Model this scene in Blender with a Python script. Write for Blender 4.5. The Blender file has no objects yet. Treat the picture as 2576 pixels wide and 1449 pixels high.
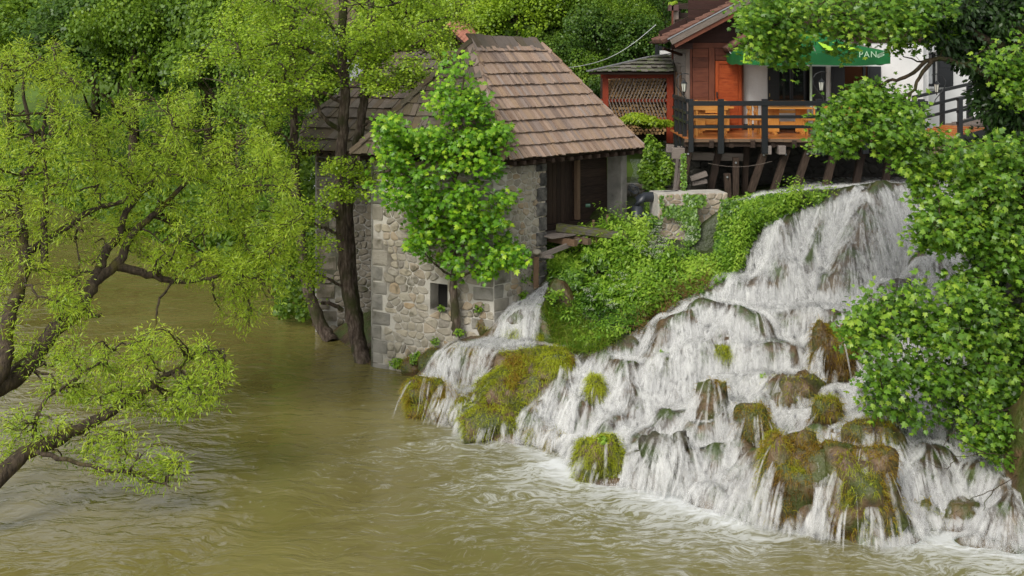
import bpy, math, random
import numpy as np
from mathutils import Vector, Matrix
R = math.radians
rng = np.random.default_rng(7)
random.seed(7)
SC = bpy.context.scene
COL = SC.collection
# ---------------------------------------------------------------- camera (level, shifted lens: verticals stay vertical)
FOC, CX, HY, HC = 2960.0, 1288.0, 104.0, 8.5     # focal length and horizon measured on the photograph, camera height above the river
cd = bpy.data.cameras.new("camera"); cam = bpy.data.objects.new("camera", cd); COL.objects.link(cam)
cam.location = (0, 0, HC); cam.rotation_euler = (R(90), 0, 0)
cd.sensor_width = 36; cd.lens = 36 * FOC / 2576; cd.shift_y = -(724.5 - HY) / 2576
cd.clip_start = 0.1; cd.clip_end = 600
SC.camera = cam
# ---------------------------------------------------------------- sky and sun (overcast)
w = bpy.data.worlds.new("World"); SC.world = w; w.use_nodes = True
nt = w.node_tree; nt.nodes.clear()
sky = nt.nodes.new('ShaderNodeTexSky'); sky.sky_type = 'NISHITA'; sky.sun_disc = False
sky.sun_elevation = R(42); sky.sun_rotation = R(215); sky.air_density = 1.0; sky.dust_density = 1.0; sky.ozone_density = 1.0
hs = nt.nodes.new('ShaderNodeHueSaturation'); hs.inputs['Saturation'].default_value = 0.08
bg = nt.nodes.new('ShaderNodeBackground'); bg.inputs[1].default_value = 0.125
ow = nt.nodes.new('ShaderNodeOutputWorld')
nt.links.new(sky.outputs[0], hs.inputs['Color']); nt.links.new(hs.outputs[0], bg.inputs[0]); nt.links.new(bg.outputs[0], ow.inputs[0])
sl = bpy.data.lights.new("sun", 'SUN'); sl.energy = 1.5; sl.angle = R(25); sl.color = (1, .95, .87)
so = bpy.data.objects.new("sun", sl); COL.objects.link(so)
so.rotation_euler = (R(48), 0, R(-32))     # from the left, behind the camera
SC.view_settings.view_transform = 'Standard'; SC.view_settings.look = 'None'
SC.view_settings.exposure = 0.66; SC.view_settings.gamma = 1
SC.render.engine = 'CYCLES'
cy = SC.cycles; cy.max_bounces = 6; cy.diffuse_bounces = 3; cy.glossy_bounces = 2; cy.transmission_bounces = 3
cy.transparent_max_bounces = 24; cy.use_adaptive_sampling = True; cy.adaptive_threshold = 0.02; cy.use_denoising = True
cy.caustics_reflective = False; cy.caustics_refractive = False
# ---------------------------------------------------------------- maths helpers
def P(u, v, Y): return Vector(((u - CX) / FOC * Y, Y, HC - (v - HY) / FOC * Y))
def Pz(u, v, z):                                  # the point seen at pixel (u, v) at height z
    Y = (HC - z) * FOC / (v - HY); return P(u, v, Y)
def pix(x, y, z): return CX + x / y * FOC, HY + (HC - z) / y * FOC
def hash3(i, j, k, s=0):
    n = (i.astype(np.int64) * 73856093) ^ (j.astype(np.int64) * 19349663) ^ (k.astype(np.int64) * 83492791) ^ (s * 2654435761 & 0x7fffffff)
    n = (n ^ (n >> 13)) * 1274126177 & 0x7fffffff; n = (n ^ (n >> 16)) & 0xffffff
    return n / float(0xffffff)
def vnoise(x, y, z=0.0, s=0):
    x = np.asarray(x, float); y = np.asarray(y, float) + 0 * x; z = np.asarray(z, float) + 0 * x
    i, j, k = np.floor(x), np.floor(y), np.floor(z); f, g, h = x - i, y - j, z - k
    f, g, h = f * f * (3 - 2 * f), g * g * (3 - 2 * g), h * h * (3 - 2 * h); r = 0
    for a in (0, 1):
        for b in (0, 1):
            for c in (0, 1):
                r = r + hash3(i + a, j + b, k + c, s) * (f if a else 1 - f) * (g if b else 1 - g) * (h if c else 1 - h)
    return r * 2 - 1
def fbm(x, y, z=0.0, o=4, s=0):
    r, a = 0, .5
    for q in range(o):
        r = r + a * vnoise(x, y, z, s + q); x, y, z = x * 2.03 + 11.3, y * 2.03 + 5.7, z * 2.03 + 3.1; a *= .5
    return r
def worley(x, y, s=0):                            # distance to the nearest jittered cell point
    i, j = np.floor(x), np.floor(y); d = np.full(np.shape(x), 9.0); idn = np.zeros(np.shape(x))
    for a in (-1, 0, 1):
        for b in (-1, 0, 1):
            hx = hash3(i + a, j + b, i * 0, s); hy = hash3(i + a, j + b, i * 0 + 1, s)
            q = (i + a + hx - x) ** 2 + (j + b + hy - y) ** 2
            idn = np.where(q < d, hx * 0.5 + hy * 0.5, idn); d = np.minimum(d, q)
    return np.sqrt(d), idn
def sstep(a, b, x): t = np.clip((x - a) / (b - a), 0, 1); return t * t * (3 - 2 * t)
def inpoly(u, v, poly):
    r = np.zeros(np.shape(u), bool); n = len(poly)
    for i in range(n):
        x0, y0 = poly[i]; x1, y1 = poly[(i + 1) % n]
        if y0 == y1: continue
        r ^= ((y0 > v) != (y1 > v)) & (u < (x1 - x0) * (v - y0) / (y1 - y0) + x0)
    return r
def nrm(a): return a / np.maximum(np.linalg.norm(a, axis=-1, keepdims=True), 1e-9)
# ---------------------------------------------------------------- object bookkeeping
WL = {}
def wl(p): return WL[p.name] if p else Vector((0, 0, 0))
def props(o, label=None, cat=None, group=None, kind=None):
    if label: o['label'] = label
    if cat: o['category'] = cat
    if group: o['group'] = group
    if kind: o['kind'] = kind
    return o
def link(o, parent=None, world=Vector((0, 0, 0))):
    COL.objects.link(o); WL[o.name] = Vector(world)
    if parent: o.parent = parent
    o.location = Vector(world) - wl(parent); return o
def root(name, label, cat, loc, group=None):
    return props(link(bpy.data.objects.new(name, None), None, Vector(loc)), label, cat, group)
def np_mesh(name, V, faces_k, mat, tint=None, parent=None, uv=None, smooth=False, world=None):
    """V: (n,3); faces_k: list of integer arrays (m,k), one array for each k"""
    V = np.asarray(V, np.float32)
    if world is None: world = Vector(V.mean(axis=0).tolist()) if len(V) else Vector((0, 0, 0))
    V = V - np.array(world, np.float32)
    me = bpy.data.meshes.new(name); faces_k = [np.asarray(f, np.int32) for f in faces_k if len(f)]
    me.vertices.add(len(V)); me.vertices.foreach_set('co', V.ravel())
    nl = sum(f.size for f in faces_k); nf = sum(len(f) for f in faces_k)
    me.loops.add(nl); me.polygons.add(nf)
    me.loops.foreach_set('vertex_index', np.concatenate([f.ravel() for f in faces_k]))
    st, c = [], 0
    for f in faces_k: st.append(c + np.arange(len(f)) * f.shape[1]); c += f.size
    me.polygons.foreach_set('loop_start', np.concatenate(st).astype(np.int32))
    if smooth: me.polygons.foreach_set('use_smooth', np.ones(nf, bool))
    me.update(calc_edges=True)
    if tint is not None:
        a = me.attributes.new('tint', 'FLOAT', 'FACE'); a.data.foreach_set('value', np.asarray(tint, np.float32))
    if uv is not None:
        l = me.uv_layers.new(name='UVMap'); l.data.foreach_set('uv', np.asarray(uv, np.float32).ravel())
    if mat: me.materials.append(mat)
    o = bpy.data.objects.new(name, me); return link(o, parent, world)
class MB:
    """collects boxes, beams and tubes; build() links them as one mesh object. UV: v runs along the piece"""
    def __init__(s): s.v, s.f, s.uv, s.t, s.m = [], [], [], [], 0
    def face(s, idx, uvs, t): s.f.append(idx); s.uv.extend(uvs); s.t.append(t)
    def poly(s, pts, t=None):
        b = len(s.v); s.v += [tuple(p) for p in pts]; t = random.random() if t is None else t
        s.face(list(range(b, b + len(pts))), [(p[0] + p[1], p[2]) for p in pts], t); return s
    def frame(s, c, ax, ay, az, t=None):          # box from its centre and three half-axis vectors, v along az
        b = len(s.v); t = random.random() if t is None else t; o = random.random() * 7
        for i in (-1, 1):
            for j in (-1, 1):
                for k in (-1, 1): s.v.append(tuple(Vector(c) + ax * i + ay * j + az * k))
        lx, ly, lz = ax.length, ay.length, az.length
        for q, (p0, p1) in (((0, 1, 3, 2), (ly, lz)), ((4, 6, 7, 5), (ly, lz)), ((0, 4, 5, 1), (lx, lz)), ((2, 3, 7, 6), (lx, lz)), ((0, 2, 6, 4), (lx, ly)), ((1, 5, 7, 3), (lx, ly))):
            uv = []
            for n in q:
                i, j, k = (n >> 2 & 1) * 2 - 1, (n >> 1 & 1) * 2 - 1, (n & 1) * 2 - 1
                a = {ly: j, lx: i}; 
                if p1 == lz and (p0, p1) == (ly, lz) and q[0] in (0, 4) and q in ((0, 1, 3, 2), (4, 6, 7, 5)): uv.append((o + j * ly, o + k * lz))
                elif q in ((0, 4, 5, 1), (2, 3, 7, 6)): uv.append((o + .37 + i * lx, o + k * lz))
                else: uv.append((o + i * lx, o + j * ly))
            s.face([b + n for n in q], uv, t)
        return s
    def box(s, c, size, rz=0.0, t=None):
        m = Matrix.Rotation(rz, 3, 'Z'); a = [m @ Vector((size[0] / 2, 0, 0)), m @ Vector((0, size[1] / 2, 0)), Vector((0, 0, size[2] / 2))]
        k = max(range(3), key=lambda i: size[i]); a = a[k + 1:] + a[:k + 1]
        return s.frame(c, a[0], a[1], a[2], t)
    def beam(s, p, q, w, h, up=(0, 0, 1), t=None):
        p, q = Vector(p), Vector(q); d = q - p; L = d.length; d.normalize(); up = Vector(up)
        if abs(d.dot(up)) > .97: up = Vector((0, 1, 0))
        sx = d.cross(up).normalized(); sy = sx.cross(d)
        return s.frame((p + q) / 2, sx * w / 2, sy * h / 2, d * L / 2, t)
    def tube(s, pts, r, n=6, t=None, cap=True):
        pts = [Vector(p) for p in pts]; r = [r] * len(pts) if not hasattr(r, '__len__') else r; b = len(s.v); t = random.random() if t is None else t
        ref = Vector((.3, .2, 1)); L = 0; Ls = []
        for i, p in enumerate(pts):
            d = (pts[min(i + 1, len(pts) - 1)] - pts[max(i - 1, 0)]).normalized()
            a = d.cross(ref); a = a.normalized() if a.length > .05 else d.cross(Vector((1, 0, 0))).normalized(); c = d.cross(a)
            if i: L += (p - pts[i - 1]).length
            Ls.append(L)
            for k in range(n): th = 2 * math.pi * k / n; s.v.append(tuple(p + (a * math.cos(th) + c * math.sin(th)) * r[i]))
        for i in range(len(pts) - 1):
            for k in range(n):
                k2 = (k + 1) % n
                s.face([b + i * n + k, b + i * n + k2, b + (i + 1) * n + k2, b + (i + 1) * n + k], [(k / n, Ls[i]), ((k + 1) / n, Ls[i]), ((k + 1) / n, Ls[i + 1]), (k / n, Ls[i + 1])], t)
        if cap:
            for i, e in ((0, 0), (len(pts) - 1, 1)):
                idx = [b + i * n + k for k in range(n)]; idx = idx if e else idx[::-1]; s.face(idx, [(.1 * k, 0) for k in range(n)], t)
        return s
    def lathe(s, c, prof, n=10, t=None):
        b = len(s.v); c = Vector(c); t = random.random() if t is None else t
        for (rr, z) in prof:
            for k in range(n): th = 2 * math.pi * k / n; s.v.append((c.x + rr * math.cos(th), c.y + rr * math.sin(th), c.z + z))
        for i in range(len(prof) - 1):
            for k in range(n):
                k2 = (k + 1) % n; s.face([b + i * n + k, b + i * n + k2, b + (i + 1) * n + k2, b + (i + 1) * n + k], [(0, 0)] * 4, t)
        return s
    def extrude(s, pts, d, t=None):               # outline pts pushed along the vector d
        b = len(s.v); n = len(pts); d = Vector(d); t = random.random() if t is None else t
        s.v += [tuple(Vector(p)) for p in pts] + [tuple(Vector(p) + d) for p in pts]
        s.face([b + i for i in range(n)][::-1], [(0, i * .1) for i in range(n)], t); s.face([b + n + i for i in range(n)], [(0, i * .1) for i in range(n)], t)
        for i in range(n):
            j = (i + 1) % n; s.face([b + i, b + j, b + n + j, b + n + i], [(0, 0), (0, .1), (.1, .1), (.1, 0)], t)
        return s
    def build(s, name, mat, parent=None, smooth=False, world=None, bevel=0):
        v = [Vector(p) for p in s.v]
        if world is None: world = sum(v, Vector()) / max(1, len(v))
        me = bpy.data.meshes.new(name); me.from_pydata([tuple(p - world) for p in v], [], s.f)
        l = me.uv_layers.new(name='UVMap'); l.data.foreach_set('uv', [c for q in s.uv for c in q])
        a = me.attributes.new('tint', 'FLOAT', 'FACE'); a.data.foreach_set('value', s.t)
        if smooth: me.polygons.foreach_set('use_smooth', [True] * len(s.f))
        if mat: me.materials.append(mat)
        o = bpy.data.objects.new(name, me); link(o, parent, world)
        if bevel: m = o.modifiers.new('b', 'BEVEL'); m.width = bevel; m.segments = 1; m.limit_method = 'ANGLE'
        return o
# ---------------------------------------------------------------- materials
def ramp(nt, fac, cols, pos=None):
    r = nt.nodes.new('ShaderNodeValToRGB'); e = r.color_ramp.elements; n = len(cols)
    pos = pos or [i / max(1, n - 1) for i in range(n)]
    while len(e) < n: e.new(.5)
    for i, c in enumerate(cols): e[i].position = pos[i]; e[i].color = (*c[:3], 1)
    if fac is not None: nt.links.new(fac, r.inputs[0])
    return r.outputs[0]
def rampv(nt, fac, a, b):
    m = nt.nodes.new('ShaderNodeMapRange'); m.interpolation_type = 'SMOOTHSTEP'; m.inputs[1].default_value = a; m.inputs[2].default_value = b
    nt.links.new(fac, m.inputs[0]); return m.outputs[0]
def math_(nt, op, a, b=None, clamp=False):
    m = nt.nodes.new('ShaderNodeMath'); m.operation = op; m.use_clamp = clamp
    for i, x in enumerate((a, b)):
        if x is None: continue
        if isinstance(x, (int, float)): m.inputs[i].default_value = x
        else: nt.links.new(x, m.inputs[i])
    return m.outputs[0]
def noise(nt, vec, scale, detail=4, dist=0.0, rough=.55):
    n = nt.nodes.new('ShaderNodeTexNoise'); n.inputs['Scale'].default_value = scale; n.inputs['Detail'].default_value = detail
    n.inputs['Distortion'].default_value = dist; n.inputs['Roughness'].default_value = rough
    if vec is not None: nt.links.new(vec, n.inputs['Vector'])
    return n.outputs[0]
def mapping(nt, vec, scale=(1, 1, 1), rot=(0, 0, 0)):
    m = nt.nodes.new('ShaderNodeMapping'); m.inputs['Scale'].default_value = scale; m.inputs['Rotation'].default_value = rot
    nt.links.new(vec, m.inputs[0]); return m.outputs[0]
def mixc(nt, fac, a, b, mode='MIX'):
    m = nt.nodes.new('ShaderNodeMix'); m.data_type = 'RGBA'; m.blend_type = mode
    for i, x in ((0, fac), (6, a), (7, b)):
        if isinstance(x, (int, float)): m.inputs[i].default_value = x
        elif isinstance(x, tuple): m.inputs[i].default_value = (*x[:3], 1)
        else: nt.links.new(x, m.inputs[i])
    return m.outputs[2]
def rnd(nt):                                      # one random number for each object / each tinted face
    oi = nt.nodes.new('ShaderNodeObjectInfo'); at = nt.nodes.new('ShaderNodeAttribute'); at.attribute_name = 'tint'
    return math_(nt, 'FRACT', math_(nt, 'ADD', oi.outputs['Random'], at.outputs['Fac']))
def newmat(name):
    m = bpy.data.materials.new(name); m.use_nodes = True; nt = m.node_tree; b = nt.nodes['Principled BSDF']; return m, nt, b
def surf(name, cols, scale=3.0, rough=.85, bump=.3, bscale=None, coord='pos', stretch=(1, 1, 1), rndcols=None, rf=.6, moss=None, spec=.3, dist=.0, detail=5, bdist=.02):
    """noise-driven colours; rndcols: a colour for each piece; moss: (colour, amount, scale)"""
    m, nt, b = newmat(name)
    if coord == 'pos': g = nt.nodes.new('ShaderNodeNewGeometry'); vec = g.outputs['Position']
    elif coord == 'uv': g = nt.nodes.new('ShaderNodeUVMap'); vec = g.outputs[0]
    else: g = nt.nodes.new('ShaderNodeTexCoord'); vec = g.outputs['Object']
    vm = mapping(nt, vec, stretch); n = noise(nt, vm, scale, detail, dist)
    c = ramp(nt, n, cols, [.3 + .4 * i / max(1, len(cols) - 1) for i in range(len(cols))])
    if rndcols: c = mixc(nt, rf, c, ramp(nt, rnd(nt), rndcols))
    if moss:
        n2 = noise(nt, vec, moss[2], 4); f = rampv(nt, n2, 1 - moss[1] - .12, 1 - moss[1] + .12); c = mixc(nt, f, c, moss[0])
    nt.links.new(c, b.inputs['Base Color']); b.inputs['Roughness'].default_value = rough; b.inputs['Specular IOR Level'].default_value = spec
    if bump:
        bn = nt.nodes.new('ShaderNodeBump'); bn.inputs['Strength'].default_value = bump; bn.inputs['Distance'].default_value = bdist
        nt.links.new(noise(nt, vm, bscale or scale * 3, 5), bn.inputs['Height']); nt.links.new(bn.outputs[0], b.inputs['Normal'])
    return m
def plain(name, col, rough=.5, metal=0.0, spec=.5):
    m, nt, b = newmat(name); b.inputs['Base Color'].default_value = (*col, 1); b.inputs['Roughness'].default_value = rough
    b.inputs['Metallic'].default_value = metal; b.inputs['Specular IOR Level'].default_value = spec; return m
def leafmat(name, cols, trans=.35, gloss=.07, rough=.4, pos=None, patch=.25):
    gloss *= .4
    m = bpy.data.materials.new(name); m.use_nodes = True; nt = m.node_tree; nt.nodes.clear()
    at = nt.nodes.new('ShaderNodeAttribute'); at.attribute_name = 'tint'
    g = nt.nodes.new('ShaderNodeNewGeometry'); n = noise(nt, g.outputs['Position'], .8, 3)
    f = math_(nt, 'ADD', at.outputs['Fac'], math_(nt, 'MULTIPLY', math_(nt, 'SUBTRACT', n, .5), patch * 2), True)
    c = ramp(nt, f, cols, pos)
    d = nt.nodes.new('ShaderNodeBsdfDiffuse'); t = nt.nodes.new('ShaderNodeBsdfTranslucent'); gl = nt.nodes.new('ShaderNodeBsdfGlossy'); gl.inputs['Roughness'].default_value = rough
    gl.inputs['Color'].default_value = (1, 1, 1, 1)
    nt.links.new(c, d.inputs[0]); nt.links.new(mixc(nt, .35, c, mixc(nt, 1.0, c, (1.6, 1.5, .5), 'MULTIPLY')), t.inputs[0])
    a = nt.nodes.new('ShaderNodeMixShader'); a.inputs[0].default_value = trans; nt.links.new(d.outputs[0], a.inputs[1]); nt.links.new(t.outputs[0], a.inputs[2])
    b = nt.nodes.new('ShaderNodeMixShader'); b.inputs[0].default_value = gloss; nt.links.new(a.outputs[0], b.inputs[1]); nt.links.new(gl.outputs[0], b.inputs[2])
    o = nt.nodes.new('ShaderNodeOutputMaterial'); nt.links.new(b.outputs[0], o.inputs[0]); return m
# ================================================================ terrain of the falls and the bank: one height field
AN = [  # (u, v, depth) read off the photograph: foot of the falls first
 (1160,1090,25.5),(1300,1110,25.0),(1450,1195,23.1),(1600,1222,22.5),(1750,1272,21.6),(1900,1315,20.8),(2060,1342,20.3),(2250,1362,20.0),(2400,1348,20.2),(2550,1385,19.65),
 (1030,1010,27.8),(1100,1058,26.4),(940,925,30.7),(1000,930,30.5),
 # small fall by the mill and its ledge
 (1375,712,29.8),(1340,760,29.2),(1290,800,28.8),(1300,850,28.3),(1200,862,28.2),(1130,868,28.4),(1230,885,27.4),(1140,895,27.5),(1060,935,28.2),(1060,960,27.9),(1180,978,27.0),(1110,975,27.3),(1240,930,27.0),
 (1330,890,27.2),(1420,890,27.0),(1330,960,26.4),(1400,960,26.0),(1290,1030,26.0),(1210,1040,26.1),(1390,1010,25.6),
 # bank
 (1400,640,30.6),(1500,600,31.0),(1640,600,30.6),(1820,560,30.4),(1500,700,29.8),(1650,700,29.4),(1780,660,29.2),(1450,800,28.7),(1560,800,28.4),(1680,760,28.3),(1450,870,27.8),(1540,850,27.7),(1400,560,32.2),(1620,540,32.6),
 # left edge of the main fall, the pool and its rim
 (1560,875,26.9),(1430,915,26.5),(1370,995,25.7),(1680,795,27.6),(1760,750,28.1),(1860,705,28.4),(1885,640,28.9),(1900,600,29.3),(1960,555,29.7),
 (1900,765,27.7),(2050,775,27.7),(2150,790,27.5),(1900,805,26.9),(2100,818,26.6),(2230,820,26.6),(1780,790,27.2),(1650,855,26.5),
 # upper lip and the stream behind it
 (2080,512,30.3),(2150,480,31.0),(2300,466,31.2),(2400,470,31.5),(2470,480,31.6),(2200,462,32.5),(2350,450,33.2),(2100,640,28.9),(2200,650,28.8),(2320,640,29.0),(2400,620,29.4),(2460,700,28.4),(2300,760,27.7),(2420,800,27.4),
 # middle steps
 (1600,960,25.6),(1500,960,25.9),(1500,1080,24.6),(1400,1060,25.2),(1600,1080,24.4),(1750,950,25.6),(1850,925,25.6),(2000,950,25.3),(1750,1060,24.2),(1900,1040,24.2),(2000,1040,24.1),
 (1650,1160,23.2),(1800,1160,22.7),(1900,1160,22.5),(1700,1010,24.9),(1600,1020,25.0),(2080,1085,22.9),(2200,1075,22.9),(2350,1085,22.8),(2480,1120,22.2),(2150,940,25.4),(2250,960,25.2),(2380,960,25.2),(2500,960,25.0),
 (2250,1200,21.4),(2400,1200,21.3),(2500,1240,20.9)]
pts = [tuple(P(*a)) for a in AN]
foot = pts[:13]
pts += [(x + .35, y - 1.3, -.9) for x, y, z in foot] + [(x + .3, y - 4.0, -1.6) for x, y, z in foot[::2]]
pts += [(-6, 28, -1.4), (-6, 24, -1.6), (-5, 31.5, -.8), (-5, 37, 1.0), (-2.5, 31.5, .9), (-1, 31, 1.2), (0, 37, 3.6), (4, 36.5, 4.1), (8, 35.5, 4.3), (12, 36.5, 4.55), (16, 37, 4.6), (16, 32, 4.6), (14, 29, 4.0), (13, 27, 3.2), (12, 25, 2.4), (11, 23, 2.0), (11, 21, 1.2), (12, 19, .8), (16, 24, 2.8), (6, 32.5, 4.2), (8, 32.2, 4.35), (5, 33, 3.9)] + [tuple(P(*a)) for a in ((1660,622,30.3),(1740,622,30.3),(1800,596,30.4),(1700,612,30.6),(1590,610,30.8))]
A = np.array(pts); X0, X1, Y0, Y1, ST = -6.0, 15.0, 18.4, 37.4, .06
gx = np.arange(X0, X1, ST); gy = np.arange(Y0, Y1, ST); GX, GY = np.meshgrid(gx, gy); NX, NY = len(gx), len(gy)
def tps(r2): return np.where(r2 > 1e-9, r2 * np.log(r2 + 1e-9) * .5, 0)
K = tps(((A[:, None, :2] - A[None, :, :2]) ** 2).sum(-1)) + np.eye(len(A)) * .12
Q = np.c_[np.ones(len(A)), A[:, :2]]; M_ = np.block([[K, Q], [Q.T, np.zeros((3, 3))]])
cf = np.linalg.solve(M_, np.r_[A[:, 2], 0, 0, 0])
G = np.c_[GX.ravel(), GY.ravel()]; Z = np.zeros(len(G))
for i in range(0, len(G), 20000):
    g = G[i:i + 20000]; Z[i:i + 20000] = tps(((g[:, None] - A[None, :, :2]) ** 2).sum(-1)) @ cf[:len(A)] + cf[-3] + g @ cf[-2:]
Z = np.clip(Z.reshape(NY, NX), -1.8, 5.2)
BASE = Z.copy()
UU, VV = pix(GX, GY, Z)
MAIN = [(1930,560),(2080,500),(2150,470),(2300,452),(2480,446),(2520,600),(2560,750),(2560,1000),(2580,1180),(2580,1420),(2250,1395),(2060,1375),(1900,1345),(1750,1305),(1600,1255),(1450,1225),(1300,1145),(1140,1110),(1165,1075),(1300,1035),(1375,985),(1425,905),(1560,862),(1680,785),(1760,738),(1850,705),(1882,610)]
wetm = inpoly(UU, VV, MAIN)
def blur(a, n):
    for _ in range(n):
        a = (a + np.roll(a, 1, 0) + np.roll(a, -1, 0) + np.roll(a, 1, 1) + np.roll(a, -1, 1)) / 5
    return a
wm = blur(wetm.astype(float), 30)
wd, wi = worley(GX / 1.0 + fbm(GX * .7, GY * .7, 0, 2, 5) * .6, GY / .85, 3)
dome = np.sqrt(np.clip(1 - (wd / .85) ** 2, 0, 1))
wd2, wi2 = worley(GX / .42 + 9, GY / .38, 8); dome2 = np.sqrt(np.clip(1 - (wd2 / .85) ** 2, 0, 1))
low = 1 - sstep(2.2, 3.0, Z)
q = (Z + fbm(GX * .5, GY * .5, 0, 3, 21) * .95 + dome * .22) / .52; fr = q - np.floor(q)
Zt = .52 * (np.floor(q) + sstep(.5, 1.0, fr) + .10 * fr) - fbm(GX * .5, GY * .5, 0, 3, 21) * .95 - .08
Z = Z * (1 - .82 * wm * low) + (Zt) * .82 * wm * low
Z += (1 - wm) * sstep(.8, 1.6, BASE) * sstep(4.3, 3.6, BASE) * .55 * fbm(GX * .9, GY * .9, 0, 2, 61)
upr = wm * sstep(2.5, 3.1, BASE) * sstep(4.75, 4.3, BASE); ac_ = GX * .86 - GY * .5; al_ = GX * .5 + GY * .86
Z += upr * (.62 * vnoise(ac_ * 1.15 + 3.3, al_ * .45, 0, 81) + .26 * vnoise(ac_ * 2.7, al_ * .8, 0, 82))
Z += wm * (.50 * (dome - .5) * (.45 + .55 * low) + .10 * (dome2 - .5)) + (1 - wm) * .10 * (dome2 - .5) * sstep(.1, .5, BASE) * sstep(4.6, 4.0, BASE)
Z += fbm(GX * 3.1, GY * 3.1, 0, 3, 2) * .05
# level pool in the middle and the flat stream behind the lip
pool = blur(inpoly(UU, VV, [(1800, 762), (1900, 745), (2060, 752), (2150, 768), (2190, 800), (2110, 812), (1900, 800), (1780, 790)]).astype(float), 4)
Z = Z * (1 - pool * .9) + 2.28 * pool * .9
strm = sstep(31.0, 32.2, GY + .0 * GX) * sstep(7.0, 8.6, GX); Z = Z * (1 - strm) + (4.5 + fbm(GX, GY, 0, 2, 4) * .06) * strm
def wpoly(px, z): return [tuple(Pz(u, v, z))[:2] for u, v in px]
lf = blur(inpoly(GX, GY, [(-3.2, 25.4), (-.45, 25.4), (-.40, 27.05), (-1.0, 27.15), (-1.75, 27.3), (-2.1, 28.1), (-3.4, 28.4)]).astype(float), 2); Z = Z * (1 - lf) + np.minimum(Z, .42 + .2 * fbm(GX * 2, GY * 2, 0, 3, 71)) * lf
ledge = blur(inpoly(GX, GY, wpoly([(1145, 858), (1190, 852), (1350, 846), (1440, 864), (1420, 890), (1330, 897), (1240, 896), (1140, 896)], 1.27)).astype(float), 2)
Z = Z * (1 - ledge) + (1.25 + .05 * fbm(GX * 3, GY * 3, 0, 3, 72)) * ledge
rwm = blur(inpoly(GX, GY, [(3.5, 29.6), (5.9, 29.8), (5.95, 30.85), (3.6, 30.85)]).astype(float), 4); Z = Z * (1 - rwm) + np.minimum(Z, 3.0) * rwm
bench = blur(inpoly(GX, GY, wpoly([(1035, 965), (1110, 955), (1240, 968), (1235, 995), (1150, 1012), (1040, 998)], .48)).astype(float), 2); Z = Z * (1 - bench) + (.48 + .05 * fbm(GX * 3, GY * 3, 0, 3, 73)) * bench
ch_ = blur(inpoly(GX, GY, wpoly([(1230, 700), (1330, 700), (1240, 850), (1150, 850)], 1.8)).astype(float), 3); Z = Z + ch_ * .0
Z0 = Z.copy()
def zat(x, y, F=None):
    F = Z if F is None else F
    fx = np.clip((np.asarray(x, float) - X0) / ST, 0, NX - 1.01); fy = np.clip((np.asarray(y, float) - Y0) / ST, 0, NY - 1.01)
    i, j = fx.astype(int), fy.astype(int); a, b = fx - i, fy - j
    return F[j, i] * (1 - a) * (1 - b) + F[j, i + 1] * a * (1 - b) + F[j + 1, i] * (1 - a) * b + F[j + 1, i + 1] * a * b
def hit(u, v, F=None, off=0.0, Ya=18.6, Yb=37.2):
    """where the sight line through (u, v) meets the terrain (used to read places off the photograph)"""
    u = np.atleast_1d(np.asarray(u, float)); v = np.atleast_1d(np.asarray(v, float)); res = np.full(len(u), Yb)
    Ys = np.arange(Ya, Yb, .05); done = np.zeros(len(u), bool)
    for Y in Ys:
        z = HC - (v - HY) / FOC * Y; t = zat((u - CX) / FOC * Y, np.full(len(u), Y), F) + off
        h = (~done) & (z <= np.maximum(t, 0)); res[h] = Y; done |= h
    z = HC - (v - HY) / FOC * res; return np.c_[(u - CX) / FOC * res, res, z]
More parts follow.
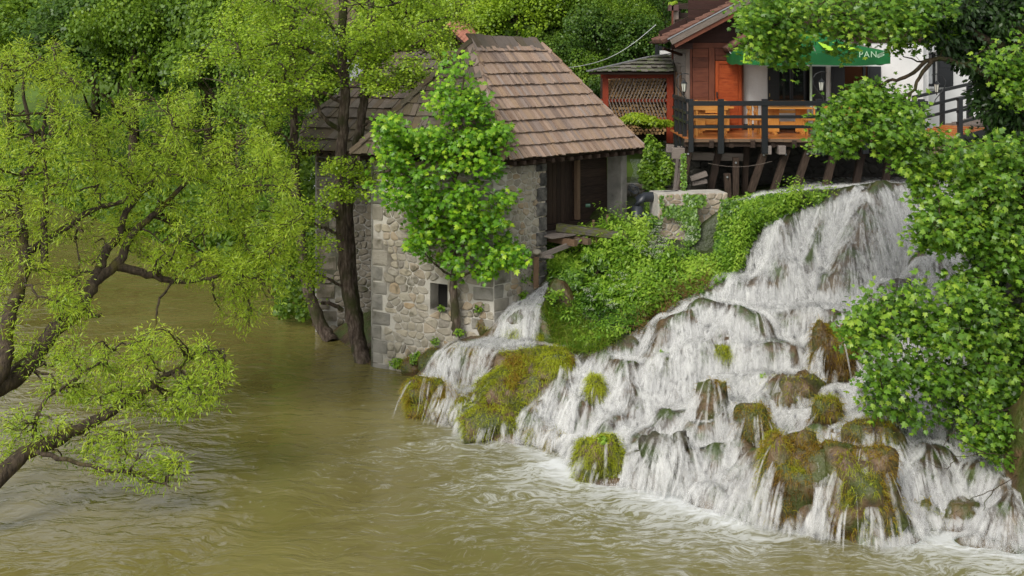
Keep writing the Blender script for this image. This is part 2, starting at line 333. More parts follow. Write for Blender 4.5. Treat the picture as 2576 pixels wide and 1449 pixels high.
# ---------------------------------------------------------------- mossy boulders standing in the falls (things), read as (u, v top, v bottom, width, moss)
MOSS_C = [(.11, .065, .016), (.30, .18, .03), (.38, .30, .03), (.28, .34, .022), (.42, .46, .04)]
M_moss = leafmat('moss_strands', MOSS_C, .35, .03, patch=.35)
M_mossg = leafmat('bright_moss_strands', [(.16, .17, .015), (.30, .34, .02), (.42, .47, .03), (.52, .58, .05)], .3, .03, patch=.35)
M_trav = surf('wet_travertine', [(.022, .014, .009), (.095, .055, .028), (.16, .10, .05), (.07, .065, .025)], 3.2, .42, 1.0, 12, moss=((.06, .075, .014), .5, 1.7), spec=.5, bdist=.05)
M_dark = surf('dark_wet_rock', [(.02, .018, .014), (.06, .05, .035), (.09, .085, .05)], 3, .35, .9, 12, moss=((.04, .06, .012), .5, 1.9), spec=.5, bdist=.05)
BOULD = [
 (2105, 818, 1000, 100, .75, 'tall mossy rock column parting the upper curtain below the pool'),
 (2010, 1098, 1332, 150, .8, 'broad tawny mossy boulder at the foot, just left of the split trickle'),
 (2180, 1150, 1358, 170, .55, 'big brown and moss boulder at the foot, right of the split trickle'),
 (2215, 1080, 1200, 130, .6, 'mossy overhanging block behind the biggest brown boulder'),
 (1520, 1112, 1222, 118, .95, 'round bright moss boulder standing alone in the foam at the foot'),
 (1905, 1035, 1140, 82, .7, 'golden moss cone in the middle of the main fall'),
 (1793, 955, 1085, 60, .6, 'narrow amber moss rib left of the golden cone'),
 (2085, 1010, 1085, 66, .8, 'green moss hump above the broad tawny boulder'),
 (2000, 955, 1050, 150, .4, 'wide half-drowned green hump under a thin veil of water'),
 (1822, 882, 920, 42, .9, 'little moss cap high on the step under the pool'),
 (1497, 958, 1030, 34, .9, 'thin upright moss streak stone beside the left cascade'),
 (1395, 1092, 1145, 46, .7, 'small mossy stone at the left foot of the cascade'),
 (1345, 1085, 1112, 40, .7, 'low brown stone awash at the left foot of the cascade'),
 (1665, 905, 960, 60, .5, 'brown mossy knob with a sprig of weeds on it'),
 (1065, 955, 1030, 92, .8, 'leftmost mossy block at the river edge'),
 (1120, 975, 1045, 60, .7, 'brown mossy block next to the leftmost one'),
 (1160, 1005, 1060, 50, .7, 'small mossy block between two thin trickles'),
 (1245, 1035, 1092, 150, .95, 'low bright moss mound lying at the water line'),
 (1340, 895, 965, 140, .95, 'shaggy moss shoulder under the brown ledge'),
 (1300, 945, 1032, 170, .95, 'largest shaggy moss mound beside the small ledge fall'),
 (1400, 895, 960, 100, .9, 'mossy shoulder between the ledge and the main cascade'),
 (2415, 1072, 1140, 70, .05, 'black wet rock under the maple spray'),
 (2330, 1260, 1350, 100, .3, 'dark green rock behind the falling curtain, right of the biggest boulder'),
 (2430, 1270, 1350, 100, .3, 'dark green rock behind the falling curtain, near the right wall'),
 (1690, 1090, 1230, 130, .15, 'dark hollow rock behind the central foot curtain'),
 (1290, 838, 862, 50, .95, 'small green moss cushion in the ledge pool'),
 (1345, 842, 860, 34, .95, 'smallest green moss cushion on the ledge rim'),
]
def ico(n):
    import bmesh
    b = bmesh.new(); bmesh.ops.create_icosphere(b, subdivisions=n, radius=1); b.verts.ensure_lookup_table()
    V = np.array([v.co[:] for v in b.verts]); Fc = np.array([[v.index for v in f.verts] for f in b.faces]); b.free(); return V, Fc
ICV, ICF = ico(4)
def strands(name, base, nor, L, wd_, tints, mat, parent=None, droop=1.0, seg=3):
    """curved drooping moss or grass strands: ribbons of seg quads"""
    n = len(base); L = L[:, None]; g = np.array([0, 0, -1.0])
    side = nrm(np.cross(nor, rng.normal(size=(n, 3)))) * wd_[:, None]
    d = nrm(nor + rng.normal(size=(n, 3)) * .45); p = base.copy(); rows = [np.stack([p - side, p + side], 1)]
    for k in range(seg):
        p = p + d * L / seg; d = nrm(d + g * droop * .9)
        s = side * (1 - (k + 1) / (seg + .3)); rows.append(np.stack([p - s, p + s], 1))
    V = np.stack(rows, 1).reshape(-1, 3); b = (np.arange(n) * (seg + 1) * 2)[:, None, None] + (np.arange(seg) * 2)[None, :, None]
    Fq = (b + np.array([0, 1, 3, 2])[None, None]).reshape(-1, 4)
    return np_mesh(name, V, [Fq], mat, np.repeat(tints, seg), parent)
ZT = Z.copy(); bould_data = []; BMK = np.zeros(Z.shape)
for bi, (u, vt, vb, wpx, ms, lab) in enumerate(BOULD):
    p = hit([u], [vb - (vb - vt) * .25], Z0)[0]; Y = p[1]; rx = wpx / 2 * Y / FOC * 1.12; hz = (vb - vt) * Y / FOC
    ry = min(max(rx * .9, .25), .75); zb = p[2] - hz * .25; rz = hz * .78; c = np.array([p[0], Y + ry * .55, zb + hz * 1.02 - rz])
    V = ICV * 1.0; V = np.sign(V) * np.abs(V) ** .86
    W = V * np.array([rx, ry, rz]); n3 = fbm(W[:, 0] * 2.2 + bi * 7, W[:, 1] * 2.2, W[:, 2] * 2.2, 4, bi); n4 = fbm(W[:, 0] * 9 + bi * 7, W[:, 1] * 9, W[:, 2] * 9, 3, bi + 50)
    W = W * (1 + .42 * n3[:, None] * 1.7 + .20 * n4[:, None]) + c
    W[:, 2] = np.minimum(W[:, 2], c[2] + rz * 1.05)
    o = np_mesh('mossy_boulder' if ms > .2 else 'wet_rock', W, [ICF], M_trav if ms > .2 else M_dark, smooth=True)
    props(o, lab, 'boulder', 'boulders standing in the falls'); bould_data.append((o, c, rx, ry, rz, ms, bi))
    m = ((GX - c[0]) / (rx * 1.02)) ** 2 + ((GY - c[1]) / (ry * 1.02)) ** 2; inside = m < 1
    top = c[2] + rz * np.sqrt(np.clip(1 - m, 0, 1)) ** .8 * 1.0
    ZT = np.where(inside, np.maximum(ZT, top), ZT)
    if ms > .72: BMK = np.maximum(BMK, (m < .92).astype(float))
    # moss strands on the top and the sides
    if ms > .2:
        k = rng.integers(0, len(ICF), int(11000 * ms * max(.3, min(1.6, rx * hz * 1.6)))); tri = W[ICF[k]]; nn = nrm(np.cross(tri[:, 1] - tri[:, 0], tri[:, 2] - tri[:, 0])); cc = tri.mean(1) + rng.normal(size=(len(k), 3)) * .02
        mn = vnoise(cc[:, 0] * 2.4, cc[:, 1] * 2.4, cc[:, 2] * 2.4, 77); keep = (nn[:, 2] > -.5) & (nn[:, 1] < .7) & (mn > (.5 - ms) * 1.3 - .25)
        cc, nn = cc[keep], nn[keep]; n = len(cc)
        if n: props(strands('moss', cc, nrm(nn * .5 + np.array([-.1, -.25, .1])), rng.uniform(.06, .24, n), rng.uniform(.003, .007, n), np.clip(.36 + .5 * vnoise(cc[:, 0] * 3, cc[:, 1] * 3, cc[:, 2] * 3, 5) + rng.normal(size=n) * .16 + .15 * nn[:, 2], 0, 1), M_mossg if ms > .85 else M_moss, o), kind='stuff')
# ---------------------------------------------------------------- rock bed mesh
def gridmesh(name, ZZ, mask, mat, off=0.0, extra=None, smooth=True):
    idx = np.arange(NX * NY).reshape(NY, NX); q = np.stack([idx[:-1, :-1], idx[:-1, 1:], idx[1:, 1:], idx[1:, :-1]], -1)
    mk = mask[:-1, :-1] | mask[1:, 1:]; q = q[mk]; used, inv = np.unique(q, return_inverse=True); inv = inv.reshape(q.shape)
    V = np.c_[GX.ravel(), GY.ravel(), (ZZ + off).ravel()][used]
    o = np_mesh(name, V, [inv], mat, smooth=smooth, world=Vector((0, 0, 0)))
    for nm, arr in (extra or {}).items():
        a = o.data.attributes.new(nm, 'FLOAT', 'POINT'); a.data.foreach_set('value', arr.ravel()[used].astype(np.float32))
    return o
def rockmat():
    m, nt, b = newmat('travertine_bed'); g = nt.nodes.new('ShaderNodeNewGeometry'); pos = g.outputs['Position']
    n = noise(nt, pos, 1.6, 6); c = ramp(nt, n, [(.022, .016, .010), (.07, .045, .024), (.14, .09, .045), (.10, .085, .03)], [.3, .45, .58, .7])
    at = nt.nodes.new('ShaderNodeAttribute'); at.attribute_name = 'soil'
    n2 = noise(nt, pos, 2.3, 4); c = mixc(nt, rampv(nt, n2, .46, .6), c, (.06, .085, .015))
    c = mixc(nt, at.outputs['Fac'], c, ramp(nt, noise(nt, pos, 5, 4), [(.02, .028, .008), (.05, .07, .015)]))
    nt.links.new(c, b.inputs['Base Color']); b.inputs['Roughness'].default_value = .45
    bn = nt.nodes.new('ShaderNodeBump'); bn.inputs['Strength'].default_value = .9; bn.inputs['Distance'].default_value = .05
    nt.links.new(noise(nt, pos, 11, 6), bn.inputs['Height']); nt.links.new(bn.outputs[0], b.inputs['Normal']); return m
SMALL = [[(1385,706),(1355,800),(1345,852),(1235,854),(1280,785),(1335,742)], [(1225,846),(1350,846),(1335,861),(1260,870),(1195,872),(1200,860)],
         [(1145,852),(1180,866),(1150,895),(1125,950),(1118,980),(1068,962),(1030,975),(1035,955),(1085,935),(1112,890)], [(1135,890),(1246,892),(1238,975),(1148,985)],
         [(1105,972),(1240,972),(1195,1010),(1165,1075),(1080,1065),(1130,1010)]]
UU, VV = pix(GX, GY, ZT)
soil = sstep(.3, .8, BASE) * (1 - blur((inpoly(UU, VV, MAIN)).astype(float), 12)) * (1 - blur(inpoly(UU, VV, [(940, 930), (1150, 830), (1380, 700), (1430, 870), (1450, 900), (1380, 1040), (1100, 1100), (1000, 1010)]).astype(float), 8))
bed = gridmesh('cascade_rock', Z, (GX > -99), rockmat(), 0, {'soil': soil}); props(bed, kind='structure')
# ---------------------------------------------------------------- water: strands traced downhill over the rock
GZY, GZX = np.gradient(blur(ZT, 2), ST)
def seeds_from(poly, n, F):
    us = np.array([a[0] for a in poly]); vs = np.array([a[1] for a in poly]); out = []
    u = rng.uniform(us.min(), us.max(), n * 3); v = rng.uniform(vs.min(), vs.max(), n * 3); k = inpoly(u, v, poly); u, v = u[k][:n], v[k][:n]
    return hit(u, v, F)
DRY = [[(2068,825),(2125,825),(2150,900),(2150,990),(2095,950),(2075,900)], [(1950,1195),(1990,1122),(2040,1115),(2045,1330),(1950,1300)], [(2090,1160),(2230,1150),(2280,1250),(2285,1330),(2200,1345),(2100,1340)],
       [(1465,1125),(1510,1112),(1575,1170),(1580,1215),(1480,1200)], [(1878,1060),(1925,1045),(1945,1100),(1900,1138),(1875,1130)], [(1772,990),(1795,960),(1815,970),(1800,1050),(1775,1080)], [(2058,1025),(2090,1015),(2110,1060),(2070,1080)]]
sp = [seeds_from(MAIN, 15000, ZT)]
u_, v_ = pix(sp[0][:, 0], sp[0][:, 1], sp[0][:, 2]); dry = np.zeros(len(u_), bool)
for d in DRY: dry |= inpoly(u_, v_, d)
sp[0] = sp[0][~dry]
for poly, n in zip(SMALL, (1300, 260, 560, 130, 170)): sp.append(seeds_from(poly, n, ZT))
LAP = -(blur(ZT, 3) - blur(ZT, 22)); steepm = np.hypot(GZX, GZY)
def trace(S, lmin, lmax, NS, jt=.5, kill=True, dt=.045):
    S = S[(S[:, 2] > .02) & (S[:, 1] < 36)]; n = len(S); px_, py_ = S[:, 0].copy(), S[:, 1].copy(); pz_ = zat(px_, py_, ZT) + .02
    vel = np.zeros((n, 3)); vel[:, 0] = -.35; vel[:, 1] = -.6; life = rng.integers(lmin, lmax, n); paths = []; alive = np.ones((n,), bool); LV = np.zeros((n,), int)
    jit = rng.normal(size=(n, 2)) * jt; trick = rng.random(n) < .14
    for k in range(NS + 1):
        paths.append(np.c_[px_, py_, pz_])
        sx_, sy_ = zat(px_, py_, GZX), zat(px_, py_, GZY); gm = np.maximum(1, np.hypot(sx_, sy_) / 1.1); sx_, sy_ = sx_ / gm, sy_ / gm
        vel[:, 0] += (-sx_ * 7 + jit[:, 0] - .25 - 1.6 * sstep(2.3, 3.0, pz_)) * dt; vel[:, 1] += (-sy_ * 7 - .8 + jit[:, 1]) * dt; vel[:, 2] -= 7 * dt
        sp2 = np.hypot(vel[:, 0], vel[:, 1]); f = np.minimum(1, 1.25 / np.maximum(sp2, .01)); vel[:, 0] *= f; vel[:, 1] *= f
        px_ = px_ + vel[:, 0] * dt; py_ = py_ + vel[:, 1] * dt; nz = pz_ + vel[:, 2] * dt; gz = zat(px_, py_, ZT) + .02
        onb = nz < gz; nz = np.where(onb, gz, nz); vel[:, 2] = np.where(onb, np.clip((nz - pz_) / dt, -2.5, .3), vel[:, 2]); pz_ = nz
        act = alive & (k < life) & (pz_ > -.02)
        if kill: act &= (zat(px_, py_, BMK) < .5) | trick
        LV = np.where(act, k + 1, LV); alive &= act
    PT = np.stack(paths, 1); keep = LV >= 3; return PT[keep], LV[keep]
# where the water gathers: long runs let loose at the lip, the pool and the middle steps
LIP = [[(1930,560),(2080,500),(2150,470),(2300,455),(2480,450),(2520,560),(2300,500),(2160,500),(2060,540),(1940,590)], [(1600,860),(1760,745),(1900,745),(2200,800),(2400,800),(2560,860),(2300,840),(2000,830),(1800,810),(1650,880)], [(1450,920),(1600,900),(2300,950),(2560,980),(2560,1040),(1900,1000),(1450,980)]]
tp_, tl_ = trace(np.concatenate([seeds_from(l, 2600, ZT) for l in LIP]), 90, 150, 150, .25, True)
okc = np.arange(151)[None] < tl_[:, None]
Hc, _, _ = np.histogram2d(tp_[..., 1][okc], tp_[..., 0][okc], bins=(NY, NX), range=((Y0, Y0 + NY * ST), (X0, X0 + NX * ST)))
CH = blur(Hc, 3); CH = CH / (blur(CH, 60) + .6); CH = np.clip(CH / 2.0, 0, 1.2)
WHITE = np.clip(.35 + .72 * CH + 3.4 * LAP + .75 * pool + .14 * fbm(GX * 1.2, GY * 1.2, 0, 3, 55), .04, 1)
S = np.concatenate(sp); S = S[rng.random(len(S)) < .25 + .95 * zat(S[:, 0], S[:, 1], WHITE)]
NS = 24; PT, LV = trace(S, 8, 24, NS, .45); n = len(PT)
steps = np.arange(NS + 1)[None]; tpar = np.clip(steps / LV[:, None], 0, 1)
dirs = np.gradient(PT, axis=1); dirs = nrm(dirs + np.array([0, 0, -1e-4])); side = nrm(np.cross(dirs, np.array([0, -1, .35])[None, None]))
wid = rng.gamma(2.2, .0155, n)[:, None] * (.55 + .45 * np.sin(np.clip(tpar, .02, .98) * math.pi)) + .006
off = rng.uniform(.0, .05, n)[:, None, None] * np.array([0, -.5, .8]) + np.cumsum(rng.normal(size=(n, NS + 1, 1)) * .0025, 1) * side
Lp = PT + off - side * wid[..., None]; Rp = PT + off + side * wid[..., None]
V = np.stack([Lp, Rp], 2).reshape(-1, 3)
b = (np.arange(n) * (NS + 1) * 2)[:, None] + (np.arange(NS) * 2)[None]; vis = steps[:, :-1] < LV[:, None]; b = b[vis]
Fq = b[:, None] + np.array([0, 1, 3, 2])[None]; used, inv = np.unique(Fq, return_inverse=True)
def watermat(soft=True):
    m = bpy.data.materials.new('white_water_strands' if soft else 'water_drops'); m.use_nodes = True; nt = m.node_tree; nt.nodes.clear()
    at = nt.nodes.new('ShaderNodeAttribute'); at.attribute_name = 'tint'; cc = ramp(nt, at.outputs['Fac'], [(.60, .60, .60), (.82, .82, .81), (.92, .92, .90)])
    d = nt.nodes.new('ShaderNodeBsdfDiffuse'); nt.links.new(cc, d.inputs[0]); t = nt.nodes.new('ShaderNodeBsdfTranslucent'); nt.links.new(cc, t.inputs[0])
    a = nt.nodes.new('ShaderNodeMixShader'); a.inputs[0].default_value = .4; nt.links.new(d.outputs[0], a.inputs[1]); nt.links.new(t.outputs[0], a.inputs[2])
    o = nt.nodes.new('ShaderNodeOutputMaterial')
    if not soft: nt.links.new(a.outputs[0], o.inputs[0]); return m
    uv = nt.nodes.new('ShaderNodeUVMap'); sx = nt.nodes.new('ShaderNodeSeparateXYZ'); nt.links.new(uv.outputs[0], sx.inputs[0])
    def bell(x, pw): e = math_(nt, 'SUBTRACT', math_(nt, 'MULTIPLY', x, 2.0), 1.0); e = math_(nt, 'SUBTRACT', 1.0, math_(nt, 'MULTIPLY', e, e)); return math_(nt, 'POWER', math_(nt, 'MAXIMUM', e, 0.0), pw)
    g = nt.nodes.new('ShaderNodeNewGeometry'); n1 = noise(nt, mapping(nt, g.outputs['Position'], (8, 5, 3.2), (0, 0, 0)), 1.0, 3, .4); n2 = noise(nt, mapping(nt, g.outputs['Position'], (19, 10, 6), (0, 0, 0)), 1.0, 2)
    mot = rampv(nt, math_(nt, 'ADD', math_(nt, 'MULTIPLY', n1, .6), math_(nt, 'MULTIPLY', n2, .4)), .30, .66)
    al = math_(nt, 'MULTIPLY', math_(nt, 'MULTIPLY', bell(sx.outputs[0], .9), bell(sx.outputs[1], .7)), math_(nt, 'MULTIPLY', mot, .60))
    tr = nt.nodes.new('ShaderNodeBsdfTransparent'); b = nt.nodes.new('ShaderNodeMixShader'); nt.links.new(al, b.inputs[0])
    nt.links.new(tr.outputs[0], b.inputs[1]); nt.links.new(a.outputs[0], b.inputs[2]); nt.links.new(b.outputs[0], o.inputs[0]); return m
M_strand = watermat(); M_drop = watermat(False)
tt = np.broadcast_to(tpar[:, :, None], (n, NS + 1, 1))[..., 0]; t0_ = tt[:, :-1][vis]; t1_ = tt[:, 1:][vis]; z_ = t0_ * 0
uvs = np.stack([np.c_[z_, t0_], np.c_[z_ + 1, t0_], np.c_[z_ + 1, t1_], np.c_[z_, t1_]], 1)
o = np_mesh('waterfall_strands', V[used], [inv.reshape(Fq.shape)], M_strand, np.repeat(rng.random(n)[:, None], NS, 1)[vis], uv=uvs, world=Vector((0, 0, 0))); props(o, kind='structure')
# thick white cords where the water runs together
kc = rng.integers(0, len(tp_), 5200); st0 = (rng.random(len(kc)) * np.maximum(tl_[kc] - 16, 1)).astype(int); NC = 22
ii_ = st0[:, None] + np.arange(NC + 1)[None]; CP = tp_[kc[:, None], np.minimum(ii_, 150)]; CL = np.clip(tl_[kc] - st0 - 1, 0, NC)
gd = zat(CP[:, 4, 0], CP[:, 4, 1], CH) + 1.5 * zat(CP[:, 4, 0], CP[:, 4, 1], LAP) + rng.normal(size=len(kc)) * .1; kk = (CL > 5) & (gd > .42); CP, CL = CP[kk], CL[kk]; n2_ = len(CP)
tp2 = np.clip(np.arange(NC + 1)[None] / CL[:, None], 0, 1); dr2 = nrm(np.gradient(CP, axis=1) + np.array([0, 0, -1e-4])); sd2 = nrm(np.cross(dr2, np.array([0, -1, .35])[None, None]))
w2_ = rng.gamma(3, .0145, n2_)[:, None] * (.7 + .3 * np.sin(tp2 * math.pi)) + .008; of2 = rng.uniform(.02, .09, n2_)[:, None, None] * np.array([0, -.5, .8]) + np.cumsum(rng.normal(size=(n2_, NC + 1, 1)) * .004, 1) * sd2
V2 = np.stack([CP + of2 - sd2 * w2_[..., None], CP + of2 + sd2 * w2_[..., None]], 2).reshape(-1, 3); vs2 = np.arange(NC)[None] < CL[:, None]
b2 = ((np.arange(n2_) * (NC + 1) * 2)[:, None] + (np.arange(NC) * 2)[None])[vs2]; F2_ = b2[:, None] + np.array([0, 1, 3, 2])[None]; us2, in2 = np.unique(F2_, return_inverse=True)
t0_, t1_ = tp2[:, :-1][vs2], tp2[:, 1:][vs2]; z_ = t0_ * 0; uv2 = np.stack([np.c_[z_, t0_], np.c_[z_ + 1, t0_], np.c_[z_ + 1, t1_], np.c_[z_, t1_]], 1)
props(np_mesh('waterfall_cords', V2[us2], [in2.reshape(F2_.shape)], M_strand, np.repeat(rng.uniform(.55, 1, n2_)[:, None], NC, 1)[vs2], uv=uv2, world=Vector((0, 0, 0))), kind='structure')
# flow density on the grid -> how thick and white the water sheet is there
ok = (steps < LV[:, None])
H, _, _ = np.histogram2d(PT[..., 1][ok], PT[..., 0][ok], bins=(NY, NX), range=((Y0, Y0 + NY * ST), (X0, X0 + NX * ST)))
den = blur(H, 4); flow = np.clip(den / 2.6, 0, 1)
UUt, VVt = pix(GX, GY, ZT)
mp = inpoly(UUt, VVt, MAIN)
for s_ in SMALL[:3]: mp |= inpoly(UUt, VVt, s_)
wsm = blur(mp.astype(float), 2); sm_ = np.zeros(Z.shape, bool)
for s_, w_s in zip(SMALL, (1.0, .5, .6, .16, .35)): WHITE = np.where(inpoly(UUt, VVt, s_), w_s + .5 * LAP, WHITE)
WHITE = np.clip(WHITE, 0, 1); flow = np.clip(flow * 2, 0, 1) * np.clip(WHITE, 0, 1) * wsm
strf = sstep(31.2, 31.8, GY) * sstep(7.2, 8.2, GX); flow2 = np.maximum(flow, strf * .55)
slope = np.hypot(GZX, GZY)
def sheetmat():
    m = bpy.data.materials.new('falling_water'); m.use_nodes = True; nt = m.node_tree; nt.nodes.clear()
    g = nt.nodes.new('ShaderNodeNewGeometry'); pos = g.outputs['Position']
    fl = nt.nodes.new('ShaderNodeAttribute'); fl.attribute_name = 'flow'; slp = nt.nodes.new('ShaderNodeAttribute'); slp.attribute_name = 'steep'
    m1 = mapping(nt, pos, (9, 3.0, 1.5), (0, 0, R(-24))); n1 = noise(nt, m1, 1.0, 4, .5)
    m2 = mapping(nt, pos, (22, 6, 3.5), (0, 0, R(-24))); n2 = noise(nt, m2, 1.0, 3, .3); n3 = noise(nt, pos, 1.1, 3)
    s = math_(nt, 'ADD', math_(nt, 'MULTIPLY', n1, .55), math_(nt, 'ADD', math_(nt, 'MULTIPLY', n2, .3), math_(nt, 'MULTIPLY', n3, .15)))
    thr = math_(nt, 'ADD', math_(nt, 'MULTIPLY', fl.outputs['Fac'], 1.05), math_(nt, 'SUBTRACT', math_(nt, 'MULTIPLY', s, 1.6), 1.22))
    al = rampv(nt, thr, -.10, .42)
    d = nt.nodes.new('ShaderNodeBsdfDiffuse'); t = nt.nodes.new('ShaderNodeBsdfTranslucent')
    c = ramp(nt, s, [(.42, .43, .43), (.86, .86, .84)], [.36, .58]); nt.links.new(c, d.inputs[0]); nt.links.new(c, t.inputs[0])
    bn = nt.nodes.new('ShaderNodeBump'); bn.inputs['Strength'].default_value = .5; bn.inputs['Distance'].default_value = .05; nt.links.new(s, bn.inputs['Height']); nt.links.new(bn.outputs[0], d.inputs['Normal'])
    a = nt.nodes.new('ShaderNodeMixShader'); a.inputs[0].default_value = .3; nt.links.new(d.outputs[0], a.inputs[1]); nt.links.new(t.outputs[0], a.inputs[2])
    tr = nt.nodes.new('ShaderNodeBsdfTransparent'); tr.inputs[0].default_value = (.93, .95, .95, 1); gl = nt.nodes.new('ShaderNodeBsdfGlossy'); gl.inputs['Roughness'].default_value = .32
    nt.links.new(bn.outputs[0], gl.inputs['Normal'])
    w_ = nt.nodes.new('ShaderNodeMixShader'); w_.inputs[0].default_value = .05; nt.links.new(tr.outputs[0], w_.inputs[1]); nt.links.new(gl.outputs[0], w_.inputs[2])
    b = nt.nodes.new('ShaderNodeMixShader'); nt.links.new(math_(nt, 'MULTIPLY', al, .93), b.inputs[0]); nt.links.new(w_.outputs[0], b.inputs[1]); nt.links.new(a.outputs[0], b.inputs[2])
    o = nt.nodes.new('ShaderNodeOutputMaterial'); nt.links.new(b.outputs[0], o.inputs[0]); return m
M_sheet = sheetmat()
msk = (flow2 > .03)
zz = blur(Z, 3) + .035 + .03 * fbm(GX * 6, GY * 3, 0, 3, 66) * (flow2)
wf = gridmesh('waterfall', zz, msk, M_sheet, 0, {'flow': np.clip(flow2, 0, 1), 'steep': slope}); props(wf, kind='structure')
# spray: tiny drops thrown off the lips and the foot
steepcells = np.argwhere((slope > 1.0) & (flow > .3)); fc_ = np.argwhere((np.abs(ZT) < .12) & (flow > .15)); pick = np.concatenate([steepcells[rng.integers(0, len(steepcells), 4200)], fc_[rng.integers(0, len(fc_), 5200)]])
dx = gx[pick[:, 1]] + rng.normal(size=len(pick)) * .06; dy = gy[pick[:, 0]] - np.abs(rng.normal(size=len(pick))) * .12; dz = np.maximum(zat(dx, dy, ZT), 0) + np.abs(rng.normal(size=len(pick))) * .08 + .02
c = np.c_[dx, dy, dz]; r = rng.uniform(.003, .008, len(c))[:, None]
tet = np.array([[1, 0, -.5], [-.7, .7, -.5], [-.7, -.7, -.5], [0, 0, 1.3]])
V = (c[:, None] + tet[None] * r[:, None]).reshape(-1, 3); fb = (np.arange(len(c)) * 4)[:, None, None]
Fq = (fb + np.array([[0, 1, 2], [0, 3, 1], [1, 3, 2], [2, 3, 0]])[None]).reshape(-1, 3)
props(np_mesh('water_spray', V, [Fq], M_drop, np.full(len(Fq), .8)), kind='stuff')
# ================================================================ river
rx_ = np.concatenate([np.arange(-46, -12, .5), np.arange(-12, 13, .12)]); ry_ = np.concatenate([np.arange(9, 18, .3), np.arange(18, 34, .12), np.arange(34, 76, .6)])
RX, RY = np.meshgrid(rx_, ry_)
cpts = np.array([[x, y] for x, y, z in pts[:13]]); cs = []
order = [12, 10, 11, 0, 1, 2, 3, 4, 5, 6, 7, 8, 9]
for a_, b_ in zip(order[:-1], order[1:]):
    for t in np.linspace(0, 1, 14)[:-1]: cs.append(cpts[a_] * (1 - t) + cpts[b_] * t)
cs = np.array(cs); wgt = np.array([.06 if i < 13 else .22 if i < 26 else .42 if i < 39 else .62 if i < 60 else .85 for i in range(len(cs))])
inten = 1 - .85 * np.exp(-((cs[:, 0] - 5.6) / .9) ** 2)      # calmer in front of the big boulders
D = np.full(RX.shape, 99.0); FW = np.zeros(RX.shape); near = (RX > -5) & (RY < 33)
dd = np.sqrt((RX[near][:, None] - cs[None, :, 0]) ** 2 + (RY[near][:, None] - cs[None, :, 1]) ** 2); kmin = dd.argmin(1)
D[near] = dd.min(1); FW[near] = (wgt * (.45 + .55 * inten))[kmin]
foam = FW * np.exp(-D / (.5 + .75 * FW)) * 1.02; drift = FW * np.exp(-D / 3.0)
wav = .012 * fbm(RX * 1.3, RY * 2.6, 0, 4, 31) + .05 * foam * fbm(RX * 3, RY * 3, 0, 3, 32)
Vr = np.c_[RX.ravel(), RY.ravel(), wav.ravel()]; ii = np.arange(RX.size).reshape(RX.shape)
Fr = np.stack([ii[:-1, :-1], ii[:-1, 1:], ii[1:, 1:], ii[1:, :-1]], -1).reshape(-1, 4)
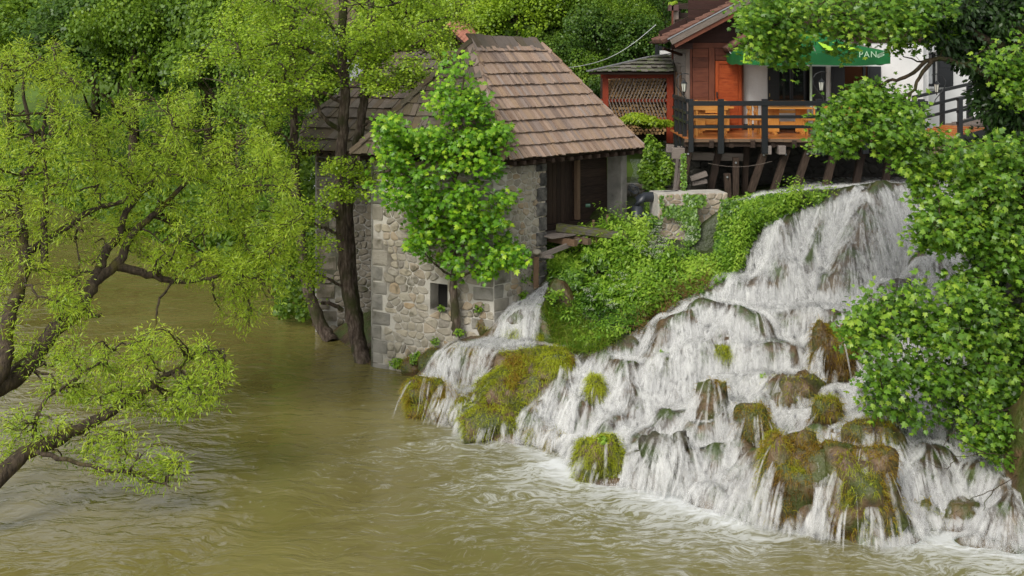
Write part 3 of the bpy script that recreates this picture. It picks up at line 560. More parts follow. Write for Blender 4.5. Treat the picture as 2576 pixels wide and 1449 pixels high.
def rivermat():
    m, nt, b = newmat('river_water'); g = nt.nodes.new('ShaderNodeNewGeometry'); pos = g.outputs['Position']
    fo = nt.nodes.new('ShaderNodeAttribute'); fo.attribute_name = 'foam'; dr = nt.nodes.new('ShaderNodeAttribute'); dr.attribute_name = 'drift'
    wp = nt.nodes.new('ShaderNodeVectorMath'); wp.operation = 'ADD'; nn = nt.nodes.new('ShaderNodeTexNoise'); nn.inputs['Scale'].default_value = .55; nn.inputs['Detail'].default_value = 3
    nt.links.new(pos, nn.inputs['Vector']); sc = nt.nodes.new('ShaderNodeVectorMath'); sc.operation = 'SCALE'; sc.inputs['Scale'].default_value = 1.9; nt.links.new(nn.outputs['Color'], sc.inputs[0])
    nt.links.new(pos, wp.inputs[0]); nt.links.new(sc.outputs[0], wp.inputs[1]); wv = wp.outputs[0]
    s1 = noise(nt, mapping(nt, wv, (2.2, 7, 1), (0, 0, R(-14))), 1.0, 6, .4, .6); s2 = noise(nt, mapping(nt, wv, (7, 20, 1), (0, 0, R(-20))), 1.0, 5, .6, .65); s3 = noise(nt, wv, .35, 3)
    s = math_(nt, 'ADD', math_(nt, 'MULTIPLY', s1, .5), math_(nt, 'MULTIPLY', s2, .5))
    solid = rampv(nt, math_(nt, 'ADD', fo.outputs['Fac'], math_(nt, 'MULTIPLY', math_(nt, 'SUBTRACT', s, .5), 1.7)), .22, .85)
    lines = math_(nt, 'MULTIPLY', rampv(nt, math_(nt, 'ADD', math_(nt, 'MULTIPLY', dr.outputs['Fac'], .26), s), .57, .72), math_(nt, 'ADD', .05, math_(nt, 'MULTIPLY', dr.outputs['Fac'], .85)), True)
    faint = math_(nt, 'MULTIPLY', rampv(nt, s2, .66, .74), .35)
    f = math_(nt, 'MAXIMUM', math_(nt, 'MAXIMUM', solid, lines), math_(nt, 'MULTIPLY', faint, rampv(nt, s3, .42, .58)))
    base = ramp(nt, s3, [(.150, .126, .034), (.192, .166, .052)], [.35, .65])
    base = mixc(nt, math_(nt, 'MULTIPLY', dr.outputs['Fac'], .9, True), base, (.24, .24, .13))
    nt.links.new(mixc(nt, f, base, (.74, .76, .76)), b.inputs['Base Color'])
    ro = nt.nodes.new('ShaderNodeMapRange'); ro.inputs[3].default_value = .06; ro.inputs[4].default_value = .7; nt.links.new(f, ro.inputs[0]); nt.links.new(ro.outputs[0], b.inputs['Roughness'])
    b.inputs['IOR'].default_value = 1.4; b.inputs['Specular IOR Level'].default_value = .8
    w1 = noise(nt, mapping(nt, wv, (1.0, 2.6, 1), (0, 0, R(-12))), 1.0, 3, .3); w2 = noise(nt, mapping(nt, wv, (4, 10, 1), (0, 0, R(-12))), 1.0, 3, .5)
    h = math_(nt, 'ADD', math_(nt, 'MULTIPLY', w1, .7), math_(nt, 'MULTIPLY', w2, .09)); h = math_(nt, 'ADD', h, math_(nt, 'MULTIPLY', f, .12))
    bn = nt.nodes.new('ShaderNodeBump'); bn.inputs['Strength'].default_value = .45; bn.inputs['Distance'].default_value = .13; nt.links.new(h, bn.inputs['Height']); nt.links.new(bn.outputs[0], b.inputs['Normal'])
    return m
rv = np_mesh('river', Vr, [Fr], rivermat(), smooth=True, world=Vector((0, 0, 0))); props(rv, kind='structure')
for nm, arr in (('foam', foam), ('drift', drift)):
    a = rv.data.attributes.new(nm, 'FLOAT', 'POINT'); a.data.foreach_set('value', arr.ravel().astype(np.float32))
# ================================================================ building materials
M_mortar = surf('lime_mortar', [(.36, .335, .29), (.56, .53, .475), (.47, .445, .395)], 1.2, .9, .8, 18, moss=((.10, .085, .06), .36, .9))
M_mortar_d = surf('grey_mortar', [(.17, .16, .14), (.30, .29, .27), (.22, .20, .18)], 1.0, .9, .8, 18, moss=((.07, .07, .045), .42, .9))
ST_C = [(.30, .27, .225), (.44, .40, .32), (.50, .43, .31), (.38, .35, .30), (.46, .30, .14), (.36, .34, .30), (.19, .17, .145), (.42, .37, .28), (.28, .25, .21)]
M_stone = surf('rubble_stone', [(.17, .155, .13), (.34, .31, .255), (.46, .425, .36)], 4, .85, .9, 16, rndcols=ST_C, rf=.5, moss=((.085, .08, .05), .36, 3.1))
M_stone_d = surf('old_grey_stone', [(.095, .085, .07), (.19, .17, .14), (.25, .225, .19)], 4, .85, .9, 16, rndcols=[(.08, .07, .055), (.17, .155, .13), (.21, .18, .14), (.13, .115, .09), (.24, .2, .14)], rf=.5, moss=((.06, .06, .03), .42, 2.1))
M_quoin = surf('cut_grey_block', [(.14, .135, .12), (.27, .255, .225), (.36, .34, .30)], 3, .9, 1, 20, rndcols=[(.15, .145, .135), (.30, .28, .24), (.21, .205, .19), (.34, .30, .235)], moss=((.10, .09, .06), .35, 2.2), rf=.45)
M_quoin_k = surf('blackened_block', [(.02, .02, .02), (.10, .095, .09), (.24, .225, .2)], 5, .9, 1, 22)
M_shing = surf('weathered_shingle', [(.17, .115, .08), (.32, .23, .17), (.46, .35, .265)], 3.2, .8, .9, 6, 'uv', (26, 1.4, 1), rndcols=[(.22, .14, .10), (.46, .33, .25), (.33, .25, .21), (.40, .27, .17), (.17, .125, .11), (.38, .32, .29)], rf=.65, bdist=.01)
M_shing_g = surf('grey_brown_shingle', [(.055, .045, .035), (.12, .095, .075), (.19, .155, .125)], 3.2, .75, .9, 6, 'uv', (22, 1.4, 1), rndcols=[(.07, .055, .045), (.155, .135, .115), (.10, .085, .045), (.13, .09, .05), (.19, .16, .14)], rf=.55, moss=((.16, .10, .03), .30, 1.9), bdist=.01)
M_timber = surf('dark_timber', [(.012, .008, .006), (.035, .022, .016), (.07, .045, .03)], 3, .75, .7, 6, 'uv', (14, 1, 1), rf=.4, rndcols=[(.02, .013, .01), (.06, .038, .026)], bdist=.01)
M_oldwood = surf('grey_weathered_wood', [(.09, .075, .06), (.19, .16, .135), (.28, .24, .21)], 3, .85, .8, 6, 'uv', (18, 1.2, 1), rndcols=[(.13, .10, .08), (.27, .23, .21), (.20, .17, .16)], rf=.5, bdist=.01)
M_rawwood = surf('brown_wood', [(.07, .04, .025), (.15, .09, .055), (.24, .16, .10)], 3, .8, .8, 6, 'uv', (18, 1.2, 1), rndcols=[(.09, .05, .03), (.2, .13, .08), (.14, .11, .08)], rf=.5, bdist=.01)
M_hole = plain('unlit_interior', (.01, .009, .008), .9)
M_glass = plain('window_glass', (.02, .025, .025), .05, 0, .9)
# ---------------------------------------------------------------- rubble wall builder
def clip_poly(p, n, c):                           # keep the side where n.x <= c
    out = []
    for i in range(len(p)):
        a, b = p[i], p[(i + 1) % len(p)]; da, db = n[0] * a[0] + n[1] * a[1] - c, n[0] * b[0] + n[1] * b[1] - c
        if da <= 0: out.append(a)
        if (da < 0) != (db < 0) and abs(da - db) > 1e-9: t = da / (da - db); out.append((a[0] + (b[0] - a[0]) * t, a[1] + (b[1] - a[1]) * t))
    return out
def cells(Wd, Ht, size, holes=(), ay=1.45, seed=1, gap=.013):
    """irregular stones: clipped Voronoi cells over Wd x Ht, flattened by ay"""
    r = np.random.default_rng(seed); s = []
    y = -size
    while y < Ht + size:
        hrow = size / ay * r.uniform(.7, 1.3); x = -size * r.random()
        while x < Wd + size: s.append((x, y + r.normal() * size * .10)); x += size * r.choice([.5, .7, .9, 1.1, 1.5, 1.9])
        y += hrow
    s = np.array(s); q = s * [1, ay]; out = []
    for i, (x, y) in enumerate(s):
        if x < 0 or y < 0 or x > Wd or y > Ht: continue
        if any(h[0] - .05 < x < h[2] + .05 and h[1] - .05 < y < h[3] + .05 for h in holes): continue
        d = np.hypot(q[:, 0] - q[i, 0], q[:, 1] - q[i, 1]); nb = np.argsort(d)[1:12]
        p = [(x - size * 1.4, y - size), (x + size * 1.4, y - size), (x + size * 1.4, y + size), (x - size * 1.4, y + size)]
        for j in nb:
            n = q[j] - q[i]; L = np.linalg.norm(n); n = n / L; c = (n @ q[i]) + L / 2 - gap * r.uniform(.5, 1.5); p = clip_poly([(a, b * ay) for a, b in p], n, c); p = [(a, b / ay) for a, b in p]
            if len(p) < 3: break
        if len(p) < 3: continue
        for nn, c in (((-1, 0), 0), ((1, 0), Wd), ((0, -1), 0), ((0, 1), Ht)): p = clip_poly(p, nn, c)
        for h in holes:                           # push the outline out of an opening
            cx_, cy_ = (h[0] + h[2]) / 2, (h[1] + h[3]) / 2; ex = max(h[0] - x, x - h[2]); ey = max(h[1] - y, y - h[3])
            if ex > ey: p = clip_poly(p, (1, 0) if x < cx_ else (-1, 0), h[0] - .01 if x < cx_ else -h[2] - .01)
            else: p = clip_poly(p, (0, 1) if y < cy_ else (0, -1), h[1] - .01 if y < cy_ else -h[3] - .01)
        if len(p) < 3: continue
        a2 = abs(sum(p[k][0] * p[(k + 1) % len(p)][1] - p[(k + 1) % len(p)][0] * p[k][1] for k in range(len(p)))) / 2
        if a2 < size * size * .06: continue
        ch = []                                   # cut the corners round
        for k in range(len(p)):
            a, b = p[k], p[(k + 1) % len(p)]; L = math.hypot(b[0] - a[0], b[1] - a[1])
            if L < .012: continue
            f = .17 + .08 * r.random(); ch += [(a[0] + (b[0] - a[0]) * f, a[1] + (b[1] - a[1]) * f), (b[0] - (b[0] - a[0]) * f, b[1] - (b[1] - a[1]) * f)]
        if len(ch) > 5: out.append((a2, ch[:14] if len(ch) > 14 else ch))
    return out
def rect_stone(x0, y0, x1, y1, r=.02):
    j = lambda: random.uniform(-.015, .015)
    return ((x1 - x0) * (y1 - y0), [(x0 + r + j(), y0 + j()), (x1 - r + j(), y0 + j()), (x1, y0 + r + j()), (x1 + j(), y1 - r), (x1 - r, y1 + j()), (x0 + r, y1 + j()), (x0, y1 - r + j()), (x0 + j(), y0 + r)])
def stone_mb(mb, ch, O, ex, ez, en, h, t=None):
    cx_ = sum(p[0] for p in ch) / len(ch); cy_ = sum(p[1] for p in ch) / len(ch); b = len(mb.v); n = len(ch); t = random.random() if t is None else t; hh = h * random.uniform(.5, 1.25)
    tl = random.uniform(-.08, .08), random.uniform(-.08, .08)
    for k, (s, d) in enumerate(((1.0, -.015), (1.0, hh * .45), (.72, hh))):
        for p in ch:
            a, c = cx_ + (p[0] - cx_) * s, cy_ + (p[1] - cy_) * s; jt = 0 if k == 0 else random.uniform(-.006, .006)
            mb.v.append(tuple(O + ex * a + ez * c + en * (d + jt + (tl[0] * (a - cx_) + tl[1] * (c - cy_) if k == 2 else 0))))
    for k in (0, 1):
        for i in range(n): j = (i + 1) % n; mb.face([b + k * n + i, b + k * n + j, b + (k + 1) * n + j, b + (k + 1) * n + i], [(0, 0)] * 4, t)
    mb.face([b + 2 * n + i for i in range(n)], [(0, 0)] * n, t)
def wall(name, parent, BLp, BRp, Ht, mats, size, holes=(), seed=1, quoins=(0, 0), n_parts=100, depth=.45, h=.035, top=None, ay=1.45, label=None, kind=None):
    """masonry wall from BL to BR, height Ht: mortar body with real openings, stones set proud of it"""
    mort, stm, qm = mats; BLp, BRp = Vector(BLp), Vector(BRp); ex = (BRp - BLp); Wd = ex.length; ex.normalize(); ez = Vector((0, 0, 1)); en = ex.cross(ez) * 1.0
    body = MB(); xs = sorted({0, Wd, *[h_[0] for h_ in holes], *[h_[2] for h_ in holes]}); zs = sorted({0, Ht, *[h_[1] for h_ in holes], *[h_[3] for h_ in holes]})
    for a0, a1 in zip(xs[:-1], xs[1:]):
        for c0, c1 in zip(zs[:-1], zs[1:]):
            if any(h_[0] <= a0 + 1e-6 and h_[2] >= a1 - 1e-6 and h_[1] <= c0 + 1e-6 and h_[3] >= c1 - 1e-6 for h_ in holes): continue
            c = BLp + ex * (a0 + a1) / 2 + ez * (c0 + c1) / 2 - en * depth / 2
            body.frame(c, en * depth / 2, ex * (a1 - a0) / 2, ez * (c1 - c0) / 2, .5)
    wo = body.build(name, mort, parent)
    if label: wo['label'] = label
    if kind: wo['kind'] = kind
    st = []
    qs = []
    for side, qw in ((0, quoins[0]), (1, quoins[1])):
        if not qw: continue
        z = 0; k = 0
        while z < Ht - .1:
            hh = random.uniform(.26, .46); L = qw * (1.25 if k % 2 else .8) * random.uniform(.9, 1.1); z1 = min(Ht, z + hh)
            x0, x1 = (0, L) if side == 0 else (Wd - L, Wd)
            if (k % 5 != 3 or random.random() < .4) and not any(x0 < h_[2] and x1 > h_[0] and z < h_[3] and z1 > h_[1] for h_ in holes): qs.append((x0, z, x1, z1))
            z = z1; k += 1
    ql = [rect_stone(a + .015, b + .015, c - .015, d - .015) for a, b, c, d in qs]
    for a2, ch in cells(Wd, Ht, size, list(holes) + qs, ay, seed): st.append((a2, ch, stm))
    st += [(a2 * 9, ch, qm) for a2, ch in ql]; st.sort(key=lambda s: -s[0])
    rest = MB()
    for i, (a2, ch, mm) in enumerate(st):
        if i < n_parts: mb = MB(); stone_mb(mb, ch, BLp, ex, ez, en, h if mm is stm else h * .8); mb.build('stone', mm, wo, smooth=False)
        else: stone_mb(rest, ch, BLp, ex, ez, en, h)
    if rest.v: props(rest.build('stone_infill', stm, wo), kind='stuff')
    return wo, ex, en
# ---------------------------------------------------------------- shingled roof plane
def plane_hit(u, v, p0, n):
    d = Vector(((u - CX) / FOC, 1, -(v - HY) / FOC)); o = Vector((0, 0, HC)); t = (Vector(p0) - o).dot(n) / d.dot(n); return o + d * t
def roof(name, parent, poly, n_courses, sw, mat, n_parts=0, thick=.022, seed=3, lift=.055):
    """poly: planar outline, first edge = eave. Shingles are laid up the slope in courses and cut to the outline"""
    rr = random.Random(seed); p0, p1 = Vector(poly[0]), Vector(poly[1]); e1 = (p1 - p0).normalized(); nn = (p1 - p0).cross(Vector(poly[2]) - p1).normalized()
    if nn.z < 0: nn = -nn
    e2 = nn.cross(e1).normalized()
    if e2.z < 0: e2 = -e2
    flat = [((Vector(p) - p0).dot(e1), (Vector(p) - p0).dot(e2)) for p in poly]; top = max(f[1] for f in flat); ch = top / n_courses
    base = MB(); base.extrude([p0 + e1 * a + e2 * b - nn * .06 for a, b in flat], nn * .05, .5); ro = base.build(name, M_timber, parent)
    x0, x1 = min(f[0] for f in flat), max(f[0] for f in flat); cnt = 0; rest = MB(); area = sum(flat[i][0] * flat[(i + 1) % len(flat)][1] - flat[(i + 1) % len(flat)][0] * flat[i][1] for i in range(len(flat)))
    F2 = flat if area > 0 else flat[::-1]; lst = []
    for k in range(n_courses):
        x = x0 - rr.random() * sw
        while x < x1:
            wd_ = sw * rr.uniform(.7, 1.35); c = [(x, k * ch - rr.random() * .03), (x + wd_ - .006, k * ch - rr.random() * .03), (x + wd_ - .006, (k + 1) * ch + .05), (x, (k + 1) * ch + .05)]
            for i in range(len(F2)):
                a, b = F2[i], F2[(i + 1) % len(F2)]; d = (b[0] - a[0], b[1] - a[1]); L = math.hypot(*d)
                if L < 1e-6: continue
                nrm_ = (d[1] / L, -d[0] / L); off = .03 if i == 0 else 0
                c = clip_poly(c, nrm_, nrm_[0] * a[0] + nrm_[1] * a[1] + off)
                if len(c) < 3: break
            if len(c) >= 3:
                ar = abs(sum(c[q][0] * c[(q + 1) % len(c)][1] - c[(q + 1) % len(c)][0] * c[q][1] for q in range(len(c)))) / 2
                if ar > .004: lst.append((ar, k, x, c, rr.random(), rr.uniform(.8, 1.25)))
            x += wd_
    order = sorted(range(len(lst)), key=lambda i: -lst[i][0]); big = set(order[:n_parts])
    for i, (ar, k, x, c, t, th) in enumerate(lst):
        mb = MB() if i in big else rest; b = len(mb.v); n = len(c); o = rr.random() * 9
        for s in (0, 1):
            for a, q in c: f = (q - k * ch) / ch; mb.v.append(tuple(p0 + e1 * a + e2 * q + nn * (lift * (1 - f) * th - .004 + s * thick * th)))
        mb.face([b + n + j for j in range(n)], [(o + c[j][0], c[j][1]) for j in range(n)], t)
        for j in range(n): j2 = (j + 1) % n; mb.face([b + j, b + j2, b + n + j2, b + n + j], [(o, 0), (o + .1, 0), (o + .1, .1), (o, .1)], t)
        if i in big: mb.build('shingle', mat, ro)
    if rest.v: props(rest.build('shingles', mat, ro), kind='stuff')
    return ro
def hip_boards(parent, a, b, n, w, mat, nA=Vector((0, 0, 1))):
    a, b = Vector(a), Vector(b)
    for i in range(n):
        t0, t1 = i / n, (i + 1.12) / n; s = a.lerp(b, t0) + nA * .10; e = a.lerp(b, min(1, t1)) + nA * .06
        mb = MB(); d = (e - s).normalized(); side = d.cross(nA).normalized()
        for sg in (-1, 1): mb.extrude([s, s + side * sg * w - nA * w * .75, e + side * sg * w - nA * w * .75, e], d.cross(side * sg).normalized() * -.03)
        mb.build('hip_board', mat, parent)
# ================================================================ stone mill
mill = root('stone_mill', 'old stone water mill with steep brown shingled hip roof, standing in the river', 'mill', (-.4, 30.5, 0))
zE = 5.61
E1 = Vector((-.08, 28.6, zE)); E2 = P(1620, 372, 31.9); E2.z = zE; E0 = P(880, 387, 30.2); E0.z = zE
nR = (E2 - E1).cross(Vector((-1.07, 30.9, 8.5)) - E1).normalized(); R1 = plane_hit(1185, 103, E1, nR); R2 = plane_hit(1362, 112, E1, nR)
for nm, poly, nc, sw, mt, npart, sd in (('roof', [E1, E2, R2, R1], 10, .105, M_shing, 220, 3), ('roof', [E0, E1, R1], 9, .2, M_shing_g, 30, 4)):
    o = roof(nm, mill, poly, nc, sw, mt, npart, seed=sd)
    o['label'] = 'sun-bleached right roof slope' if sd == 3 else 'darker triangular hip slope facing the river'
# back closure planes
Eb = E2 + Vector((-2.9, 3.3, 0)); Ec = E0 + Vector((3.0, 3.3, 0)); back = MB()
back.extrude([E2, Eb, R2], Vector((0, 0, -.05))); back.extrude([Eb, Ec, R1, R2], Vector((0, 0, -.05))); back.extrude([Ec, E0, R1], Vector((0, 0, -.05))); back.build('back_roof', M_shing_g, mill)
# left wing roof
L0 = P(752, 377, 34.0); L0.z = 5.36; L1 = P(905, 389, 33.0); L1.z = 5.36; LT = P(1010, 150, 36.5); nL = (L1 - L0).cross(LT - L1).normalized()
Lp = [L0, L1] + [plane_hit(u, v, L0, nL) for u, v in ((1040, 250), (1180, 128), (985, 132), (865, 232), (772, 300))]
o = roof('roof', mill, Lp, 10, .2, M_shing_g, 50, seed=5); o['label'] = 'grey left wing roof slope behind the alder trunks'
bk = MB(); far = Vector((1.5, 5, 0)); bk.extrude([L0, Lp[5], Lp[4], Lp[4] + far - Vector((0, 0, 3)), L0 + far], Vector((0, 0, -.05))); bk.build('back_roof', M_shing_g, mill)
hip_boards(mill, E1, R1, 9, .15, M_shing); hip_boards(mill, E0, R1, 12, .14, M_shing_g); hip_boards(mill, E2, R2, 10, .07, M_shing)
hip_boards(mill, L0, Lp[6], 2, .1, M_shing_g); hip_boards(mill, Lp[6], Lp[5], 3, .1, M_shing_g); hip_boards(mill, Lp[5], Lp[4], 5, .1, M_shing_g)
# ridge shingles poking over
dr = (R2 - R1).normalized(); up = (R1 - E1.lerp(E2, .3)).normalized()
for i in range(9):
    p = R1.lerp(R2, (i + .3) / 9.2); mb = MB(); mb.frame(p + Vector((0, 0, .06)) - up * .08 + dr * random.uniform(-.03, .03), dr.cross(up).normalized() * .02, dr * .14, up * random.uniform(.20, .26)); mb.build('ridge_shingle', M_shing_g, mill)
# walls
A_, B_ = Vector((-3.66, 30.75, -1.3)), Vector((-.45, 29.0, -1.3)); D_ = Vector((3.18, 32.25, 0)); eR = (D_ - Vector((B_.x, B_.y, 0))).normalized()
def wpar(u, v, p0, p1):                           # pixel -> (along, up) on the vertical wall through p0, p1
    ex = Vector((p1.x - p0.x, p1.y - p0.y, 0)).normalized(); n = ex.cross(Vector((0, 0, 1))); h = plane_hit(u, v, p0, n); return (h - p0).dot(ex), h.z - p0.z
def hole(p0, p1, u0, v0, u1, v1): a = wpar(u0, v1, p0, p1); b = wpar(u1, v0, p0, p1); return (a[0], a[1], b[0], b[1])
hw = hole(A_, B_, 1082, 716, 1126, 778); h2 = hole(A_, B_, 1055, 440, 1100, 503)
w1, ex1, en1 = wall('wall', mill, A_, B_, 6.75, (M_mortar, M_stone, M_quoin), .26, [hw, h2], 11, (.42, .5), 105, label='river-facing front wall of beige rubble'); 
C_ = Vector((B_.x, B_.y, 0)) + eR * 1.75; Bz = Vector((B_.x, B_.y, .2))
w2, ex2, en2 = wall('wall', mill, Bz, Vector((C_.x, C_.y, .2)), 5.3, (M_mortar, M_stone, M_quoin), .17, [], 12, (.42, 0), 75, ay=1.15, label='right wall of small tan rubble stones')
for k in range(13):                               # blackened jamb blocks
    z = .6 + k * .38; L = random.uniform(.22, .36); c = Vector((C_.x, C_.y, 0)) - eR * (L / 2 - .01); n2 = eR.cross(Vector((0, 0, 1)))
    mb = MB(); mb.frame(c + Vector((0, 0, z + .19)) + n2 * .0, n2 * .06, eR * L / 2, Vector((0, 0, .165))); mb.build('jamb_block', M_quoin_k, w2, bevel=.015)
Dp = Vector((D_.x, D_.y, 0)) - eR * .12; pl = MB(); pl.frame(Dp + Vector((0, 0, 4.3)) - eR.cross(Vector((0, 0, 1))) * .3, eR * .11, eR.cross(Vector((0, 0, 1))) * .28, Vector((0, 0, 1.45))); pl.build('corner_pillar', M_quoin, mill, bevel=.02)
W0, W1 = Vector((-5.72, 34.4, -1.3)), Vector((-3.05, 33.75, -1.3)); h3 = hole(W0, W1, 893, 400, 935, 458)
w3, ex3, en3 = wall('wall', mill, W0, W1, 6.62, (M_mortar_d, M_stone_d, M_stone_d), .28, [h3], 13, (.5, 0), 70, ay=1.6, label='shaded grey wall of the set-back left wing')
for a, b in ((W0, W0 + Vector((1.8, 4, 0))), (A_, A_ + eR * 3.2)):
    mb = MB(); d = (b - a).normalized(); n = d.cross(Vector((0, 0, 1))); mb.frame((a + b) / 2 + Vector((0, 0, 3.3)) + n * .0, n * .04, d * (b - a).length / 2, Vector((0, 0, 3.3))); mb.build('side_wall', M_mortar_d, mill)
def window(parent, p0, ex, en, h, dep=.28, bars=True, fm=None, nm='window'):
    fm = fm or M_timber; O = p0 + ex * h[0] + Vector((0, 0, h[1])); Wd, Ht = h[2] - h[0], h[3] - h[1]; c = O + ex * Wd / 2 + Vector((0, 0, Ht / 2)) - en * dep
    g = MB(); g.frame(c, en * .01, ex * Wd / 2, Vector((0, 0, Ht / 2))); wo = g.build(nm, M_glass if bars else M_hole, parent)
    if bars:
        f = MB(); t = .05
        for s in (-1, 1): f.frame(c + ex * s * (Wd / 2 - t / 2) + en * .03, en * .025, ex * t / 2, Vector((0, 0, Ht / 2))); f.frame(c + Vector((0, 0, s * (Ht / 2 - t / 2))) + en * .032, en * .025, Vector((0, 0, t / 2)), ex * Wd / 2)
        f.frame(c + en * .028, en * .02, ex * .015, Vector((0, 0, Ht / 2))); f.frame(c + en * .026, en * .02, Vector((0, 0, .015)), ex * Wd / 2); f.build('frame', fm, wo)
        s_ = MB(); s_.frame(O + ex * Wd / 2 + en * .02 + Vector((0, 0, -.02)), en * .09, Vector((0, 0, .025)), ex * (Wd / 2 + .03)); s_.build('sill', M_rawwood, wo)
    return wo
window(mill, A_, ex1, en1, h2); window(mill, W0, ex3, en3, h3); window(mill, A_, ex1, en1, hw, .4, False, nm='drain_opening')
# eave rafters
for k in range(15):
    t = .04 + k / 15; p = E1.lerp(E2, t) + Vector((0, 0, -.10)); n2 = eR.cross(Vector((0, 0, 1))); mb = MB(); mb.frame(p - n2 * .28, Vector((0, 0, .05)), eR * .045, n2 * .3); mb.build('rafter_end', M_timber, mill)
for k in range(11):
    t = .06 + k / 11.5; p = E0.lerp(E1, t) + Vector((0, 0, -.10)); mb = MB(); mb.frame(p - en1 * .28, Vector((0, 0, .05)), ex1 * .045, en1 * .3); mb.build('rafter_end', M_timber, mill)
for k in range(7):
    t = .06 + k / 7.5; p = L0.lerp(L1, t) + Vector((0, 0, -.10)); mb = MB(); mb.frame(p + Vector((0, .25, 0)), Vector((0, 0, .05)), Vector((.045, 0, 0)), Vector((0, .3, 0))); mb.build('rafter_end', M_timber, mill)
pl = MB(); pl.beam(E1 + Vector((.15, .55, -.14)), E2 + Vector((-.4, .25, -.14)), .14, .14); pl.build('wall_plate', M_timber, mill)
# timber bay under the right eave: boards, post, sill, threshold deck and joists
n2 = eR.cross(Vector((0, 0, 1))); bay0 = Vector((C_.x, C_.y, 0)); L = (Dp - bay0).length - .1; z0b, z1b = 3.62, 5.5
panel = MB(); panel.frame(bay0 + eR * L / 2 - n2 * .6 + Vector((0, 0, (z0b + z1b) / 2)), n2 * .02, eR * L / 2, Vector((0, 0, (z1b - z0b) / 2))); bay = panel.build('boarded_front', M_timber, mill)
for i in range(8):
    mb = MB(); zc = z0b + (i + .5) * (z1b - z0b) / 8; mb.frame(bay0 + eR * L * .76 - n2 * .57 + Vector((0, 0, zc)), n2 * .015, Vector((0, 0, (z1b - z0b) / 16 - .008)), eR * L * .23); mb.build('board', M_timber, bay)
for i in range(9):
    mb = MB(); xc = (i + .5) * L * .48 / 9; mb.frame(bay0 + eR * xc - n2 * .56 + Vector((0, 0, (z0b + z1b) / 2)), n2 * .015, eR * (L * .48 / 18 - .005), Vector((0, 0, (z1b - z0b) / 2 - .05))); mb.build('board', M_timber, bay)
mb = MB(); mb.frame(bay0 + eR * L * .56 - n2 * .47 + Vector((0, 0, (z0b + z1b) / 2 + .1)), n2 * .06, eR * .055, Vector((0, 0, (z1b - z0b) / 2))); mb.build('post', M_rawwood, mill)
mb = MB(); mb.beam(bay0 - n2 * .45 + Vector((0, 0, z0b)), bay0 + eR * L - n2 * .45 + Vector((0, 0, z0b)), .16, .14); mb.build('sill_beam', M_timber, mill)
for i in range(4):
    mb = MB(); o_ = -.32 + i * .2; mb.beam(bay0 + n2 * o_ - eR * .1 + Vector((0, 0, z0b - .1 - .01 * (i % 2))), bay0 + eR * (L + .35 - .1 * (i % 2)) + n2 * o_ + Vector((0, 0, z0b - .1)), .19, .04); mb.build('threshold_plank', M_oldwood, mill)
for i in range(6):
    mb = MB(); p = bay0 + eR * (.35 + i * .42) + Vector((0, 0, z0b - .24)); mb.beam(p - n2 * .6, p + n2 * random.uniform(.62, .85), .13, .15); mb.build('joist', M_rawwood, mill)
for u, v0, v1 in ((1493, 553, 605), (1528, 540, 600)):
    mb = MB(); mb.beam(P(u, v0, 30.9), P(u - 3, v1, 30.9), .06, .06); mb.build('prop', M_rawwood, mill)
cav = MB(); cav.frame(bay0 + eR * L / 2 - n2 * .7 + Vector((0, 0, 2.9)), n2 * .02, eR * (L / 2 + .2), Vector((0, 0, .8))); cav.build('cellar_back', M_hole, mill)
# ---------------------------------------------------------------- beams, pipe and trestle on the bank
M_mossbeam = surf('mossy_beam', [(.03, .025, .02), (.09, .08, .07), (.17, .16, .15)], 3, .8, .7, 8, 'uv', (10, 1, 1), moss=((.10, .11, .02), .5, 6))
mb = MB(); mb.beam(P(1400, 572, 30.6), P(1655, 604, 30.0), .26, .2); props(mb.build('mossy_beam', M_mossbeam, bevel=.02), 'long dark squared beam with moss lying across the bank below the mill bay', 'beam')
M_pipe = plain('dark_plastic_pipe', (.022, .026, .034), .38)
pp = root('drain_pipe', 'thick dark plastic pipe with an elbow running along the ivy wall and dropping down', 'pipe', P(1606, 560, 31.2))
mb = MB(); mb.tube([P(1800, 487, 32.0), P(1700, 491, 31.6)], .115, 16); mb.build('pipe_run', M_pipe, pp, smooth=True)
mb = MB(); mb.tube([P(1705, 492, 31.62), P(1672, 494, 31.5)], .145, 16); mb.build('pipe_run', M_pipe, pp, smooth=True)
mb = MB(); mb.tube([P(1675, 494, 31.5), P(1650, 495, 31.42), P(1620, 496, 31.3), P(1606, 503, 31.24), P(1603, 520, 31.22)], .135, 16); mb.build('elbow', M_pipe, pp, smooth=True)
mb = MB(); mb.tube([P(1604, 518, 31.22), P(1600, 600, 31.2)], .15, 16); mb.build('down_pipe', M_pipe, pp, smooth=True)
mb = MB()
for k in range(4): c = P(1598 - k * 3, 478 - k * 2, 31.6 + k * .05); mb.tube([c + Vector((.1 * math.cos(a), .01, .1 * math.sin(a))) for a in np.linspace(0, 6.28, 13)], .012, 5, cap=False)
mb.build('pipe_rings', M_pipe, pp, smooth=True)
tr = root('wooden_trestle', 'small weathered plank trestle standing over the top of the little fall beside the mill', 'trestle', P(1347, 720, 29.7))
mb = MB(); mb.beam(P(1348, 722, 29.65), P(1349, 645, 29.65), .13, .13); mb.build('post', M_rawwood, tr)
mb = MB(); mb.beam(P(1305, 715, 30.0), P(1305, 640, 30.0), .12, .12); mb.build('post', M_oldwood, tr)
mb = MB(); mb.beam(P(1298, 637, 30.0), P(1390, 646, 29.5), .15, .07); mb.build('cross_beam', M_oldwood, tr)
mb = MB(); mb.beam(P(1362, 643, 29.5), P(1474, 599, 30.4), .06, .12); mb.build('slanting_rail', M_oldwood, tr)
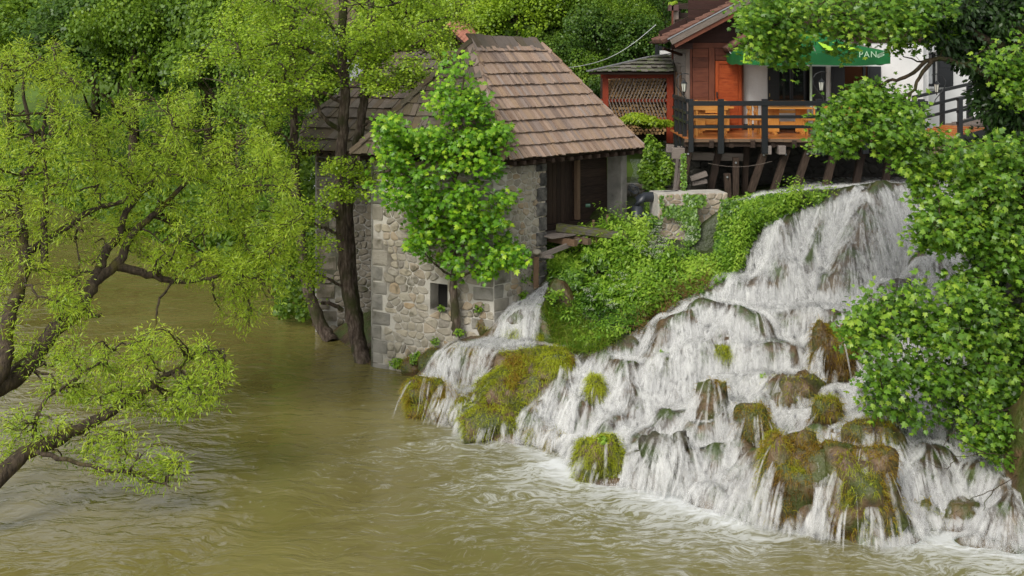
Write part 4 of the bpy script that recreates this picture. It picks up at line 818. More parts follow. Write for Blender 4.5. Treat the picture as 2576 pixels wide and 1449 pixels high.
V_ = ICV * np.array([.12, .12, .08]) + np.array(P(1350, 634, 29.6)); props(np_mesh('pebble', V_, [ICF], M_stone, smooth=True), 'rounded pale stone resting on the trestle beam', 'stone')
mb = MB(); mb.tube([P(1479, 517, 31.2) + Vector((math.cos(a) * .06, 0, math.sin(a) * .02)) for a in (0, 3.1)], .05, 8); props(mb.build('green_bottle', leafmat('green_glass', [(.02, .09, .05), (.03, .12, .07)], .2, .2)), 'green bottle lying on the mill threshold planks', 'bottle')
# ================================================================ retaining wall under the terrace
RW0, RW1 = P(1655, 620, 30.9), P(1835, 620, 30.9); RW0.z = RW1.z = 2.6; RW1.y = 31.2
rw = root('retaining_wall', 'rough stone retaining wall half covered by ivy below the wooden terrace', 'wall', RW0)
wall('wall_face', rw, RW0, RW1, 1.88, (M_mortar, surf('tan_stone', [(.20, .15, .10), (.38, .31, .23), (.46, .40, .31)], 4, .9, 1, 16, rndcols=[(.42, .35, .26), (.34, .26, .18), (.48, .42, .34)]), M_stone), .22, [], 15, (0, 0), 60, depth=.8, h=.03)
# cellar wall far below the deck, under-deck shade put into its stone colour
cw = root('cellar_wall', 'stone wall under the wooden terrace, coloured dark for the shadow there', 'wall', (8, 34.6, 4.2))
M_shade_stone = surf('shade_black_stone', [(.015, .014, .012), (.045, .042, .035)], 3, .6, .8, 14, rndcols=[(.02, .02, .017), (.055, .05, .04)])
wall('wall_face', cw, Vector((4.9, 34.5, 3.6)), Vector((11.6, 34.5, 3.6)), 2.15, (M_shade_stone, M_shade_stone, M_shade_stone), .34, [], 16, (0, 0), 50, depth=.3, h=.03)
# ================================================================ restaurant house, timber annex, terrace
M_white = surf('white_plaster', [(.66, .665, .65), (.78, .785, .77)], 1.5, .9, .35, 22)
M_red = surf('red_brown_boards', [(.07, .022, .013), (.15, .045, .022), (.20, .07, .035)], 2.2, .6, .6, 6, 'uv', (7, 1.2, 1), rndcols=[(.08, .028, .018), (.17, .055, .028), (.12, .04, .03)], rf=.5, bdist=.008)
M_door = surf('orange_red_door', [(.17, .028, .008), (.34, .062, .014), (.42, .10, .028)], 2.4, .5, .5, 6, 'uv', (6, 1.5, 1), rndcols=[(.30, .05, .012), (.40, .08, .02)], rf=.4, bdist=.006)
M_gable = surf('dark_brown_boards', [(.018, .008, .006), (.045, .017, .012)], 2, .7, .4, 6, 'uv', (8, 1, 1), rndcols=[(.02, .009, .007), (.05, .02, .014)])
M_black = plain('black_paint', (.012, .014, .016), .38)
M_honey = surf('varnished_pine', [(.42, .17, .035), (.60, .28, .065), (.68, .36, .10)], 2.2, .35, .3, 6, 'uv', (9, 1.0, 1), rndcols=[(.46, .18, .035), (.62, .28, .06)], rf=.5, spec=.5, bdist=.006)
M_deck = surf('orange_deck_board', [(.36, .11, .028), (.52, .19, .05)], 2.5, .3, .3, 6, 'uv', (9, 1, 1), rndcols=[(.38, .12, .03), (.56, .22, .07)], rf=.5, spec=.6, bdist=.006)
M_tile = surf('clay_roof_tile', [(.09, .045, .032), (.17, .085, .06)], 5, .8, .5, 14, rndcols=[(.07, .04, .03), (.20, .10, .07), (.13, .06, .045)], rf=.5)
M_tile_p = surf('pink_clay_tile', [(.42, .17, .11), (.56, .26, .18)], 5, .8, .4, 14, rndcols=[(.40, .15, .10), (.60, .30, .22)], rf=.5)
M_curt = plain('lace_curtain', (.70, .72, .72), .9)
M_metal = plain('zinc_flashing', (.42, .44, .46), .35, .8)
ZD = HC - 2.62                                      # deck floor height
YF, YB = 31.9, 34.9
house = root('restaurant_house', 'white plastered restaurant with black shutters and a red-brown timber annex above the waterfall', 'house', (9, 35, ZD))
def boxp(name, par, x0, x1, y0, y1, z0, z1, mat, bevel=0, lab=None):
    mb = MB(); mb.box(((x0 + x1) / 2, (y0 + y1) / 2, (z0 + z1) / 2), (x1 - x0, y1 - y0, z1 - z0)); o = mb.build(name, mat, par, bevel=bevel)
    if lab: o['label'] = lab
    return o
def X(u, Y): return (u - CX) / FOC * Y
def Zv(v, Y): return HC - (v - HY) / FOC * Y
xw0 = X(1868, YB); zt = Zv(150, YB)
# white front wall with openings
ops = [(X(1931, YB), Zv(256, YB), X(2078, YB), Zv(167, YB)), (X(2090, YB), ZD, X(2215, YB), Zv(167, YB))]
mbw = MB(); xs = sorted({xw0, 12.2, *[o[0] for o in ops], *[o[2] for o in ops]}); zs = sorted({ZD - .15, 9.0, ops[0][1], ops[0][3]})
for a0, a1 in zip(xs[:-1], xs[1:]):
    for c0, c1 in zip(zs[:-1], zs[1:]):
        if any(o[0] <= a0 + 1e-6 and o[2] >= a1 - 1e-6 and o[1] <= c0 + .2 and o[3] >= c1 - 1e-6 for o in ops): continue
        mbw.box(((a0 + a1) / 2, YB + .2, (c0 + c1) / 2), (a1 - a0, .4, c1 - c0), t=.5)
wallA = mbw.build('wall', M_white, house)
boxp('wall_base', house, xw0 + .002, 12.2, YB - .02, YB + .1, ZD, ZD + .17, M_black)
def shutter(par, x0, x1, z0, z1, y, lean=0.0):
    s = boxp('shutter', par, x0, x1, y - .05, y, z0, z1, M_black)
    for k in (0, 1):
        za = z0 + .06 + k * (z1 - z0) / 2; boxp('shutter_panel', s, x0 + .05, x1 - .05, y - .062, y - .048, za, za + (z1 - z0) / 2 - .1, M_black, .006)
    return s
def casement(par, x0, x1, z0, z1, y, curtain=False):
    wo = boxp('window', par, x0, x1, y + .16, y + .18, z0, z1, M_glass); t = .055
    f = MB(); cx_ = (x0 + x1) / 2
    for xx in (x0 + t / 2, cx_, x1 - t / 2): f.box((xx, y + .12, (z0 + z1) / 2), (t if xx != cx_ else .09, .06, z1 - z0))
    for zz_ in (z0 + t / 2, z1 - t / 2): f.box((cx_, y + .125, zz_), (x1 - x0, .055, t))
    f.build('frame', M_black, wo)
    if curtain:
        for a, b in ((x0 + t, cx_ - .05), (cx_ + .05, x1 - t)):
            c = MB(); n = 14; zb, zc = z0 + .08, z0 + (z1 - z0) * .66
            for i in range(n):
                xa, xb = a + (b - a) * i / n, a + (b - a) * (i + 1) / n; ya, yb_ = y + .150 + .008 * math.sin(i * 1.9), y + .150 + .008 * math.sin((i + 1) * 1.9)
                c.poly([(xa, ya, zb + .02 * (i % 2)), (xb, yb_, zb + .02 * ((i + 1) % 2)), (xb, yb_, zc), (xa, ya, zc)], .5)
            c.build('curtain', M_curt, wo)
    return wo
o1 = ops[0]; shutter(house, X(1931, YB), X(1958, YB), o1[1], o1[3], YB); casement(house, X(1958, YB), X(2030, YB), o1[1], o1[3], YB); shutter(house, X(2040, YB), X(2076, YB), o1[1], o1[3], YB)
boxp('window_recess', house, X(1931, YB), X(2078, YB), YB + .3, YB + .34, o1[1], o1[3], M_hole)
for k in range(2): boxp('hinge', house, X(1934, YB), X(1936, YB), YB - .07, YB - .05, o1[1] + .15 + k * .5, o1[1] + .25 + k * .5, plain('brass', (.35, .26, .1), .4, .8) if k == 0 else bpy.data.materials['brass'])
o2 = ops[1]; shutter(house, o2[0], X(2124, YB), ZD + .02, o2[3], YB)
boxp('entrance_interior', house, o2[0], o2[2], YB + 1.2, YB + 1.25, ZD, o2[3], plain('warm_inner_wall', (.20, .07, .03), .8))
boxp('entrance_frame', house, X(2172, YB), X(2178, YB), YB + .02, YB + .12, ZD, o2[3], M_black); shutter(house, X(2182, YB), o2[2], ZD + .02, o2[3], YB)
# upper timber storey and eaves
for i in range(12): boxp('upper_board', house, xw0 + .02, 12.2, YB - .03 - .004 * (i % 2), YB + .1, Zv(118, YB) + i * .17 + .12, Zv(118, YB) + i * .17 + .285, M_gable)
# right-hand part of the house, standing further back
Y2 = 37.5; xr0 = 12.2; wz0, wz1 = Zv(218, Y2), Zv(134, Y2); wx0, wx1 = X(2294, Y2), X(2355, Y2)
mbw = MB(); xs = [xr0, wx0, wx1, 22]; zs = [Zv(342, Y2), wz0, wz1, 11]
for a0, a1 in zip(xs[:-1], xs[1:]):
    for c0, c1 in zip(zs[:-1], zs[1:]):
        if a0 == wx0 and c0 == wz0: continue
        mbw.box(((a0 + a1) / 2, Y2 + .2, (c0 + c1) / 2), (a1 - a0, .4, c1 - c0), t=.5)
rwall = mbw.build('wall', M_white, house); rwall['label'] = 'set-back white wall at the right with a curtained window'
boxp('wall_return', house, 12.2, 12.5, YB + .41, Y2, 3.6, 11, M_white)
casement(house, wx0, wx1, wz0, wz1, Y2, True); shutter(house, X(2357, Y2), X(2396, Y2), wz0 - .02, wz1 + .03, Y2 - .02); shutter(house, X(2276, Y2), wx0, wz0, wz1, Y2 - .02)
boxp('window_hood', house, wx0 - .1, wx1 + .1, Y2 - .3, Y2, wz1 + .05, wz1 + .1, M_white); boxp('sill', house, wx0 - .05, wx1 + .05, Y2 - .12, Y2 + .0, wz0 - .06, wz0, M_white)
boxp('roof', house, 11.5, 22, Y2 - .8, Y2 + 3, 11.02, 11.1, M_tile)
# cut yellow stone base
M_ash = surf('yellow_ashlar', [(.40, .30, .16), (.52, .41, .25)], 5, .85, .8, 16, rndcols=[(.36, .26, .14), (.56, .46, .30), (.46, .36, .2)], rf=.6)
zz0 = Zv(392, Y2 - .1); nrow = 0
while zz0 < Zv(343, Y2) - .01:
    xx = 12.25 + random.random() * .2 - .2
    while xx < 18:
        ww = random.uniform(.28, .55); boxp('ashlar_block', house, xx, xx + ww - .014, Y2 - .12, Y2 + .3, zz0, zz0 + .148, M_ash, .008); xx += ww
    zz0 += .16; nrow += 1
boxp('plinth', house, 12.1, 19, Y2 - .4, Y2 + .3, 3.9, Zv(392, Y2 - .1), surf('concrete', [(.22, .2, .15), (.34, .3, .22)], 2, .9, .4))
# ---- timber annex
Ya = 34.72; xa0, xa1 = X(1731, Ya), X(1867, Ya)
boxp('annex_core', house, xa0 + .02, xa1, Ya + .04, Ya + 3.4, ZD - .02, 9.2, M_gable)
cols = [(1731, 1741), (1741, 1783), (1783, 1798), (1798, 1866)]
for z0_, z1_ in ((170, 205), (205, 245), (245, 258), (258, 300), (300, 331)):
    boxp('wall_board', house, X(1742, Ya), X(1782, Ya), Ya - .01, Ya + .04, Zv(z1_, Ya) + .008, Zv(z0_, Ya), M_red)
for z0_, z1_ in ((139, 152), (122, 139)): boxp('wall_board', house, X(1799, Ya), X(1865, Ya), Ya - .01, Ya + .04, Zv(z1_, Ya) + .008, Zv(z0_, Ya), M_red)
for z0_, z1_ in ((122, 145), (145, 170)): boxp('wall_board', house, X(1742, Ya), X(1782, Ya), Ya - .01, Ya + .04, Zv(z1_, Ya) + .008, Zv(z0_, Ya), M_red)
for a, b in ((1731, 1741), (1783, 1798)): boxp('wall_post', house, X(a, Ya), X(b, Ya) - .01, Ya - .03, Ya + .04, ZD, Zv(110, Ya), M_red)
boxp('lintel', house, xa0, xa1, Ya - .035, Ya + .03, Zv(121, Ya), Zv(108, Ya), M_red)
for i in range(9): boxp('gable_board', house, xa0, xa1 + .4, Ya - .008 - .004 * (i % 2), Ya + .03, Zv(107, Ya) + i * .14, Zv(107, Ya) + i * .14 + .135, M_gable)
door = boxp('door', house, X(1799, Ya), X(1865, Ya), Ya - .02, Ya + .04, ZD + .01, Zv(153, Ya), M_door)
for a, b, c, d in ((1799, 1807, 153, 331), (1857, 1865, 153, 331)): boxp('door_frame', door, X(a, Ya), X(b, Ya), Ya - .055, Ya - .018, ZD + .012, Zv(c, Ya), M_door)
boxp('door_frame', door, X(1807.3, Ya), X(1856.7, Ya), Ya - .055, Ya - .018, Zv(161, Ya), Zv(153, Ya), M_door)
for i in range(11): z_ = ZD + .03 + i * .165; boxp('door_board', door, X(1808, Ya), X(1856, Ya), Ya - .036, Ya - .019, z_, min(z_ + .16, Zv(162, Ya)), M_door)
boxp('handle', door, X(1801, Ya), X(1804, Ya), Ya - .09, Ya - .055, ZD + .95, ZD + 1.13, M_black); boxp('door_post', house, X(1866, Ya), xw0 - .01, Ya - .03, Ya + .1, ZD, Zv(122, Ya), M_red)
# grey weathered side wall of the annex, running back
for k in range(3):
    y0_, y1_ = Ya + .1 + k * 1.15, Ya + 1.22 + k * 1.15; z_ = 4.35 + .1 * k; i = 0
    while z_ < 8.3:
        hh = random.uniform(.28, .5); boxp('side_board', house, xa0 - .04 - .006 * (i % 2), xa0 + .03, y0_, y1_, z_, min(z_ + hh - .012, 8.35), M_oldwood); z_ += hh; i += 1
boxp('corner_post', house, xa0 - .07, xa0 + .04, Ya - .06, Ya + .09, 4.3, 8.35, M_oldwood)
for k in range(2): boxp('side_frame', house, xa0 - .11, xa0 - .05, Ya + 1.0 + .9 * k, Ya + 1.08 + .9 * k, 6.3, 7.55, M_rawwood)
boxp('plaster_corner', house, xa0 - .35, xa0 - .0, Ya + 3.6, Ya + 3.9, 4.0, 8.2, M_white)
# annex roof: verge boards, flashing, tiles rising to the right
va, vb = P(1668, 107, Ya - .9), P(1905, -18, Ya - .9); d = (vb - va).normalized(); nu = Vector((-d.z, 0, d.x))
dy = Vector((0, 3.6, 0)); vb2 = va + d * 3.2
mb = MB(); mb.extrude([va, vb2, vb2 + nu * -.05, va + nu * -.05], dy); mb.build('roof', M_gable, house)
mb = MB(); mb.beam(va + d * .2 - nu * .09 + Vector((0, -.02, 0)), vb2 - nu * .09 + Vector((0, -.02, 0)), .05, .17, nu); mb.build('verge_board', M_oldwood, house)
mb = MB(); mb.beam(va + d * .25 + Vector((0, .05, 0)) - nu * .24, vb2 - nu * .24 + Vector((0, .05, 0)), .1, .12, nu); mb.build('verge_beam', M_red, house)
mb = MB(); mb.beam(va + d * .15 + nu * .025 + Vector((0, -.03, 0)), vb2 + nu * .025 + Vector((0, -.03, 0)), .07, .03, nu); mb.build('flashing', M_metal, house)
for k in range(8):
    for j in range(13):
        p = va + d * (.0 + j * .25) + Vector((0, .12 + k * .3 + .0, 0)) + nu * (.03 + .012 * (j % 2)); q_ = p + d * .27 + nu * -.012
        mb = MB(); 
        if k < 3 or j < 3: mb.tube([p - d * .02 + nu * .03, q_ + nu * .01], [.09, .075], 6); mb.build('roof_tile', M_tile, house)
mb = MB(); mb.beam(va + d * .2 + dy * .42 + nu * .17, vb2 + dy * .42 + nu * .17, .25, .16, nu); mb.build('ridge_cap', M_gable, house)
boxp('eave_beam', house, X(1690, Ya - .5), X(1742, Ya - .5), Ya - .55, Ya - .2, Zv(124, Ya - .5), Zv(108, Ya - .5), M_gable); mb = MB(); mb.beam(P(1668, 122, Ya - .6), P(1715, 138, Ya + .2), .06, .07); mb.build('eave_strut', M_gable, house)
# small tiled lean-to over the umbrella side
lr0, lr1 = P(1832, 128, 33.9), P(1900, 80, 33.9); dl = (lr1 - lr0).normalized(); nl = Vector((-dl.z, 0, dl.x))
mb = MB(); mb.extrude([lr0, lr0 + dl * 1.6, lr0 + dl * 1.6 - nl * .08, lr0 - nl * .08], Vector((0, .9, 0))); lro = mb.build('porch_roof', M_gable, house)
for j in range(6):
    for k in range(4): p = lr0 + dl * j * .24 + Vector((0, .03 + k * .2, 0)) + nl * .05; mb = MB(); mb.tube([p, p + dl * .26 - nl * .015], [.085, .07], 6); mb.build('roof_tile', M_tile, lro)
for k in range(2): mb = MB(); c = P(1844 + k * 10, 130, 33.85); mb.tube([c + Vector((.09 * math.cos(a), 0, -.07 * math.sin(a))) for a in np.linspace(0, 3.14, 9)], .008, 5); mb.build('cable_loop', M_curt, house)
# ---- roof terrace railing, chairs, chimney pier and flower box
rt = root('roof_terrace_railing', 'dark board railing of the roof terrace above the timber annex', 'railing', P(1770, 60, 38))
for v0, v1, u1 in ((8, 23, 1845), (32, 46, 1800), (60, 72, 1755), (84, 95, 1720)): boxp('rail_board', rt, X(1706, 38), X(u1, 38), 37.97, 38.0, Zv(v1, 38), Zv(v0, 38), M_timber)
for u in (1709, 1790): boxp('railing_post', rt, X(u - 3, 38), X(u + 3, 38), 38.0, 38.07, Zv(100, 38), Zv(5, 38), M_timber)
boxp('terrace_floor', house, X(1700, 38), X(1850, 38), 38.1, 43, Zv(101, 38), Zv(97, 38), M_white)
boxp('terrace_back', house, X(1712, 42), X(1900, 42), 42.5, 42.7, Zv(98, 42), Zv(58, 42), surf('beige_plaster', [(.45, .38, .30), (.5, .43, .35)], 2, .9, .2))
for i, (u, lab) in enumerate(((1726, 'wire-frame chair behind the roof terrace railing, left one'), (1768, 'wire-frame chair behind the roof terrace railing, right one'))):
    c = root('metal_chair', lab, 'chair', P(u, 90, 39)); b = P(u, 96, 39)
    for sx in (-.2, .2): mb = MB(); mb.tube([b + Vector((sx, 0, 0)), b + Vector((sx * .8, .1, .45)), b + Vector((sx, .3, .95))], .012, 5); mb.build('leg', M_black, c)
    mb = MB(); mb.tube([b + Vector((-.2, .3, .95)), b + Vector((0, .33, 1.0)), b + Vector((.2, .3, .95))], .012, 5); mb.tube([b + Vector((-.15, .2, .75)), b + Vector((0, .22, .62)), b + Vector((.15, .2, .75))], .01, 5); mb.build('backrest', M_black, c)
    mb = MB(); mb.box(b + Vector((0, .02, .45)), (.38, .38, .02)); mb.build('seat', M_black, c)
boxp('chimney_pier', house, X(1693, 37.8), X(1706, 37.8), 37.7, 37.95, 6.5, Zv(22, 37.8), surf('peeling_plaster', [(.30, .22, .17), (.5, .44, .38)], 3, .9, .5)); boxp('pier_tile', house, X(1688, 37.8), X(1706, 37.8), 37.6, 38.0, Zv(25, 37.8), Zv(20, 37.8), M_tile)
boxp('rain_pipe', house, X(1689, 37.6), X(1693, 37.6), 37.5, 37.58, 5.5, Zv(12, 37.6), M_red)
fb = boxp('flower_box', None, X(1682, 37.7), X(1705, 37.7), 37.5, 37.9, Zv(27, 37.7), Zv(12, 37.7), plain('brown_plastic', (.10, .05, .045), .6)); props(fb, 'brown plastic flower box with trailing greenery on top of the pier', 'flower box')
# ================================================================ terrace deck
terr = root('wooden_terrace', 'orange plank terrace on slanting timber struts with a black railing, over the falls', 'terrace', (8, YF, ZD))
xd0, xd1 = X(1722, YF), 11.9
nb = 18
for i in range(nb): y0_ = YF + i * (YB - YF) / nb; boxp('deck_board', terr, xd0 + .02, xd1, y0_ + .004, y0_ + (YB - YF) / nb - .004, ZD - .04 - .003 * (i % 2), ZD, M_deck)
x_ = xd0
while x_ < xd1:
    L = random.uniform(1.1, 2.2); boxp('edge_board', terr, x_, min(xd1, x_ + L) - .01, YF - .04, YF, ZD - .10 - random.random() * .02, ZD - .02, M_rawwood); x_ += L
boxp('edge_beam', terr, xd0, xd1, YF + .05, YF + .2, ZD - .24, ZD - .05, M_timber)
for k in range(13): x_ = xd0 + .1 + k * .56; boxp('joist', terr, x_, x_ + .12, YF - .1 * (k % 2) + .02, YB, ZD - .26, ZD - .06, M_timber)
# railing
M_rail = M_black; posts = [1737, 1812, 1922, 2058, 2175, 2315]
for i, u in enumerate(posts): w_ = .16 if i else .13; boxp('railing_post', terr, X(u, YF) - w_ / 2, X(u, YF) + w_ / 2, YF - .14, YF - .02, ZD - (.42 if i else .38), ZD + 1.06, M_rail, .008)
for v0, v1 in ((254, 266), (290, 298), (315, 323)): boxp('rail', terr, X(1730, YF), X(2330, YF), YF - .16 if v0 == 254 else YF - .10, YF - .03 if v0 == 254 else YF - .05, Zv(v1, YF - .1), Zv(v0, YF - .1), M_rail, .006)
xl = X(1730, YF)
for zt_, zb_ in ((1.06, .96), (.72, .64), (.46, .38)): boxp('rail', terr, xl - .05, xl + .03, YF, Ya - .1, ZD + zb_, ZD + zt_ - .003, M_rail, .006)
for k in range(3): boxp('railing_post', terr, xl - .06, xl + .05, YF + .5 + k * .8, YF + .62 + k * .8, ZD - .5, ZD + 1.0, M_rail)
# slanted ramp to the right: deck and rails
ra, rb = Vector((xd1, YF + 1.2, ZD)), Vector((15.2, YF + 3.4, ZD + .5)); dr_ = (rb - ra).normalized(); sr = Vector((-dr_.y, dr_.x, 0)).normalized()
for i in range(14):
    p = ra.lerp(rb, (i + .5) / 14); mb = MB(); mb.beam(p - sr * .7, p + sr * .7, .26, .04); mb.build('ramp_plank', M_deck if i < 5 else M_oldwood, terr)
mb = MB(); mb.beam(ra - sr * .72 - Vector((0, 0, .14)), rb - sr * .72 - Vector((0, 0, .14)), .08, .26); mb.build('ramp_beam', M_black, terr)
for hz in (1.02, .68, .36):
    for sd in (-.72, .72): mb = MB(); mb.beam(ra + sr * sd + Vector((0, 0, hz)), rb + sr * sd + Vector((0, 0, hz)), .07, .09 if hz > 1 else .075); mb.build('rail', M_rail, terr)
for t in (0.02, .34, .66, .98):
    for sd in (-.75, .75): p = ra.lerp(rb, t) + sr * sd; mb = MB(); mb.beam(p - Vector((0, 0, .3)), p + Vector((0, 0, 1.05)), .12, .12); mb.build('railing_post', M_rail, terr)
# struts below
M_strut = surf('shade_brown_strut', [(.018, .012, .009), (.05, .033, .023), (.09, .062, .045)], 3, .85, .8, 6, 'uv', (18, 1.2, 1), bdist=.01)  # brown wood, its colour darkened to stand for shade beneath the deck
STR = [(1733, 375, 1712, 493, 20, M_rawwood), (1718, 372, 1702, 480, 9, M_oldwood), (1708, 372, 1696, 480, 8, M_oldwood), (1810, 372, 1783, 494, 20, M_timber), (1851, 400, 1850, 490, 17, M_rawwood), (1829, 440, 1832, 492, 18, M_rawwood), (1878, 372, 1872, 490, 16, M_timber),
       (1925, 380, 1888, 478, 22, M_rawwood), (1980, 378, 1944, 480, 19, M_rawwood), (2034, 378, 2002, 468, 20, M_rawwood), (2100, 378, 2075, 470, 20, M_rawwood), (2170, 378, 2150, 470, 20, M_timber), (2240, 378, 2225, 465, 20, M_timber), (2322, 378, 2322, 470, 24, M_black)]
for i, (u0, v0, u1, v1, wp, mt) in enumerate(STR):
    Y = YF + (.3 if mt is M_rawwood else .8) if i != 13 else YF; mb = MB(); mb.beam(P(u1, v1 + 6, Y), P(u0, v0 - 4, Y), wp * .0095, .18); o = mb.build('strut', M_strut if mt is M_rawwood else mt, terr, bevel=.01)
    if mt is not M_timber:
        b = MB(); pb = P(u0, v0, Y - .12) * .9 + P(u1, v1, Y - .12) * .1; b.tube([pb, pb - Vector((0, .03, 0))], .028, 8); b.build('bolt_head', M_metal, o)
for u0, v0, u1, v1, Y, h in ((1690, 385, 1722, 386, YF + .2, .3), (1740, 392, 1880, 395, YF + .9, .22), (1676, 373, 1695, 374, YF + .8, .22), (1736, 450, 1778, 436, YF + .4, .14), (1740, 462, 1778, 455, YF + .5, .12)):
    mb = MB(); mb.beam(P(u0, v0, Y), P(u1, v1, Y), .2, h); mb.build('cross_timber', M_oldwood, terr, bevel=.012)
for u in (1930, 1966, 2052, 2100): boxp('beam_end', terr, X(u - 9, YF), X(u + 9, YF), YF - .12, YF + .4, Zv(388, YF), Zv(366, YF), M_oldwood, .012)
mb = MB(); q0, q1 = P(1780, 410, YF), P(1940, 405, YF); mb.tube([q0.lerp(q1, t) + Vector((0, -.1, -.12 * math.sin(t * 3.14))) for t in np.linspace(0, 1, 12)], .006, 5); props(mb.build('loose_cord', M_oldwood), 'thin pale cord slung between the struts under the terrace', 'cord')
# ================================================================ furniture on the terrace
def table(x, y, L, lab):
    t = root('pine_table', lab, 'table', (x, y, ZD), 'varnished pine tables on the terrace')
    for k in range(3): boxp('top_board', t, x - L / 2 - .04 * (k % 2), x + L / 2 + .04 * (k % 2), y - .36 + k * .24, y - .125 + k * .24, ZD + .72, ZD + .76, M_honey, .006)
    for s in (-1, 1):
        boxp('leg_panel', t, x + s * L * .30 - .16, x + s * L * .30 + .16, y - .06, y + .0, ZD + .06, ZD + .72, M_honey, .008); boxp('foot', t, x + s * L * .30 - .05, x + s * L * .30 + .05, y - .32, y + .32, ZD, ZD + .06, M_honey, .006)
    boxp('stretcher', t, x - L * .3, x + L * .3, y + .01, y + .05, ZD + .25, ZD + .35, M_honey); return t
def bench(x, y, L, face, lab, cat='bench', grp='varnished pine benches on the terrace'):
    """face = +1: sitter looks towards +y (back towards the camera); 2/-2: turned a quarter"""
    t = root('pine_bench' if cat == 'bench' else 'pine_chair', lab, cat, (x, y, ZD), grp); M = Matrix.Rotation({1: 0, -1: math.pi, 2: -math.pi / 2, -2: math.pi / 2}[face], 3, 'Z')
    def bb(name, cx_, cy_, cz_, sx, sy, sz): mb = MB(); a = [M @ Vector((sx / 2, 0, 0)), M @ Vector((0, sy / 2, 0)), Vector((0, 0, sz / 2))]; k = max(range(3), key=lambda i: (sx, sy, sz)[i]); a = a[k + 1:] + a[:k + 1]; mb.frame(Vector((x, y, ZD + cz_)) + M @ Vector((cx_, cy_, 0)), *a); mb.build(name, M_honey, t, bevel=.006)
    bb('seat', 0, 0, .44, L, .36, .035)
    for s in (-1, 1): bb('leg', s * (L / 2 - .09), .13, .21, .07, .05, .42); bb('leg', s * (L / 2 - .09), -.15, .45, .07, .045, .90)
    bb('backrest', 0, -.18, .80, L, .03, .16); bb('back_slat', 0, -.176, .56, L - .1, .025, .09); bb('stretcher', 0, -.01, .20, L - .2, .03, .09); return t
table(X(1790, 33.6), 33.6, 1.15, 'pine table in front of the timber annex, leftmost on the terrace'); bench(X(1785, 32.7), 32.65, .95, 1, 'pine bench with its back to the railing, leftmost on the terrace'); bench(X(1790, 34.3), 34.35, 1.0, -1, 'pine bench against the annex wall left of the red door')
table(X(1980, 33.3), 33.3, 1.3, 'pine table in front of the first shuttered window'); bench(X(1895, 33.2), 32.95, .5, 2, 'pine chair seen side-on between the door and the second table', 'chair', 'varnished pine chairs on the terrace'); bench(X(1915, 33.9), 33.9, .5, 2, 'pine chair behind the side-on one, at the white wall corner', 'chair', 'varnished pine chairs on the terrace')
bench(X(2035, 33.0), 32.85, .52, -2, 'pine chair at the right end of the second table', 'chair', 'varnished pine chairs on the terrace'); bench(X(1985, 34.2), 34.3, 1.1, -1, 'pine bench under the first shuttered window')
table(X(2120, 33.2), 33.2, 1.2, 'pine table half hidden by maple leaves, in front of the open entrance'); bench(X(2115, 32.6), 32.6, 1.0, 1, 'pine bench behind the maple leaves, back to the railing')
# lanterns on curved arms
M_lampglass = plain('milky_lamp_glass', (.55, .55, .48), .2)
def lantern(base, top, side, lab, s=1.0):
    t = root('arched_lantern', lab, 'lantern', base, 'black arched lanterns on the railing'); b, c = Vector(base), Vector(top)
    pts_ = [b, b + Vector((-.02 * side, 0, .15)), b + Vector((-.18 * side, 0, .35)), b + Vector((-.38 * side, 0, .62)), b + Vector((-.40 * side, 0, .85)), b + Vector((-.28 * side, 0, 1.02)), b + Vector((-.08 * side, 0, 1.1)), b + Vector((.1 * side, 0, 1.06))]
    sm = []
    for i in range(len(pts_) - 1):
        for q in (0, .33, .66): sm.append(pts_[i].lerp(pts_[i + 1], q))
    sm.append(pts_[-1]); sc_ = (c.z - b.z) / 1.1; sm = [b + (p - b) * sc_ for p in sm]
    mb = MB(); mb.tube(sm, .014, 6); mb.build('arm', M_black, t, smooth=True)
    l = sm[-4].copy(); l.z -= .02; mb = MB(); mb.tube([l, l - Vector((0, 0, .22 * sc_))], .006, 5); mb.build('hanger', M_black, t); l.z -= .22 * sc_
    mb = MB(); mb.lathe(l, [(.005, .0), (.03, -.02), (.045, -.05), (.09, -.09), (.095, -.1)], 6); mb.lathe(l, [(.045, -.32), (.05, -.33), (.02, -.36), (.012, -.41)], 6); mb.build('cap', M_black, t)
    mb = MB(); mb.lathe(l, [(.075, -.1), (.045, -.32)], 6); g = mb.build('glass', M_lampglass, t)
    mb = MB()
    for k in range(6): a = k * math.pi / 3; mb.beam(l + Vector((.078 * math.cos(a), .078 * math.sin(a), -.1)), l + Vector((.048 * math.cos(a), .048 * math.sin(a), -.32)), .01, .01)
    mb.build('cage', M_black, t); return t
lantern(P(1726, 256, YF - .05), P(1726, 184, YF - .05), 1, 'arched lantern on the left corner of the terrace railing')
lantern(P(2072, 256, YF - .05), P(2072, 180, YF - .05), 1, 'arched lantern in front of the dark shutter between window and entrance')
lantern(P(2351, 262, YF + 1.5), P(2351, 186, YF + 1.5), -1, 'arched lantern before the lace-curtained window at the right')
